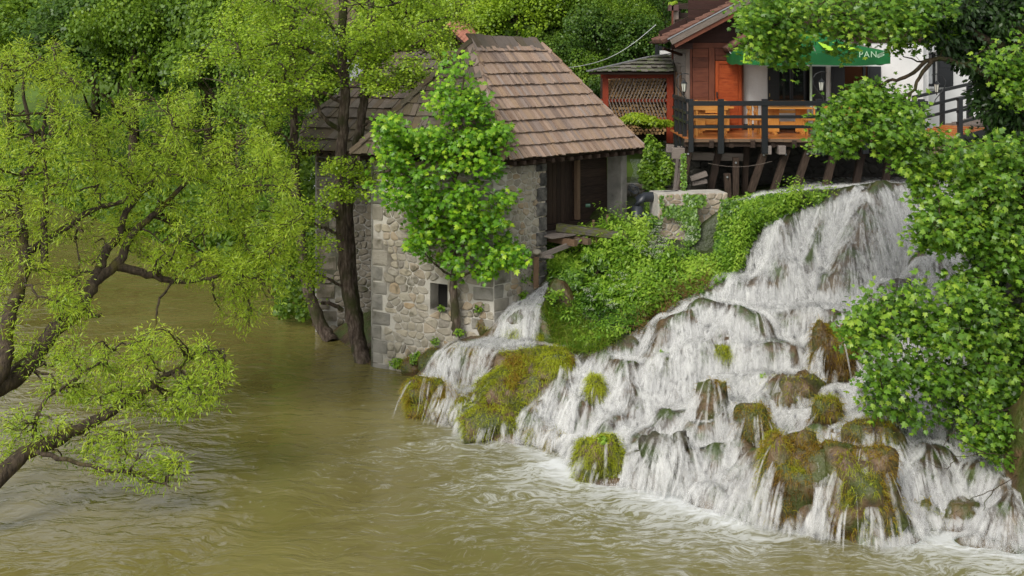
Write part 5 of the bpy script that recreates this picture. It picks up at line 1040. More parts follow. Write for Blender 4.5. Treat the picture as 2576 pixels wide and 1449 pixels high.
# umbrella
M_umb = surf('green_umbrella_cloth', [(.006, .085, .022), (.014, .16, .04)], 1.2, .55, .2); M_lime = plain('lime_print', (.35, .62, .03), .6)
um = root('green_parasol', 'big square green parasol with PAN lettering on its valance, over the terrace tables', 'parasol', (X(2040, 33.4), 33.4, ZD))
ux0, ux1, uy0, uy1 = X(1868, 32.2), X(2240, 32.2), 32.2, 34.6; ze = Zv(130, 32.2); pk = Vector(((ux0 + ux1) / 2, 33.4, Zv(68, 33.4)))
mb = MB(); N_ = 10; ring = []
for (a, b) in (((ux0, uy0), (ux1, uy0)), ((ux1, uy0), (ux1, uy1)), ((ux1, uy1), (ux0, uy1)), ((ux0, uy1), (ux0, uy0))):
    for i in range(N_): t = i / N_; ring.append(Vector((a[0] + (b[0] - a[0]) * t, a[1] + (b[1] - a[1]) * t, ze - .04 * math.sin(math.pi * t))))
for i in range(len(ring)):
    a, b = ring[i], ring[(i + 1) % len(ring)]; prev = (a, b)
    for s in (.4, .75, 1.0):
        q = [a.lerp(pk, s) - Vector((0, 0, .12 * math.sin(math.pi * s) * .8)), b.lerp(pk, s) - Vector((0, 0, .12 * math.sin(math.pi * s) * .8))]
        mb.poly([prev[0], prev[1], q[1], q[0]] if s < 1 else [prev[0], prev[1], pk], .5); prev = (q[0], q[1])
mb.build('canopy', M_umb, um)
mb = MB(); vh = .34
for i in range(len(ring)): a, b = ring[i], ring[(i + 1) % len(ring)]; mb.poly([a, a - Vector((0, 0, vh + .02 * math.sin(i))), b - Vector((0, 0, vh + .02 * math.sin(i + 1))), b], .5)
val = mb.build('valance', M_umb, um)
for k in range(5): mb = MB(); x_ = ux0 + .03 + .05 * k; mb.poly([(x_, uy0 - .012, ze - .04 - .02 * k), (x_ + .09, uy0 - .012, ze - .02), (x_ + .03 - .02 * k, uy0 - .012, ze - vh + .02), (x_ - .03, uy0 - .012, ze - vh + .03)], .5); mb.build('lime_stripe', M_lime, val)
for rx0 in (.3, .9, 2.3, 3.0): mb = MB(); y = uy0; mb.poly([Vector((ux0 + rx0, y, ze)).lerp(pk, .03) + Vector((0, 0, .015)), Vector((ux0 + rx0 + .35, y, ze)).lerp(pk, .03) + Vector((0, 0, .015)), Vector((ux0 + rx0 + .2, y, ze)).lerp(pk, .45) + Vector((0, 0, -.05)), Vector((ux0 + rx0 + .05, y, ze)).lerp(pk, .45) + Vector((0, 0, -.05))], .5); mb.build('lime_flash', M_lime, um)
fc = bpy.data.curves.new('lettering', 'FONT'); fc.body = 'PAN'; fc.size = .24; fc.extrude = .003; fc.space_character = 1.15; fo_ = bpy.data.objects.new('tmp', fc); COL.objects.link(fo_)
bpy.context.view_layer.update(); me = bpy.data.meshes.new_from_object(fo_.evaluated_get(bpy.context.evaluated_depsgraph_get())); bpy.data.objects.remove(fo_); me.name = 'lettering'
me.transform(Matrix.Rotation(R(90), 4, 'X')); M_let = plain('pale_green_print', (.42, .62, .42), .7); me.materials.clear(); me.materials.append(M_let)
lo = bpy.data.objects.new('lettering', me); link(lo, val, P(2160, 144, uy0 - .02)); 
mb = MB(); c = P(2214, 138, uy0 - .015)
for i in range(6):
    for s in (-1, 1):
        p = c + Vector(((i - 2.5) * .028, 0, (i - 2.5) * .012)); mb.poly([p, p + Vector((.05, 0, .02 * s + .01)), p + Vector((.03, 0, .06 * s)), p + Vector((-.01, 0, .03 * s))], .5)
mb.build('leaf_emblem', M_let, val)
mb = MB(); mb.tube([(X(2040, 33.4), 33.4, ZD), (X(2040, 33.4), 33.4, pk.z - .05)], .035, 10); mb.build('pole', plain('pale_green_pole', (.45, .55, .42), .4), um)
for i in range(8): mb = MB(); e = ring[i * 5]; mb.beam(pk - Vector((0, 0, .12)), e - Vector((0, 0, .03)), .02, .03); mb.build('rib', M_oldwood, um)
# ================================================================ firewood shed
Ys = 37.0; shed = root('firewood_shed', 'open firewood shed with mossy shingle roof, red posts and zigzag lattice of battens', 'shed', (X(1600, Ys), Ys, 6.0))
M_redpaint = surf('faded_red_paint', [(.22, .03, .012), (.34, .055, .02)], 3, .6, .4, 6, 'uv', (6, 1, 1), rf=.4, rndcols=[(.2, .03, .012), (.36, .06, .025)])
for a, b in ((1516, 1530), (1677, 1693)): boxp('post', shed, X(a, Ys), X(b, Ys), Ys - .08, Ys + .08, 5.3, Zv(192, Ys), M_redpaint)
for v0, v1 in ((185, 197), (249, 256), (296, 303)): boxp('beam', shed, X(1512, Ys), X(1694, Ys), Ys - .02, Ys + .07, Zv(v1, Ys), Zv(v0, Ys), M_redpaint)
boxp('shed_back', shed, X(1516, Ys), X(1693, Ys), Ys + .9, Ys + .95, 5.3, Zv(190, Ys), M_timber)
for k in range(18):
    uu = 1531 + k * 8.6; 
    mb = MB(); a = P(max(uu, 1531), 252, Ys - .05); b = P(min(uu + 22, 1677), 252 - 55 * min(1, (1677 - uu) / 22), Ys - .05); mb.beam(a, b, .025, .042, (0, 1, 0)); mb.build('batten', M_oldwood, shed)
    mb = MB(); a = P(max(uu - 1, 1531), 251, Ys - .055); b = P(min(uu + 16, 1677), 251 + 50 * min(1, (1677 - uu) / 17 + .05), Ys - .055); mb.beam(a, b, .025, .042, (0, 1, 0)); mb.build('batten', M_oldwood, shed)
q0, q1 = P(1482, 183, Ys - .5), P(1694, 186, Ys - .5); q0.z = q1.z = Zv(183, Ys - .5); nS = (q1 - q0).cross(P(1694, 136, Ys + 1.1) - q1).normalized(); rp = [q0, q1, plane_hit(1694, 138, q0, nS), plane_hit(1640, 145, q0, nS)]
o = roof('roof', shed, rp, 5, .16, surf('mossy_shingle', [(.09, .085, .075), (.19, .175, .15), (.26, .24, .21)], 3, .85, .6, 6, 'uv', (16, 1, 1), rndcols=[(.11, .10, .085), (.22, .2, .17)], moss=((.09, .15, .015), .42, 3.4)), 45)
mb = MB(); mb.beam(rp[0] + Vector((-.05, 0, .05)), rp[3] + Vector((0, 0, .05)), .16, .03); mb.build('ridge_strip', plain('grey_sheet', (.20, .20, .21), .5), shed); mb = MB(); mb.beam(rp[3] + Vector((0, 0, .05)), rp[2] + Vector((0, 0, .05)), .14, .03); mb.build('ridge_strip', bpy.data.materials['grey_sheet'], shed)
M_log = surf('cut_log_end', [(.33, .19, .08), (.52, .33, .15)], 8, .8, .4, 20, rndcols=[(.30, .17, .07), (.56, .38, .19), (.12, .08, .05)], rf=.55)
lm = []
for k in range(6):
    mb = MB(); n = random.choice((3, 3, 4, 5)); r = .062; pts_ = [(r * math.cos(6.283 * i / n + .3 * k) * random.uniform(.75, 1.2), 0, r * math.sin(6.283 * i / n + .3 * k) * random.uniform(.7, 1.05)) for i in range(n)]
    if n < 5: pts_ = [p for i in range(n) for p in (pts_[i], tuple(Vector(pts_[i]).lerp(Vector(pts_[(i + 1) % n]), .5) * 1.05))]
    mb.extrude(pts_, Vector((0, .33, 0))); o = mb.build('firewood_log', M_log, world=Vector((0, 0, 0))); lm.append(o.data); bpy.data.objects.remove(o)
z_ = 5.6; r_ = 0
while z_ < Zv(200, Ys) - .02:
    x_ = X(1531, Ys + .1) + .05 * (r_ % 2)
    while x_ < X(1676, Ys + .1):
        o = bpy.data.objects.new('firewood_log', random.choice(lm)); COL.objects.link(o); o.location = (x_, Ys + .12 + random.uniform(-.04, .04), z_); o.rotation_euler = (0, random.uniform(0, 6.28), 0)
        props(o, 'split firewood log in the stack behind the shed lattice', 'log', 'split logs stacked in the firewood shed'); x_ += .115
    z_ += .098; r_ += 1
# ================================================================ neighbour houses behind
bh = root('red_tiled_house', 'brown timber house with pinkish clay-tile gable roof behind the mill', 'house', P(1130, 120, 44))
Yh = 44; ra_, rb_ = P(1035, 112, Yh - 1), P(1120, 62, Yh - 1); rc_ = P(1180, 118, Yh - 1)
boxp('wall', bh, X(1060, Yh), X(1175, Yh), Yh, Yh + 4, 3, Zv(108, Yh), M_rawwood)
mb = MB(); mb.extrude([P(1060, 108, Yh), P(1175, 108, Yh), P(1120, 70, Yh)], Vector((0, .2, 0))); mb.build('gable', M_rawwood, bh)
for k in range(10): boxp('gable_plank', bh, X(1062 + k * 11, Yh), X(1071 + k * 11, Yh), Yh - .03, Yh, 5.5, Zv(108 - 3 * min(k, 9 - k) * 1.6, Yh), M_rawwood)
for a, b in ((ra_, rb_), (rb_, rc_)):
    mb = MB(); nn_ = Vector((0, 0, -.1)); mb.extrude([a, b, b + nn_, a + nn_], Vector((1.2, 5, 0))); mb.build('roof', M_gable, bh)
far_ = Vector((2.0, 5, 0)); nu_ = Vector((0, 0, .06))
for j in range(9):
    for k in range(16):
        p = rb_.lerp(rc_, (j + .0) / 9) + far_ * (k + .5) / 16 + nu_; q_ = rb_.lerp(rc_, (j + 1.25) / 9) + far_ * (k + .5) / 16 + nu_ * .6; mb = MB(); mb.tube([q_, p], [.17, .14], 6); mb.build('roof_tile', M_tile_p, bh)
ph = root('pale_grey_house', 'pale grey house wall glimpsed behind the alder crowns', 'house', P(850, 120, 52)); Yp = 52
boxp('wall', ph, X(765, Yp), X(1000, Yp), Yp, Yp + 4, 2, Zv(70, Yp), surf('pale_grey_plaster', [(.42, .43, .47), (.55, .56, .60)], 1.5, .9, .2)); mb = MB(); mb.extrude([P(750, 72, Yp - .4), P(1015, 72, Yp - .4), P(960, 5, Yp + 2), P(800, 5, Yp + 2)], Vector((0, 0, .12))); mb.build('roof', M_shing_g, ph)
for k in range(3): boxp('window', ph, X(800 + k * 65, Yp), X(825 + k * 65, Yp), Yp - .03, Yp + .02, Zv(150, Yp), Zv(105, Yp), M_glass)
# black sheet lean-to and cable
mb = MB()
for k in range(5): boxp('black_sheet_fence' if k == 0 else 'x', None, 0, 1, 0, 1, 0, 1, M_black) if False else None
fs = root('black_board_fence', 'black vertical-board fence showing behind the firewood shed roof', 'fence', P(1668, 150, 39.5))
for k in range(5): boxp('board', fs, X(1648 + k * 9, 39.5), X(1656 + k * 9, 39.5), 39.5, 39.54, 6.8, Zv(112 + 3 * k, 39.5), M_black)
mb = MB(); q0, q1 = P(1415, 172, 34.0), P(1650, 62, 40); mb.tube([q0.lerp(q1, t) + Vector((0, 0, -.35 * math.sin(t * 3.14159))) for t in np.linspace(0, 1, 24)], .009, 5); props(mb.build('overhead_cable', M_curt), 'thin pale cable sagging from the mill roof up to the hillside', 'cable')
# ash-grey wire fence panel and low wall behind the mill pillar
wf_ = root('wire_fence', 'short wire mesh fence with a green post behind the mill corner', 'fence', P(1610, 460, 34.5))
mb = MB()
for k in range(12): mb.beam(P(1585 + k * 3.2, 400, 34.5), P(1585 + k * 3.2 + 20, 460, 34.5), .006, .006); mb.beam(P(1585 + k * 3.2 + 20, 400, 34.5), P(1585 + k * 3.2, 460, 34.5), .006, .006)
props(mb.build('wire_mesh', M_metal, wf_), kind='stuff'); mb = MB(); mb.beam(P(1622, 470, 34.5), P(1622, 395, 34.5), .06, .06); mb.build('post', plain('green_post', (.10, .16, .05), .7), wf_)
lw = root('low_wall', 'dark mossy low stone wall between the mill pillar and the pipe', 'wall', P(1620, 520, 34.2))
wall('wall_face', lw, Vector((X(1560, 34.2), 34.2, 3.2)), Vector((X(1720, 34.2), 34.2, 3.2)), 1.15, (M_mortar_d, M_stone_d, M_stone_d), .26, [], 18, (0, 0), 20, depth=.3)
# ================================================================ far ground: shore, meadow, hillside
def hillz(x, y):
    x = np.asarray(x, float); y = np.asarray(y, float); r = sstep(-5.5, -1.0, x)
    hr = 4.25 + np.maximum(0, y - 37.5) * .50 + fbm(x * .25, y * .25, 0, 3, 9) * .7
    ys = 38.2 + (-6.8 - x) * 1.32; d = y - ys
    hl = np.clip(-1.2 + d * .9, -1.6, .9) + np.clip(d - 3, 0, 200) * .10 + np.clip(y - 88, 0, 100) * .3 + fbm(x * .3, y * .3, 0, 3, 9) * .3 * (d > 1)
    m2 = sstep(-34, -14, x) * np.clip(y - 60, 0, 60) * .28
    return hr * r + (hl + m2) * (1 - r)
hx = np.concatenate([np.arange(-110, -30, 2.0), np.arange(-30, 40, .7), np.arange(40, 90, 2.5)]); hy = np.concatenate([np.arange(35.5, 60, .6), np.arange(60, 170, 2.0)])
HX, HYY = np.meshgrid(hx, hy); HZ = hillz(HX, HYY); HZ = np.where((HYY < 36.9) & (HX > -6), -2, HZ)
ii = np.arange(HX.size).reshape(HX.shape); Fh = np.stack([ii[:-1, :-1], ii[:-1, 1:], ii[1:, 1:], ii[1:, :-1]], -1).reshape(-1, 4)
M_meadow = surf('meadow_ground', [(.035, .055, .010), (.075, .125, .018), (.10, .17, .025)], .5, .95, .6, 8)
props(np_mesh('hillside', np.c_[HX.ravel(), HYY.ravel(), HZ.ravel()], [Fh], M_meadow, smooth=True, world=Vector((0, 0, 0))), kind='structure')
# ================================================================ leaves
LT = {'maple': ([(0, 0), (.26, -.10), (.52, .14), (.33, .26), (.55, .60), (.22, .52), (0, 1.0)], True), 'alder': ([(0, 0), (.36, .25), (.36, .68), (0, .92), (-.36, .68), (-.36, .25)], False),
      'willow': ([(0, 0), (.10, .4), (0, 1), (-.10, .4)], False), 'oval': ([(0, 0), (.21, .3), (.16, .68), (0, 1), (-.16, .68), (-.21, .3)], False), 'ivy': ([(0, 0), (.42, .08), (.26, .45), (0, .92), (-.26, .45), (-.42, .08)], False),
      'tuft': ([(-.5, 0), (-.1, .5), (-.4, .9), (.1, 1.0), (.5, .55), (.35, -.1)], False)}
def leaves(name, C, N, D, S, tint, kind, mat, parent=None, fold=.25):
    T, half = LT[kind]; N = nrm(N); D = nrm(D - (D * N).sum(1, keepdims=True) * N); B = np.cross(N, D); S = S[:, None]
    def place(tt): return np.stack([C + S * (B * tx + D * ty - N * (abs(tx) * fold + .12 * ty * ty)) for tx, ty in tt], 1)
    if half:
        k = len(T); V = np.concatenate([place(T), place([(-a, b) for a, b in T][::-1])], 1).reshape(-1, 3); n = len(C)
        F_ = (np.arange(n) * 2 * k)[:, None, None] + np.arange(2 * k).reshape(2, k)[None]; return np_mesh(name, V, [F_.reshape(-1, k)], mat, np.repeat(tint, 2), parent)
    k = len(T); V = place(T).reshape(-1, 3); return np_mesh(name, V, [np.arange(len(C) * k).reshape(-1, k)], mat, tint, parent)
def tubes_np(name, paths, radii, n, mat, parent, smooth=True):
    """paths: list of (m,3) arrays"""
    Vs, Fs, c = [], [], 0; uvs = []
    for p, r in zip(paths, radii):
        m = len(p); d = nrm(np.gradient(p, axis=0)); ref = np.tile([.31, .22, .1], (m, 1)); ref[np.abs(d[:, 2]) < .5] = [.1, .1, 1]; ref = ref[:1] * 0 + (np.array([1, .2, .1]) if abs(d[0, 2]) > .6 else np.array([.1, .2, 1]))
        a = nrm(np.cross(d, ref)); b = np.cross(d, a); th = np.arange(n) * 2 * math.pi / n
        V = p[:, None] + (a[:, None] * np.cos(th)[None, :, None] + b[:, None] * np.sin(th)[None, :, None]) * np.asarray(r)[:, None, None]; Vs.append(V.reshape(-1, 3))
        i = np.arange(m - 1)[:, None] * n; k = np.arange(n)[None]; k2 = (k + 1) % n; Fs.append((np.stack([i + k, i + k2, i + n + k2, i + n + k], -1) + c).reshape(-1, 4)); c += m * n
    return np_mesh(name, np.concatenate(Vs), [np.concatenate(Fs)], mat, None, parent, smooth=smooth)
def smooth_path(pts_, sub=5, wob=.0):
    p = np.array([list(q) for q in pts_], float); p = np.vstack([2 * p[0] - p[1], p, 2 * p[-1] - p[-2]]); out = []
    for i in range(1, len(p) - 2):
        for t in np.arange(sub) / sub:
            out.append(.5 * ((2 * p[i]) + (-p[i - 1] + p[i + 1]) * t + (2 * p[i - 1] - 5 * p[i] + 4 * p[i + 1] - p[i + 2]) * t * t + (-p[i - 1] + 3 * p[i] - 3 * p[i + 1] + p[i + 2]) * t ** 3))
    out.append(p[-2]); out = np.array(out)
    if wob: out[1:-1] += rng.normal(size=out[1:-1].shape) * wob
    return out
def polysample(poly, n, Y, rY, dens=None):
    us = [a[0] for a in poly]; vs = [a[1] for a in poly]; out = []; c = 0
    while c < n:
        u = rng.uniform(min(us), max(us), n * 2); v = rng.uniform(min(vs), max(vs), n * 2); k = inpoly(u, v, poly)
        if dens: k &= (vnoise(u / dens[0], v / dens[0], 0, 91) * .5 + .5 + rng.normal(size=len(u)) * .12 > dens[1])
        u, v = u[k], v[k]; y = Y + rng.normal(size=len(u)).clip(-1.6, 1.6) * rY * .6; out.append(np.c_[(u - CX) / FOC * y, y, HC - (v - HY) / FOC * y]); c += len(u)
    return np.concatenate(out)[:n]
class Tree:
    def __init__(s, name, label, cat, loc, bark, group=None): s.root = root(name, label, cat, loc, group); s.big, s.bigr, s.tw, s.twr = [], [], [], []; s.nodes = []; s.bark = bark; s.n = 0
    def limb(s, px, r0, r1, wob=.015, sub=5):
        p = smooth_path([P(*q) for q in px], sub, wob); r = np.linspace(r0, r1, len(p)) * (1 + rng.normal(size=len(p)) * .05); s.big.append(p); s.bigr.append(r); s.nodes.append(p[2:]); return p
    def grow(s, targets, r0, r1, k=5, sag=.0, wob=.02, big=False, up=.0):
        nodes = np.concatenate(s.nodes); new = []
        for t0 in range(0, len(targets), 64):
            tg = targets[t0:t0 + 64]; d = ((tg[:, None] - nodes[None]) ** 2 * np.array([1, .6, 1.5])).sum(-1); b = nodes[d.argmin(1)]
            for a, c in zip(b, tg):
                L = np.linalg.norm(c - a)
                if L < .05: continue
                m = (a + c) / 2 + rng.normal(size=3) * L * .10 + np.array([0, 0, -sag * L + up * L]); t = np.linspace(0, 1, k + 1)[:, None]; p = (1 - t) ** 2 * a + 2 * t * (1 - t) * m + t * t * c; p[1:-1] += rng.normal(size=(k - 1, 3)) * wob
                new.append(p); (s.big if big else s.tw).append(p); rr = np.linspace(r0 * min(1, .4 + L * .5), r1, k + 1); (s.bigr if big else s.twr).append(rr)
            if big: nodes = np.concatenate([nodes] + [q[1:] for q in new[-len(tg):]])
        if big: s.nodes = [nodes]
        return new
    def leafy(s, segs, per, kind, size, mat, spread=.08, flat=0.0, droop=.3, upn=(0, -.35, .9), nr=.5, tb=.5, tv=.18, frac=.35, fold=.25, tipb=0.0, name='foliage'):
        S_ = np.array([q[[0, -1]] for q in segs]); n = len(S_) * per; i = np.repeat(np.arange(len(S_)), per); K = segs[0].shape[0]
        A_ = np.array(segs); t = rng.uniform(frac, 1.0, n) * (K - 1); j = np.minimum(t.astype(int), K - 2); f = (t - j)[:, None]; C = A_[i, j] * (1 - f) + A_[i, j + 1] * f
        off_ = rng.normal(size=(n, 3)) * spread; off_[:, 2] *= (1 - flat); C = C + off_; ax = nrm(A_[i, -1] - A_[i, 0])
        D = nrm(ax * .6 + off_ / max(spread, .01) * .5 + rng.normal(size=(n, 3)) * .35 + np.array([0, 0, -droop])); N = nrm(np.array(upn) + rng.normal(size=(n, 3)) * nr)
        ct = rng.normal(size=len(S_)) * .12; tint = np.clip(tb + ct[i] + rng.normal(size=n) * tv + tipb * (t / (K - 1) - .6), 0, 1)
        o = leaves(name, C, N, D, size * rng.uniform(.6, 1.25, n), tint, kind, mat, s.root, fold); props(o, kind='stuff'); return o
    def finish(s, nb=9, nt=3):
        if s.big: tubes_np('trunk_and_limbs', s.big, s.bigr, nb, s.bark, s.root)
        if s.tw: props(tubes_np('twigs', s.tw, s.twr, nt, s.bark, s.root), kind='stuff')
def barkmat(name, cols, moss=None):
    return surf(name, cols, 5, .9, 1.0, 14, moss=moss, stretch=(3, 3, .8), bdist=.03)
M_bark_w = barkmat('willow_bark', [(.02, .014, .010), (.06, .045, .03), (.11, .08, .055)], ((.09, .08, .01), .40, 2.2))
M_bark_a = barkmat('alder_bark', [(.03, .022, .017), (.09, .065, .05), (.20, .16, .13)], ((.045, .05, .015), .42, 1.6))
M_bark_m = barkmat('maple_bark', [(.02, .015, .01), (.055, .04, .025), (.10, .07, .045)], ((.05, .06, .012), .42, 2.0))
ML_w = leafmat('willow_leaves', [(.12, .20, .014), (.26, .40, .022), (.40, .54, .035), (.52, .62, .06)], .45, .05)
ML_a = leafmat('alder_leaves', [(.10, .18, .018), (.22, .36, .022), (.37, .53, .035), (.50, .63, .06)], .42, .06)
ML_m = leafmat('young_maple_leaves', [(.05, .15, .008), (.10, .26, .012), (.19, .40, .018), (.46, .66, .04)], .36, .07, pos=[0, .35, .68, 1])
ML_r = leafmat('maple_leaves', [(.035, .095, .008), (.08, .19, .014), (.165, .33, .025), (.36, .52, .05)], .38, .08)
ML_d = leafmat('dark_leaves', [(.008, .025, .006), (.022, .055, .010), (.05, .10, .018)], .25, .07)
ML_u = leafmat('undergrowth_leaves', [(.03, .085, .008), (.10, .22, .016), (.22, .39, .03), (.36, .52, .06)], .32, .07, patch=.4)
ML_i = leafmat('ivy_leaves', [(.04, .10, .01), (.10, .22, .02), (.21, .36, .03)], .2, .10)
ML_bd = leafmat('forest_leaves_dark', [(.020, .05, .008), (.045, .105, .014), (.09, .17, .022), (.16, .26, .03)], .3, .05)
ML_bm = leafmat('forest_leaves_mid', [(.04, .09, .010), (.10, .19, .016), (.18, .30, .025), (.28, .40, .04)], .35, .05)
ML_bb = leafmat('forest_leaves_bright', [(.10, .18, .012), (.20, .33, .02), (.31, .46, .03), (.42, .54, .05)], .38, .05)
# ================================================================ background trees and bushes: four crown shapes, copied
def crownmesh(seed, nl, ls, nc=26, squash=1.0, kind='tuft'):
    r = np.random.default_rng(seed); d = nrm(r.normal(size=(nc, 3))); d[:, 2] = np.abs(d[:, 2]) * 1.25 - .35; c = d * r.uniform(.45, .86, (nc, 1)); c[:, 2] *= squash; cr = r.uniform(.2, .42, nc)
    i = r.integers(0, nc, nl); dd = nrm(r.normal(size=(nl, 3))); C = c[i] + dd * (cr[i] * r.uniform(.6, 1.05, nl))[:, None] * np.array([1, 1, .8])
    N = nrm(dd * .8 + np.array([0, -.2, .6]) + r.normal(size=(nl, 3)) * .45); D = nrm(r.normal(size=(nl, 3)) + dd * .4 + np.array([0, 0, -.4])); t = np.clip(.45 + .3 * (r.random(nc)[i] - .5) + r.normal(size=nl) * .14 + .22 * dd[:, 2], 0, 1)
    return C, N, D, r.uniform(.6, 1.3, nl) * ls, t
crowns = []
for sd in range(5):
    o = leaves('crown', *crownmesh(40 + sd, 15000, .042, 34, 1.05), 'alder' if sd % 2 else 'tuft', ML_bd); me = o.data; off = np.array(o.location); bpy.data.objects.remove(o); me.transform(Matrix.Translation(Vector(off))); crowns.append(me)
bcrowns = []
for sd in range(4):
    o = leaves('crown', *crownmesh(60 + sd, 9000, .055, 30, .8), 'oval' if sd % 2 else 'alder', ML_bb); me = o.data; off = np.array(o.location); bpy.data.objects.remove(o); me.transform(Matrix.Translation(Vector(off))); bcrowns.append(me)
tk = []
for sd in range(3):
    pths, rr = [np.array([[0, 0, -.2], [.02, 0, .3], [.0, .03, .6], [.03, 0, .95]])], [np.array([.05, .038, .028, .01])]
    for k in range(9):
        a = rng.uniform(0, 6.28); z_ = rng.uniform(.3, .75); e = np.array([math.cos(a) * .38, math.sin(a) * .38, z_ + .22]); b = np.array([.01, .0, z_]); pths.append(np.array([b, (b + e) / 2 + [0, 0, -.03], e])); rr.append(np.array([.016, .01, .004]))
    o = tubes_np('trunk', pths, rr, 5, M_bark_m, None); me = o.data; off = np.array(o.location); bpy.data.objects.remove(o); me.transform(Matrix.Translation(Vector(off))); tk.append(me)
def bgtree(u, Y, h, rad, mat, label, i, bush=False, base=None, zc=None):
    x = X(u, Y); z = float(hillz(x, Y)) if base is None else base
    if u < 645 and not bush: h = 8.5 + 150 * Y / 2960 + .9 - z
    nm = 'bush' if bush else 'forest_tree'
    r = root(nm, label, 'bush' if bush else 'tree', (x, Y, z), 'bushes on the hillside' if bush else 'trees of the wooded far bank')
    ms = bcrowns if bush else crowns; c = bpy.data.objects.new('crown', ms[i % len(ms)]); COL.objects.link(c); c.parent = r; hh = h * (.62 if bush else .40)
    c.location = (0, 0, h - hh * .98); c.scale = (rad, rad * .9, hh); c.rotation_euler = (0, 0, i * 1.7); c.material_slots[0].link = 'OBJECT'; c.material_slots[0].material = mat; c['kind'] = 'stuff'
    t = bpy.data.objects.new('trunk', tk[i % 3]); COL.objects.link(t); t.parent = r; t.scale = (h * .6, h * .6, h * (.85 if not bush else .6)); return r
BT = [(235, 62, 14, 4.6, ML_bd, 'dark broad forest tree at the far left, above the willow gap'), (330, 58, 13, 3.6, ML_bm, 'mid green tree low in front of the dark forest, left of centre gap'), (425, 63, 14.5, 4.8, ML_bd, 'tallest dark tree above the willow dome'),
      (520, 60, 14, 4.0, ML_bd, 'dark tree right above the top of the willow dome'), (600, 55, 13, 3.6, ML_bm, 'mid green tree behind the left alder sprays'), (130, 74, 14.5, 5.2, ML_bm, 'blue-green hazy tree near the top left corner'),
      (20, 82, 15.5, 5.6, ML_bd, 'dark round tree in the top left corner'), (-70, 78, 14.5, 5.4, ML_bd, 'dark tree cut by the left edge of the picture'), (300, 76, 15.5, 6.0, ML_bd, 'high dark tree in the second row, upper left'), (470, 78, 17, 6.4, ML_bd, 'high dark tree in the second row over the alder branch tips'),
      (640, 70, 22, 6.0, ML_bd, 'high dark tree behind the alder crowns, left part'), (690, 47, 9, 2.7, ML_bm, 'bushy tree at the water edge behind the left alder trunk'), (720, 42, 6.5, 2.1, ML_bd, 'low dark tree overhanging the water beside the mill wing'),
      (800, 46, 8.0, 2.4, ML_bm, 'green tree between the alder trunks left of the mill roof'), (760, 66, 21, 5.6, ML_bd, 'tall dark tree far behind the pale grey house'), (1010, 49, 10, 2.6, ML_bb, 'bright tree between the pale house and the red tiled roof'),
      (900, 64, 21, 5.6, ML_bm, 'tall mid green tree behind the pale grey house roof'), (1060, 62, 17, 5.0, ML_bm, 'tall tree behind the red tiled roof'), (1190, 60, 14, 4.6, ML_bb, 'bright green tree above the mill ridge, left'),
      (1300, 64, 15, 4.6, ML_bb, 'bright green tree above the mill ridge, right'), (1420, 66, 15, 4.6, ML_bm, 'mid green tree at the top centre of the hillside'), (1560, 62, 14, 4.4, ML_bd, 'dark tree at the top of the ivy slope'), (1680, 60, 14, 4.2, ML_bd, 'dark tree just left of the roof terrace'),
      (1830, 58, 14, 4.4, ML_bm, 'tree behind the roof terrace railing'), (2000, 56, 16, 4.6, ML_bd, 'dark tree behind the restaurant roof, left'), (2250, 56, 17, 4.8, ML_bd, 'dark tree behind the restaurant roof, middle'), (2500, 56, 18, 4.8, ML_bd, 'dark tree behind the restaurant roof, right')]
for i, b in enumerate(BT): bgtree(*b[:5], b[5], i)
BB = [(1160, 45, 3.4, 1.9, ML_bb), (1230, 47, 3.6, 2.0, ML_bb), (1300, 45, 3.0, 1.9, ML_bb), (1370, 48, 3.4, 2.1, ML_bb), (1260, 52, 4.2, 2.6, ML_bm), (1350, 54, 4.4, 2.6, ML_bb), (1430, 46, 3.0, 1.9, ML_bm), (1440, 52, 4.0, 2.5, ML_bb), (1500, 43.5, 2.8, 1.7, ML_bd), (1560, 44.5, 3.0, 1.9, ML_bm), (1620, 43, 2.8, 1.7, ML_bd),
      (1520, 49, 3.8, 2.4, ML_bm), (1600, 51, 4.2, 2.5, ML_bd), (1670, 46, 3.4, 2.0, ML_bd), (1470, 41, 2.4, 1.4, ML_bm), (1540, 40.5, 2.2, 1.3, ML_bd), (1400, 42, 2.6, 1.5, ML_bd), (1330, 41, 2.3, 1.4, ML_bm), (1690, 52, 4.4, 2.6, ML_bm), (1100, 50, 4.4, 2.4, ML_bb), (1400, 60, 5, 3.2, ML_bb), (1230, 58, 5, 3.0, ML_bb), (1500, 58, 5, 3.0, ML_bm), (1630, 58, 5, 3.0, ML_bm)]
WORDS = ['bright', 'bright', 'yellow-green', 'light', 'mid green', 'fresh green', 'mid green', 'light', 'dark ivy-like', 'mid green', 'dark', 'mid green', 'dark', 'dark', 'low green', 'low dark', 'low dark', 'low green', 'tall mid green', 'bright', 'broad bright', 'broad light', 'broad mid green', 'broad mid green']
WHERE = ['just above the red tiled roof', 'right of the red tiled roof', 'above the middle of the mill ridge', 'above the right end of the mill ridge', 'second row above the mill ridge', 'higher up the slope above the ridge end', 'left of the firewood shed on the slope', 'upper slope left of the cable', 'over the left corner of the shed roof', 'behind the middle of the shed roof', 'behind the right half of the shed roof', 'above the shed, below the cable end', 'high above the shed on the slope', 'beside the chimney pier', 'low between mill roof and shed',
         'directly behind the shed roof edge', 'behind the mill roof right hip', 'behind the mill ridge end, lowest row', 'left of the flower box high up', 'behind the pale house gap, right of it', 'near the top edge, centre right', 'near the top edge above the red roof', 'near the top edge above the cable', 'near the top edge above the shed']
for i, (u, Y, h, rad, mt) in enumerate(BB): bgtree(u, Y, h, rad, mt, WORDS[i] + ' bush ' + WHERE[i], i, True)
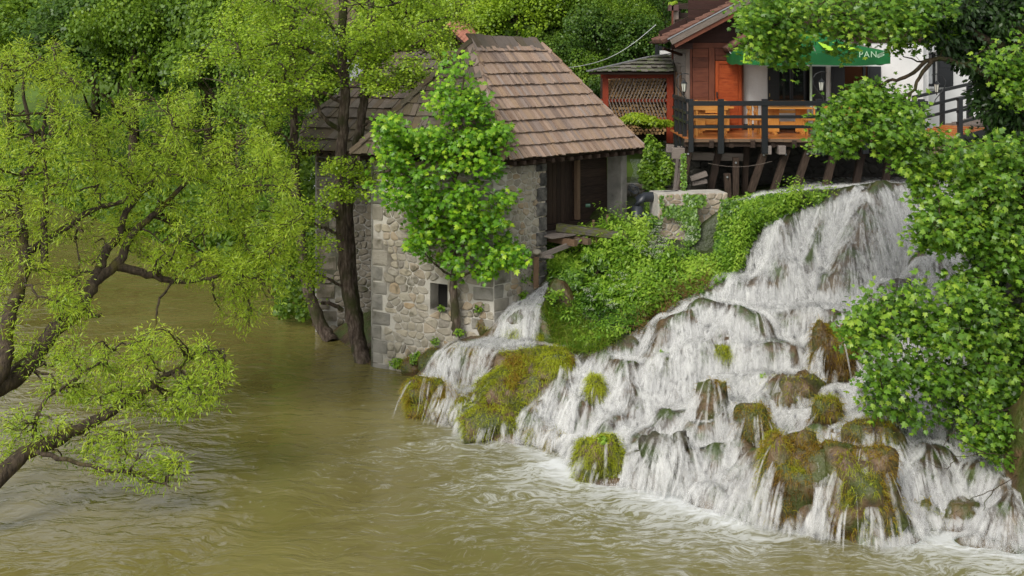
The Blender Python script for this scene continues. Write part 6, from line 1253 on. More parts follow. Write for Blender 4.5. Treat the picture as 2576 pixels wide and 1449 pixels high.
# ivy and scrub covering the hillside between them
n = 42000; ux = rng.uniform(1080, 1760, n); yy = rng.uniform(38, 62, n); xx = (ux - CX) / FOC * yy; zz = hillz(xx, yy) + .35 * (1 + fbm(xx * .9, yy * .9, 0, 3, 14)) + rng.random(n) * .25
C = np.c_[xx, yy, zz]; props(leaves('hillside_ivy', C, np.array([0, -.75, .65]) + rng.normal(size=(n, 3)) * .35, rng.normal(size=(n, 3)) + np.array([0, 0, -.8]), rng.uniform(.09, .2, n), np.clip(.35 + .35 * fbm(xx * .5, yy * .5, 0, 2, 15) + rng.normal(size=n) * .15, 0, 1), 'ivy', ML_bm), kind='stuff')
n = 26000; xx = rng.uniform(-40, -6, n); yy = 39 + (-6.8 - xx) * 1.32 + np.abs(rng.normal(size=n)) * 1.6; zz = np.maximum(hillz(xx, yy), .1) + rng.random(n) ** 1.5 * 1.3
props(leaves('shore_scrub', np.c_[xx, yy, zz], np.array([0, -.5, .7]) + rng.normal(size=(n, 3)) * .5, rng.normal(size=(n, 3)) + np.array([0, 0, -.5]), rng.uniform(.12, .26, n), np.clip(.35 + rng.normal(size=n) * .2, 0, 1), 'tuft', ML_bm), kind='stuff')
n = 30000; xx = rng.uniform(-45, -8, n); yy = rng.uniform(44, 92, n); k = hillz(xx, yy) > .6; xx, yy = xx[k], yy[k]; n = len(xx)
props(strands('meadow_grass', np.c_[xx, yy, hillz(xx, yy)], np.tile([0, 0, 1.0], (n, 1)), rng.uniform(.2, .5, n), rng.uniform(.03, .06, n), rng.random(n), leafmat('meadow_grass', [(.06, .15, .015), (.12, .26, .02), (.18, .34, .03)], .35, .03), seg=1, droop=.2), kind='stuff')
# ================================================================ willow at the left
wl_ = Tree('willow', 'leaning yellow-green willow with dark mossy limbs, leaning over the river at the left', 'tree', P(-380, 1428, 19), M_bark_w)
wl_.limb([(-380, 1440, 19), (-200, 1330, 19.6), (-40, 1235, 20.2), (65, 1142, 20.8), (130, 1112, 21), (250, 1052, 21.5), (330, 1000, 21.8), (400, 958, 22), (480, 900, 22.2), (545, 880, 22.4)], .21, .012)
wl_.limb([(75, 1135, 20.8), (125, 1145, 20.6), (250, 1178, 20.6), (340, 1195, 20.7), (430, 1225, 20.8)], .055, .01)
wl_.limb([(110, 1122, 21), (85, 1080, 21.2), (120, 1000, 21.4), (210, 940, 21.7), (290, 880, 22)], .06, .012)
wl_.limb([(-360, 1420, 19.2), (-200, 1180, 20.5), (-60, 1010, 22), (30, 955, 22.8), (85, 900, 23.2), (130, 840, 23.6), (205, 772, 24), (245, 700, 24.4), (300, 662, 24.8), (330, 590, 25.2), (400, 530, 25.6), (480, 450, 26), (560, 400, 26.2)], .25, .025)
wl_.limb([(245, 705, 24.4), (262, 640, 24.8), (300, 590, 25.2), (325, 520, 25.4), (420, 430, 25.8), (470, 330, 26)], .12, .02)
wl_.limb([(285, 668, 24.7), (370, 690, 25), (430, 706, 25.2), (475, 708, 25.3), (560, 690, 25.6), (640, 650, 26)], .10, .015)
wl_.limb([(-60, 1010, 22), (10, 920, 22.6), (22, 810, 23), (55, 700, 23.4), (62, 610, 23.8), (42, 520, 24), (60, 440, 24.2), (95, 395, 24.4), (60, 250, 24.6), (70, 130, 24.6)], .17, .02)
wl_.limb([(60, 640, 23.7), (140, 590, 24.3), (220, 535, 24.8), (310, 505, 25.2), (420, 440, 25.6), (560, 470, 26)], .085, .02)
wl_.limb([(112, 660, 23.8), (112, 520, 24), (115, 430, 24.2), (108, 330, 24.4), (130, 220, 24.6), (150, 110, 24.6)], .07, .015)
wl_.limb([(130, 840, 23.6), (170, 745, 23.8), (200, 690, 24), (190, 600, 24.2)], .05, .012)
wl_.limb([(205, 775, 24), (235, 795, 24), (255, 790, 24.1)], .06, .03)
wl_.limb([(440, 705, 25.2), (400, 760, 24.8), (390, 830, 24.2), (380, 880, 23.6)], .03, .012)
WP = [([(215, 330), (280, 265), (380, 225), (450, 215), (530, 250), (600, 285), (650, 330), (700, 370), (745, 410), (775, 480), (770, 560), (740, 620), (700, 690), (620, 700), (540, 720), (430, 700), (330, 640), (250, 560), (215, 470)], 1180, 26, 2.0, (55, .36), 110),
      ([(0, 110), (60, 90), (130, 90), (170, 120), (200, 170), (215, 260), (222, 470), (250, 640), (200, 720), (90, 760), (-40, 770), (-40, 130)], 520, 24.2, 1.6, (50, .40), 70),
      ([(150, 890), (280, 850), (370, 850), (400, 810), (480, 825), (560, 870), (585, 915), (560, 1000), (500, 1050), (400, 1060), (300, 1030), (180, 1010), (80, 970)], 300, 22, 1.0, (42, .40), 30),
      ([(230, 1070), (340, 1060), (420, 1120), (470, 1180), (440, 1240), (360, 1230), (260, 1190), (150, 1150)], 75, 20.9, .5, (40, .42), 10),
      ([(-20, 760), (200, 720), (240, 800), (150, 900), (-20, 1000)], 110, 23.2, 1.0, (40, .45), 18), ([(-20, 1040), (100, 1020), (200, 1060), (120, 1120), (-20, 1150)], 50, 21, .6, (30, .35), 6),
      ([(560, 640), (740, 620), (720, 720), (690, 780), (600, 850), (540, 790)], 110, 25.5, 1.0, (40, .48), 14)]
for poly, nt_, Y, rY, dn, nb_ in WP:
    sec = wl_.grow(polysample(poly, nb_, Y, rY), .035, .010, 6, -.05, .03, True); 
    seg = wl_.grow(polysample(poly, nt_, Y, rY, dn), .012, .0035, 5, .02, .02)
    wl_.leafy(seg, 34, 'willow', .10, ML_w, .085, 0, .35, (0, -.5, .7), .6, .5, .17, .25, .2, .25)
wl_.finish(9, 3)
# ================================================================ alders standing in the water beside the mill
def alder(label, loc, limbs, crown, grp='alders standing in the water'):
    t = Tree('alder', label, 'tree', loc, M_bark_a, grp)
    for l in limbs: t.limb(*l)
    for poly, n_, Y, rY, dn, nb_ in crown:
        t.grow(polysample(poly, nb_, Y, rY), .028, .007, 7, .0, .02, True, up=.10)
        seg = t.grow(polysample(poly, n_, Y, rY, dn), .010, .003, 4, 0, .015, up=.04); t.leafy(seg, 30, 'alder', .066, ML_a, .12, .45, .1, (0, -.35, .9), .5, .5, .17, .1, .2)
    t.finish(10, 3); return t
AC1 = [(430, 175), (520, 110), (600, -60), (900, -60), (900, 60), (860, 180), (860, 215), (800, 235), (700, 280), (640, 290), (560, 260), (520, 230)]
AC2 = [(850, -60), (1150, -60), (1240, 10), (1190, 70), (1140, 110), (1110, 170), (1050, 215), (980, 240), (930, 240), (900, 200), (860, 100)]
alder('main two-stemmed alder trunk rising from the water at the mill corner, its left stem', P(905, 905, 31.3),
      [([(915, 915, 31.2), (903, 880, 31.3), (888, 800, 31.4), (872, 700, 31.4), (862, 600, 31.4), (856, 470, 31.4), (862, 350, 31.4), (868, 250, 31.4), (862, 150, 31.4), (862, 40, 31.4), (868, -160, 31.4)], .22, .10), ([(860, 560, 31.4), (830, 530, 31), (780, 515, 30.8), (720, 520, 30.6)], .06, .02), ([(858, 600, 31.4), (820, 575, 31.2), (760, 560, 31), (700, 580, 30.8)], .05, .015),
       ([(868, 720, 31.4), (830, 705, 31), (790, 690, 30.9), (740, 700, 30.8)], .045, .015), ([(862, 330, 31.4), (820, 300, 31), (790, 250, 30.8), (770, 200, 30.6), (700, 210, 30.3)], .07, .02), ([(866, 200, 31.4), (820, 150, 31), (760, 120, 30.6), (690, 110, 30.2), (600, 130, 30)], .07, .02),
       ([(866, 110, 31.4), (830, 60, 31), (780, 30, 30.6), (700, 10, 30.2)], .07, .02), ([(864, 260, 31.4), (800, 230, 31.2), (730, 232, 31), (640, 250, 30.8)], .05, .015), ([(864, 180, 31.4), (900, 130, 31.2), (940, 90, 31)], .05, .015), ([(862, 780, 31.4), (835, 765, 31.2), (810, 762, 31.1)], .06, .045)],
      [(AC1, 640, 30.6, 2.2, (45, .40), 80), ([(800, 430), (860, 390), (950, 400), (960, 470), (920, 500), (830, 500)], 80, 30.6, .6, (30, .35), 8), ([(690, 500), (800, 500), (860, 560), (820, 640), (800, 720), (760, 780), (690, 740)], 150, 30.7, .9, (35, .42), 14)])
alder('alder stem forking right behind the main one, darker and ivy-mossed', P(912, 900, 31.6),
      [([(918, 905, 31.7), (905, 850, 31.8), (890, 750, 31.9), (880, 640, 32), (876, 520, 32), (888, 420, 32), (905, 320, 32), (920, 220, 32), (928, 120, 32), (932, 0, 32), (940, -180, 32)], .175, .09), ([(915, 250, 32), (960, 220, 31.8), (1010, 215, 31.5), (1070, 235, 31.2)], .05, .015), ([(922, 180, 32), (970, 140, 31.6), (1030, 125, 31.2), (1100, 135, 31)], .06, .02),
       ([(926, 120, 32), (980, 80, 31.6), (1060, 60, 31.2), (1150, 40, 31)], .06, .02), ([(905, 320, 32), (940, 300, 31.8), (980, 290, 31.6)], .04, .015), ([(929, 60, 32), (990, 10, 31.6), (1080, -10, 31.3)], .05, .015)],
      [(AC2, 620, 31.2, 2.0, (45, .42), 70)])
alder('leftmost alder trunk, leaning, with an ivy-dark base in the water', P(828, 852, 33.5),
      [([(835, 862, 33.4), (815, 830, 33.5), (785, 760, 33.6), (768, 690, 33.7), (755, 600, 33.8), (745, 480, 33.8), (742, 350, 33.8), (738, 200, 33.8), (735, 60, 33.8), (735, -120, 33.8)], .20, .085), ([(742, 380, 33.8), (710, 340, 33.4), (670, 330, 33.2)], .05, .015), ([(740, 260, 33.8), (780, 220, 33.5), (800, 190, 33.3)], .05, .015)],
      [([(600, 250), (700, 240), (800, 250), (810, 380), (760, 420), (690, 400), (640, 330)], 110, 33.6, 1.4, (40, .5), 22), ([(640, -60), (800, -60), (800, 200), (680, 240), (600, 160)], 260, 33.8, 1.6, (40, .4), 26)])
# dark ivy wrapped round the leftmost trunk and shade plants behind it
n = 5200; t = rng.random(n); c0 = np.array(P(800, 800, 34.5)); u = rng.uniform(690, 800, n); v = rng.uniform(395, 800, n); y = rng.uniform(34.8, 38, n); k = rng.random(n) < 1
props(leaves('shade_shrubs', np.c_[(u - CX) / FOC * y, y, HC - (v - HY) / FOC * y], np.array([0, -.6, .6]) + rng.normal(size=(n, 3)) * .5, rng.normal(size=(n, 3)) - np.array([0, 0, .5]), rng.uniform(.08, .17, n), np.clip(.4 + rng.normal(size=n) * .2, 0, 1), 'alder', ML_bm), kind='stuff')
# ================================================================ young maple in front of the mill
ym = Tree('young_maple', 'young maple with bright lobed leaves growing from the ledge in front of the mill wall', 'tree', P(1147, 836, 29.2), M_bark_a)
ym.limb([(1149, 845, 29.15), (1146, 790, 29.2), (1142, 730, 29.2), (1142, 640, 29.1), (1140, 540, 29), (1148, 430, 29), (1158, 320, 29), (1165, 220, 29), (1165, 150, 29)], .125, .012)
for l in ([(1142, 600, 29.1), (1100, 540, 28.9), (1060, 480, 28.7), (1020, 440, 28.5), (980, 430, 28.4)], [(1142, 640, 29.1), (1190, 590, 28.8), (1240, 550, 28.6), (1275, 520, 28.5)], [(1148, 460, 29), (1110, 390, 28.7), (1060, 340, 28.5), (1010, 320, 28.4), (975, 310, 28.3)], [(1152, 400, 29), (1200, 360, 28.7), (1250, 350, 28.5)], [(1142, 700, 29.2), (1090, 660, 28.8), (1050, 620, 28.6)], [(1143, 700, 29.1), (1200, 680, 28.8), (1260, 660, 28.6), (1310, 655, 28.4)]): ym.limb(l, .035, .008)
YP = [(1140, 140), (1175, 135), (1200, 200), (1240, 290), (1295, 320), (1285, 370), (1250, 410), (1240, 450), (1290, 500), (1270, 600), (1335, 650), (1270, 680), (1240, 712), (1180, 720), (1130, 700), (1080, 660), (1020, 605), (1010, 560), (1040, 530), (930, 495), (925, 450), (960, 410), (945, 350), (960, 290), (1020, 300), (1060, 330), (1085, 230), (1110, 190)]
ym.grow(polysample(YP, 60, 28.8, .8), .02, .006, 6, -.08, .02, True); seg = ym.grow(polysample(YP, 620, 28.7, 1.0, (34, .40)), .008, .003, 4, -.05, .015)
ym.leafy(seg, 13, 'maple', .125, ML_m, .12, .3, .45, (0, -.55, .8), .38, .52, .17, .2, .3, .4)
ym.finish(9, 3)
# ================================================================ big maple framing the right side, and the dark tree above it
bm = Tree('maple', 'big maple whose leafy branches hang into the right side of the view', 'tree', P(2680, 1300, 22), M_bark_m)
bm.limb([(2700, 1400, 22), (2650, 1100, 22.3), (2620, 800, 22.6), (2600, 500, 23), (2580, 250, 23.4), (2560, -100, 24)], .38, .2)
for l, a, b in (([(2590, 300, 23.2), (2480, 190, 23.2), (2400, 155, 23.3), (2340, 150, 23.4), (2290, 190, 23.5), (2230, 205, 23.6), (2160, 240, 23.6), (2110, 265, 23.7)], .065, .018), ([(2345, 152, 23.4), (2310, 200, 23.3), (2290, 235, 23.2), (2240, 250, 23.2)], .045, .015), ([(2575, 150, 23.6), (2400, 60, 23.6), (2240, 30, 23.8), (2080, 40, 24), (1950, 60, 24.2)], .10, .015), ([(2570, 0, 24), (2350, -60, 24), (2100, -40, 24.2), (1950, 0, 24.4)], .09, .015),
                ([(2605, 600, 22.8), (2500, 560, 22.5), (2420, 520, 22.3), (2360, 500, 22.2)], .07, .015), ([(2620, 850, 22.5), (2520, 820, 22.2), (2400, 800, 22), (2280, 800, 21.8), (2180, 800, 21.6)], .07, .012), ([(2630, 980, 22.4), (2540, 960, 22), (2420, 930, 21.8), (2300, 960, 21.6), (2200, 1000, 21.4)], .06, .012), ([(2640, 1080, 22), (2560, 1030, 21.6), (2480, 1050, 21.3), (2440, 1090, 21.2)], .04, .01),
                ([(2290, 235, 23.2), (2270, 330, 23), (2290, 420, 22.9), (2330, 470, 22.8)], .03, .01), ([(2280, 240, 23.2), (2200, 300, 23), (2130, 360, 22.9), (2110, 400, 22.8)], .03, .01)): bm.limb(l, a, b)
RP = [([(2600, -60), (2850, -60), (2850, 420), (2600, 360)], 260, 23.6, 1.4, (60, .3), 20), ([(2600, 420), (2780, 420), (2760, 1050), (2610, 1100)], 240, 22.8, 1.2, (60, .34), 20), ([(1860, -10), (1900, -60), (2420, -60), (2400, 90), (2330, 110), (2250, 120), (2180, 105), (2130, 165), (2060, 140), (1990, 185), (1950, 150), (1890, 150), (1872, 100), (1850, 40)], 640, 23.9, 1.4, (50, .34), 60), ([(2480, 130), (2600, 60), (2600, 280), (2520, 260)], 60, 22.6, .5, (40, .3), 8), ([(2100, 250), (2180, 200), (2260, 225), (2290, 230), (2340, 300), (2390, 330), (2390, 400), (2330, 470), (2260, 420), (2180, 360), (2110, 405), (2055, 380), (2060, 300)], 290, 23.1, .9, (36, .38), 26),
      ([(2320, 470), (2400, 390), (2480, 340), (2610, 320), (2610, 1150), (2540, 1130), (2470, 1000), (2440, 800), (2400, 700), (2440, 620), (2340, 600), (2300, 540)], 860, 22.6, 1.2, (55, .32), 60), ([(2110, 830), (2180, 735), (2300, 700), (2500, 700), (2520, 1060), (2430, 1090), (2320, 1080), (2250, 1040), (2180, 1060), (2140, 960), (2190, 910)], 370, 21.8, .9, (40, .42), 30),
      ([(2430, 1095), (2490, 1050), (2570, 1080), (2550, 1175), (2480, 1150)], 45, 21.2, .4, None, 5), ([(2275, 590), (2340, 560), (2420, 580), (2380, 640), (2320, 620)], 40, 22.4, .4, None, 4)]
for poly, n_, Y, rY, dn, nb_ in RP:
    bm.grow(polysample(poly, nb_, Y, rY), .022, .006, 6, .04, .02, True); seg = bm.grow(polysample(poly, n_, Y, rY, dn), .008, .003, 4, .03, .015)
    bm.leafy(seg, 14, 'maple', .108, ML_r, .15, .35, .4, (0, -.5, .8), .42, .55, .2, .15, .3, .25)
bm.finish(9, 3)
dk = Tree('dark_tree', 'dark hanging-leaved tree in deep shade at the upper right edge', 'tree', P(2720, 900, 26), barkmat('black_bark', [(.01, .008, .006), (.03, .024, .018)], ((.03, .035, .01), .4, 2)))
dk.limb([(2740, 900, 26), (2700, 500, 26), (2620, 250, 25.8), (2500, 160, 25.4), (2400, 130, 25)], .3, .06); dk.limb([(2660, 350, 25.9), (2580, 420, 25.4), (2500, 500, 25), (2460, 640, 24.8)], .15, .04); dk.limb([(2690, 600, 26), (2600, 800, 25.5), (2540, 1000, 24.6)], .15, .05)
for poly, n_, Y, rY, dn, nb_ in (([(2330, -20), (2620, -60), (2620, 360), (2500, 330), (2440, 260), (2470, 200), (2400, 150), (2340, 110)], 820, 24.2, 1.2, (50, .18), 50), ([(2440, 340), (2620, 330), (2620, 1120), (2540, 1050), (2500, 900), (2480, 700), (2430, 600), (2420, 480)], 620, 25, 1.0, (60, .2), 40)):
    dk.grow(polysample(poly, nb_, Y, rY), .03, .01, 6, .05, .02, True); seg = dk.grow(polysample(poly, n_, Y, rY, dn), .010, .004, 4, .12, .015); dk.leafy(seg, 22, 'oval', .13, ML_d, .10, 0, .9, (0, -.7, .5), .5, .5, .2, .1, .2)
dk.finish(8, 3)
bt_ = Tree('bare_twigs', 'bare thin twigs hanging over the foam from the right-hand rock', 'branch', P(2560, 1100, 20.6), M_bark_m)
for l in ([(2570, 1150, 20.8), (2480, 1140, 20.6), (2400, 1150, 20.5), (2340, 1110, 20.4)], [(2480, 1140, 20.6), (2400, 1100, 20.4), (2350, 1060, 20.3)], [(2570, 1190, 20.6), (2500, 1230, 20.4), (2440, 1260, 20.3), (2400, 1290, 20.2)], [(2500, 1230, 20.4), (2470, 1290, 20.3), (2455, 1360, 20.2)], [(2400, 1150, 20.5), (2380, 1180, 20.4), (2330, 1160, 20.3)], [(2410, 1080, 21), (2380, 1110, 20.8), (2350, 1180, 20.6)]): bt_.limb(l, .010, .003)
bt_.finish(4)
# ================================================================ rock wall at the right edge
def blob(name, c, r, mat, seed, amp=.35, parent=None):
    V = ICV * np.array(r); V = V * (1 + amp * fbm(V[:, 0] * 1.3 + seed * 5, V[:, 1] * 1.3, V[:, 2] * 1.3, 4, seed)[:, None] + .1 * fbm(V[:, 0] * 7, V[:, 1] * 7, V[:, 2] * 7, 2, seed + 3)[:, None]); return np_mesh(name, V + np.array(c), [ICF], mat, smooth=True, parent=parent)
props(blob('rock_face', (9.75, 20.6, .5), (.95, 1.3, 2.6), M_trav, 5), 'tall mossy brown rock cut by the right edge, beside the foaming foot', 'rock'); props(blob('rock_face', (11.2, 23.4, 1.6), (1.5, 1.6, 3.4), M_dark, 6), 'dark rock behind the hanging maple leaves at the right edge', 'rock')
for (u, v, Y, r, lab) in ((1100, 905, 29.2, (.5, .4, .32), 'brown mossy footing rock at the base of the mill wall, nearer the falls'), (1040, 915, 29.9, (.42, .35, .28), 'low brown rock at the water line beside the mill corner'), (1218, 815, 29.0, (.22, .22, .34), 'ochre boulder leaning against the mill wall beside the young maple'), (1295, 775, 29.6, (.45, .4, .45), 'dark mossy rock at the left side of the little fall'), (1405, 790, 29.2, (.5, .4, .9), 'mossy rock hump on the right side of the little fall'), (1330, 705, 30.2, (.6, .4, .22), 'low wet rock behind the trestle post')):
    p = P(u, v, Y); o = blob('bank_rock', (p.x, p.y + .25, p.z - .15), r, M_trav, int(u)); props(o, lab, 'rock')
    V_ = np.array([v_.co[:] for v_ in o.data.vertices]) + np.array(o.location); k = rng.integers(0, len(V_), 700); nn = nrm(V_[k] - V_.mean(0)); kk = (nn[:, 2] > .0) & (vnoise(V_[k][:, 0] * 3, V_[k][:, 1] * 3, V_[k][:, 2] * 3, 5) > -.1)
    props(strands('moss', V_[k][kk], nn[kk], rng.uniform(.05, .14, kk.sum()), rng.uniform(.005, .01, kk.sum()), rng.random(kk.sum()), M_moss, o), kind='stuff')
# ================================================================ undergrowth on the bank
def shrub(label, c, r, n, size, mat, kind='ivy', tb=.5, name='shrub', cat='shrub', grp=None, seed=0):
    t = root(name, label, cat, Vector(c) - Vector((0, 0, r[2])), grp); rg = np.random.default_rng(int(seed + n)); nc = 14; d = nrm(rg.normal(size=(nc, 3))) * rg.uniform(.3, .75, (nc, 1)); i = rg.integers(0, nc, n); dd = nrm(rg.normal(size=(n, 3))); C = (d[i] + dd * .38 * rg.uniform(.5, 1, (n, 1))) * np.array(r) + np.array(c)
    props(leaves('foliage', C, dd * .6 + np.array([0, -.4, .7]) + rg.normal(size=(n, 3)) * .35, rg.normal(size=(n, 3)) * .6 + np.array([0, 0, -.8]), size * rg.uniform(.6, 1.3, n), np.clip(tb + rg.normal(size=n) * .18 + .15 * dd[:, 2], 0, 1), kind, mat, t), kind='stuff')
    ps = [smooth_path([Vector(c) - Vector((0, 0, r[2])), Vector(c) + Vector(tuple(d[k] * np.array(r))) * .5 - Vector((0, 0, r[2] * .2)), Vector(c) + Vector(tuple(d[k] * np.array(r)))], 3) for k in range(8)]; tubes_np('stems', ps, [np.linspace(.015, .004, len(p)) for p in ps], 4, M_bark_m, t); return t
VEG = [(1330, 600), (1410, 560), (1480, 575), (1560, 570), (1655, 580), (1830, 600), (1850, 510), (2060, 490), (2085, 508), (1950, 552), (1888, 600), (1850, 690), (1755, 735), (1670, 780), (1556, 855), (1480, 870), (1440, 850), (1415, 800), (1400, 740), (1385, 700), (1300, 690), (1290, 650)]
def plants(name, poly, n_, hgt, ls, per, mat, kind='oval', tb=.5, lean=.5, F=None):
    S_ = seeds_from(poly, n_, Z0); S_ = S_[S_[:, 1] < 36.5]; S_ = S_[vnoise(S_[:, 0] * 1.7, S_[:, 1] * 1.7, 0, 47) * .5 + rng.normal(size=len(S_)) * .15 > -.28]; n = len(S_); cl = np.clip(vnoise(S_[:, 0] * 1.5, S_[:, 1] * 1.5, 0, 17) * .7 + .5, 0, 1); h = hgt * rng.uniform(.5, 1.2, n) * (.35 + 1.5 * cl ** 1.6)
    us_, vs_ = pix(S_[:, 0], S_[:, 1], S_[:, 2]); kk = ~((us_ > 1635) & (us_ < 1845) & (vs_ < 650) & (vs_ > 480)); S_, h, cl = S_[kk], h[kk], cl[kk]; n = len(S_); ln = np.c_[rng.normal(size=n) * .3, -np.abs(rng.normal(size=n)) * lean, np.ones(n)]; ln = nrm(ln)
    i = np.repeat(np.arange(n), per); t = rng.uniform(.25, 1.0, n * per); C = S_[i] + ln[i] * (h[i] * t)[:, None]; a = rng.uniform(0, 6.28, n * per); D = np.c_[np.cos(a), np.sin(a), rng.uniform(-.5, .2, n * per)]
    C = C + D * (.02 + .10 * hgt * (1.3 - t))[:, None]; N = np.array([0, -.3, 1]) + D * .3 + rng.normal(size=D.shape) * .25; tint = np.clip(tb + (rng.normal(size=n) * .13)[i] + rng.normal(size=n * per) * .1 + .15 * (t - .5) + .3 * vnoise(C[:, 0] * .9, C[:, 1] * .9, C[:, 2], 19) + .22 * vnoise(C[:, 0] * 2.5, C[:, 1] * 2.5, C[:, 2], 20), 0, 1)
    props(leaves(name, C, N, D, ls * rng.uniform(.6, 1.3, n * per) * (1.15 - .4 * t), tint, kind, mat), kind='stuff')
    st_ = np.stack([S_, S_ + ln * h[:, None] * .6, S_ + ln * h[:, None]], 1); return S_, ln, h
plants('undergrowth', VEG, 2900, .42, .10, 15, ML_u)
plants('undergrowth', [(1400, 590), (1500, 580), (1600, 610), (1660, 660), (1800, 680), (1740, 720), (1600, 770), (1480, 750), (1400, 690)], 900, .62, .14, 16, ML_u, tb=.62)
for j, (u, v, Y, r_, mt, lab) in enumerate(((1430, 590, 31.2, .35, ML_u, 'bushy green shrub at the left end of the mossy beam'), (1500, 660, 29.9, .45, ML_u, 'rounded light shrub in the middle of the bank, left part'), (1580, 640, 29.9, .40, ML_u, 'taller leafy shrub below the mossy beam'), (1640, 700, 29.2, .48, ML_u, 'broad shrub in the middle of the bank below the white umbels'), (1540, 740, 29.0, .42, ML_u, 'overhanging shrub above the dark lower edge of the bank'), (1720, 650, 29.8, .38, ML_i, 'dark green shrub at the foot of the ivy wall'), (1790, 680, 29.0, .32, ML_u, 'small shrub near the left shoulder of the main fall'), (1440, 700, 29.5, .34, ML_i, 'dark shrub just right of the little fall'))):
    shrub(lab, P(u, v, Y), (r_ * 1.15, r_ * .8, r_ * .85), int(5200 * r_), .10, mt, 'oval', .5, 'shrub', 'shrub', 'shrubs on the bank', j * 31)
plants('low_weeds', [(1380, 800), (1556, 850), (1760, 740), (1860, 690), (1900, 590), (1960, 550), (1900, 545), (1840, 600), (1700, 700), (1500, 760), (1400, 720)], 1500, .22, .06, 12, ML_u, 'alder', .35)
S_ = seeds_from([(1360, 770), (1430, 760), (1480, 820), (1560, 850), (1500, 890), (1430, 885), (1390, 860)], 5200, Z0); n = len(S_)
props(strands('grass', S_, nrm(np.array([0, -.5, 1.0]) + rng.normal(size=(n, 3)) * .3), rng.uniform(.14, .36, n), rng.uniform(.006, .012, n), rng.random(n), leafmat('bank_grass', [(.07, .15, .012), (.14, .26, .02), (.22, .33, .03), (.24, .22, .05)], .35, .04), droop=.55), kind='stuff')
# dry stems tangled at the lower edge
S_ = seeds_from([(1560, 830), (1680, 740), (1780, 690), (1800, 720), (1700, 780), (1600, 850)], 500, Z0); n = len(S_)
props(strands('dry_stems', S_ + np.array([0, -.1, .1]), nrm(rng.normal(size=(n, 3)) + np.array([0, -.3, .5])), rng.uniform(.3, .8, n), np.full(n, .006), rng.random(n), leafmat('dry_stems', [(.10, .05, .02), (.22, .13, .05), (.16, .12, .04)], .1, .02), droop=.3), kind='stuff')
S_ = seeds_from([(1130, 860), (1420, 860), (1450, 900), (1400, 1030), (1200, 1060), (1020, 1030), (1000, 960), (1100, 950), (1240, 960), (1250, 890), (1130, 890)], 17000, ZT); mk = vnoise(S_[:, 0] * 2, S_[:, 1] * 2, 0, 23) > -.15; S_ = S_[mk & (S_[:, 2] > .06)]; n = len(S_)
props(strands('ledge_moss', S_, nrm(np.array([-.1, -.6, .6]) + rng.normal(size=(n, 3)) * .3), rng.uniform(.07, .22, n), rng.uniform(.004, .009, n), np.clip(.5 + .4 * vnoise(S_[:, 0] * 2, S_[:, 1] * 2, 3, 9) + rng.normal(size=n) * .2, 0, 1), M_moss), kind='stuff')
xr_ = rng.uniform(10.3, 14.9, 16000); yr_ = rng.uniform(19.5, 31, 16000); k = xr_ > 10.2 + .12 * (yr_ - 20); xr_, yr_ = xr_[k], yr_[k]; n = len(xr_)
props(leaves('right_bank_ivy', np.c_[xr_, yr_, zat(xr_, yr_, Z0) + rng.random(n) * .3], np.array([-.3, -.4, .8]) + rng.normal(size=(n, 3)) * .4, rng.normal(size=(n, 3)) - np.array([0, 0, .5]), rng.uniform(.09, .19, n), np.clip(.4 + rng.normal(size=n) * .2, 0, 1), 'ivy', ML_u), kind='stuff')
# white umbels and small pink flowers
for nm, poly, n_, lab in (('white_flowers', [(1580, 640), (1650, 600), (1690, 640), (1650, 700), (1600, 680)], 90, None), ('white_flowers', [(1450, 780), (1600, 700), (1640, 760), (1500, 850)], 24, None), ('white_flowers', [(1700, 600), (1760, 620), (1740, 660), (1690, 640)], 25, None)):
    S_ = seeds_from(poly, n_, Z0) + np.array([0, -.25, .5]); per = 26; i = np.repeat(np.arange(len(S_)), per); C = S_[i] + rng.normal(size=(len(i), 3)) * np.array([.05, .05, .015]); n = len(C)
    props(leaves(nm, C, np.array([0, -.4, 1.0]) + rng.normal(size=(n, 3)) * .3, rng.normal(size=(n, 3)), rng.uniform(.010, .02, n), rng.random(n), 'alder', leafmat('white_petals', [(.5, .55, .4), (.75, .78, .65)], .3, .02)), kind='stuff')
# ================================================================ ivy: retaining wall, slope beside the falls, posts
def ivy_sheet(name, pts_fn, n, size, parent=None, tb=.5, mat=None, dens=(.5, .1)):
    C, N = pts_fn(n); k = vnoise(C[:, 0] * dens[0] * 4, C[:, 2] * dens[0] * 4, 0, 33) + rng.normal(size=len(C)) * .15 > dens[1]; C, N = C[k], N[k]; n = len(C)
    o = leaves(name, C + N * rng.uniform(.01, .10, (n, 1)), N + rng.normal(size=(n, 3)) * .35 + np.array([0, 0, .35]), rng.normal(size=(n, 3)) * .5 + np.array([0, 0, -1.0]), size * rng.uniform(.6, 1.3, n), np.clip(tb + rng.normal(size=n) * .22, 0, 1), 'ivy', mat or ML_i, parent); return props(o, kind='stuff')
def onwall(u0, u1, v0, v1, Y, sh=None):
    def f(n): u = rng.uniform(u0, u1, n); v = rng.uniform(v0, v1, n); k = inpoly(u, v, sh) if sh else np.ones(n, bool); u, v = u[k], v[k]; return np.c_[(u - CX) / FOC * Y, np.full(len(u), Y), HC - (v - HY) / FOC * Y], np.tile([0, -1.0, 0], (len(u), 1))
    return f
ivy_sheet('ivy_on_wall', onwall(1640, 1830, 484, 620, 30.82, [(1660, 490), (1775, 488), (1775, 540), (1755, 600), (1730, 620), (1700, 590), (1690, 530), (1680, 600), (1662, 570)]), 6500, .085, None, .55, None, (.8, -.12))
ivy_sheet('ivy_on_wall', onwall(1810, 1860, 500, 640, 30.9, [(1812, 500), (1850, 500), (1870, 560), (1840, 630), (1815, 560)]), 900, .08, None, .5, None, (.5, -.6))
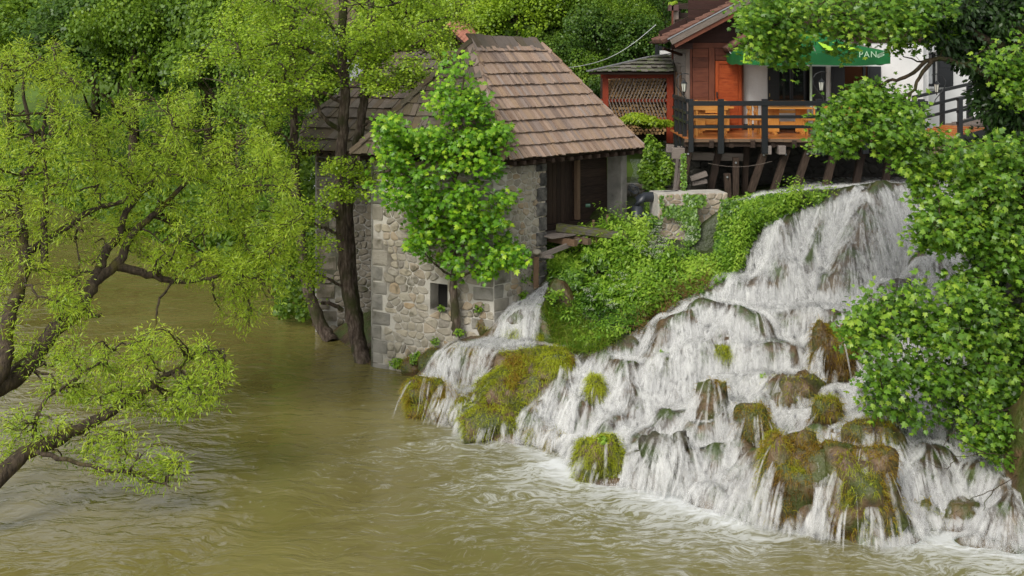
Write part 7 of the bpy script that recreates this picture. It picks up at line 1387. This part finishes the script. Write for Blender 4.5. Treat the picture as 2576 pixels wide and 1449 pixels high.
ivy_sheet('ivy_slope', lambda n: (lambda s: (s, np.tile([-.2, -.7, .7], (len(s), 1))))(seeds_from([(1815, 495), (1900, 488), (2080, 492), (2060, 515), (1960, 550), (1900, 590), (1880, 650), (1840, 700), (1790, 690), (1800, 600)], n, Z0)), 9000, .085, None, .45, ML_u, (.4, -.5))
ivy_sheet('ivy_on_post', onwall(1712, 1726, 385, 490, 31.7), 260, .07, None, .7, None, (.4, -.9))
# low vine bush between the mill and the house, and other single shrubs
shrub('tall leafy vine-covered shrub filling the gap between the mill roof and the timber annex', P(1650, 420, 34.2), (.62, .5, 1.25), 5200, .10, ML_u, tb=.6); shrub('yellow-green vine sprawling below the firewood lattice', P(1620, 305, 36.3), (.95, .4, .28), 2600, .10, ML_w, tb=.55); shrub('lower end of the vine shrub above the pipe', P(1655, 520, 32.8), (.45, .4, .7), 2200, .09, ML_u, tb=.5)
shrub('feathery green shrub growing on the lip of the falls', P(2308, 462, 30.4), (.30, .25, .46), 1700, .10, ML_u, 'willow', .35); shrub('dark fern clump beside the black down pipe', P(1630, 570, 30.9), (.35, .3, .4), 900, .13, ML_i, 'oval', .3)
shrub('flowering greenery spilling out of the flower box', P(1693, 8, 37.6), (.18, .15, .12), 300, .06, ML_bb, 'alder', .8)
for j, (u, v, Y, s_, lab) in enumerate(((1000, 912, 30.2, .22, 'small lobed-leaf plant at the mill corner water line'), (1045, 900, 29.9, .25, 'second lobed-leaf plant on the brown rock by the mill'), (1155, 835, 29.0, .18, 'leafy tuft at the foot of the young maple'), (1095, 860, 29.6, .16, 'little plant on the rock under the drain opening'), (1330, 690, 29.8, .45, 'fresh green shrub under the trestle'), (1310, 745, 29.6, .25, 'low leafy plant left of the little fall'),
    (1205, 775, 29.1, .16, 'fern-like tuft on the wall foot right of the maple trunk'), (1110, 775, 29.6, .12, 'sprig growing in the drain opening'), (2190, 1205, 21.0, .22, 'spiky grass clump on the biggest brown boulder'), (2160, 1290, 20.2, .3, 'trailing weed on the face of the biggest brown boulder'), (1515, 1105, 22.9, .12, 'bare-stemmed sprig on top of the lone round boulder'), (1665, 900, 25.8, .22, 'upright weed sprig on the brown knob in the cascade'), (1918, 945, 24.9, .16, 'little seedling clump standing in the middle of the cascade'), (1395, 745, 29.0, .3, 'grassy tuft on the right bank of the little fall'))):
    p = P(u, v, Y); shrub(lab, p, (s_, s_ * .7, s_ * .8), 170 if s_ > .2 else 90, .075 if s_ > .2 else .06, ML_u, 'alder' if j > 7 else 'ivy', .6, 'small_plant', 'plant', 'small plants on the rocks', seed=j * 13)
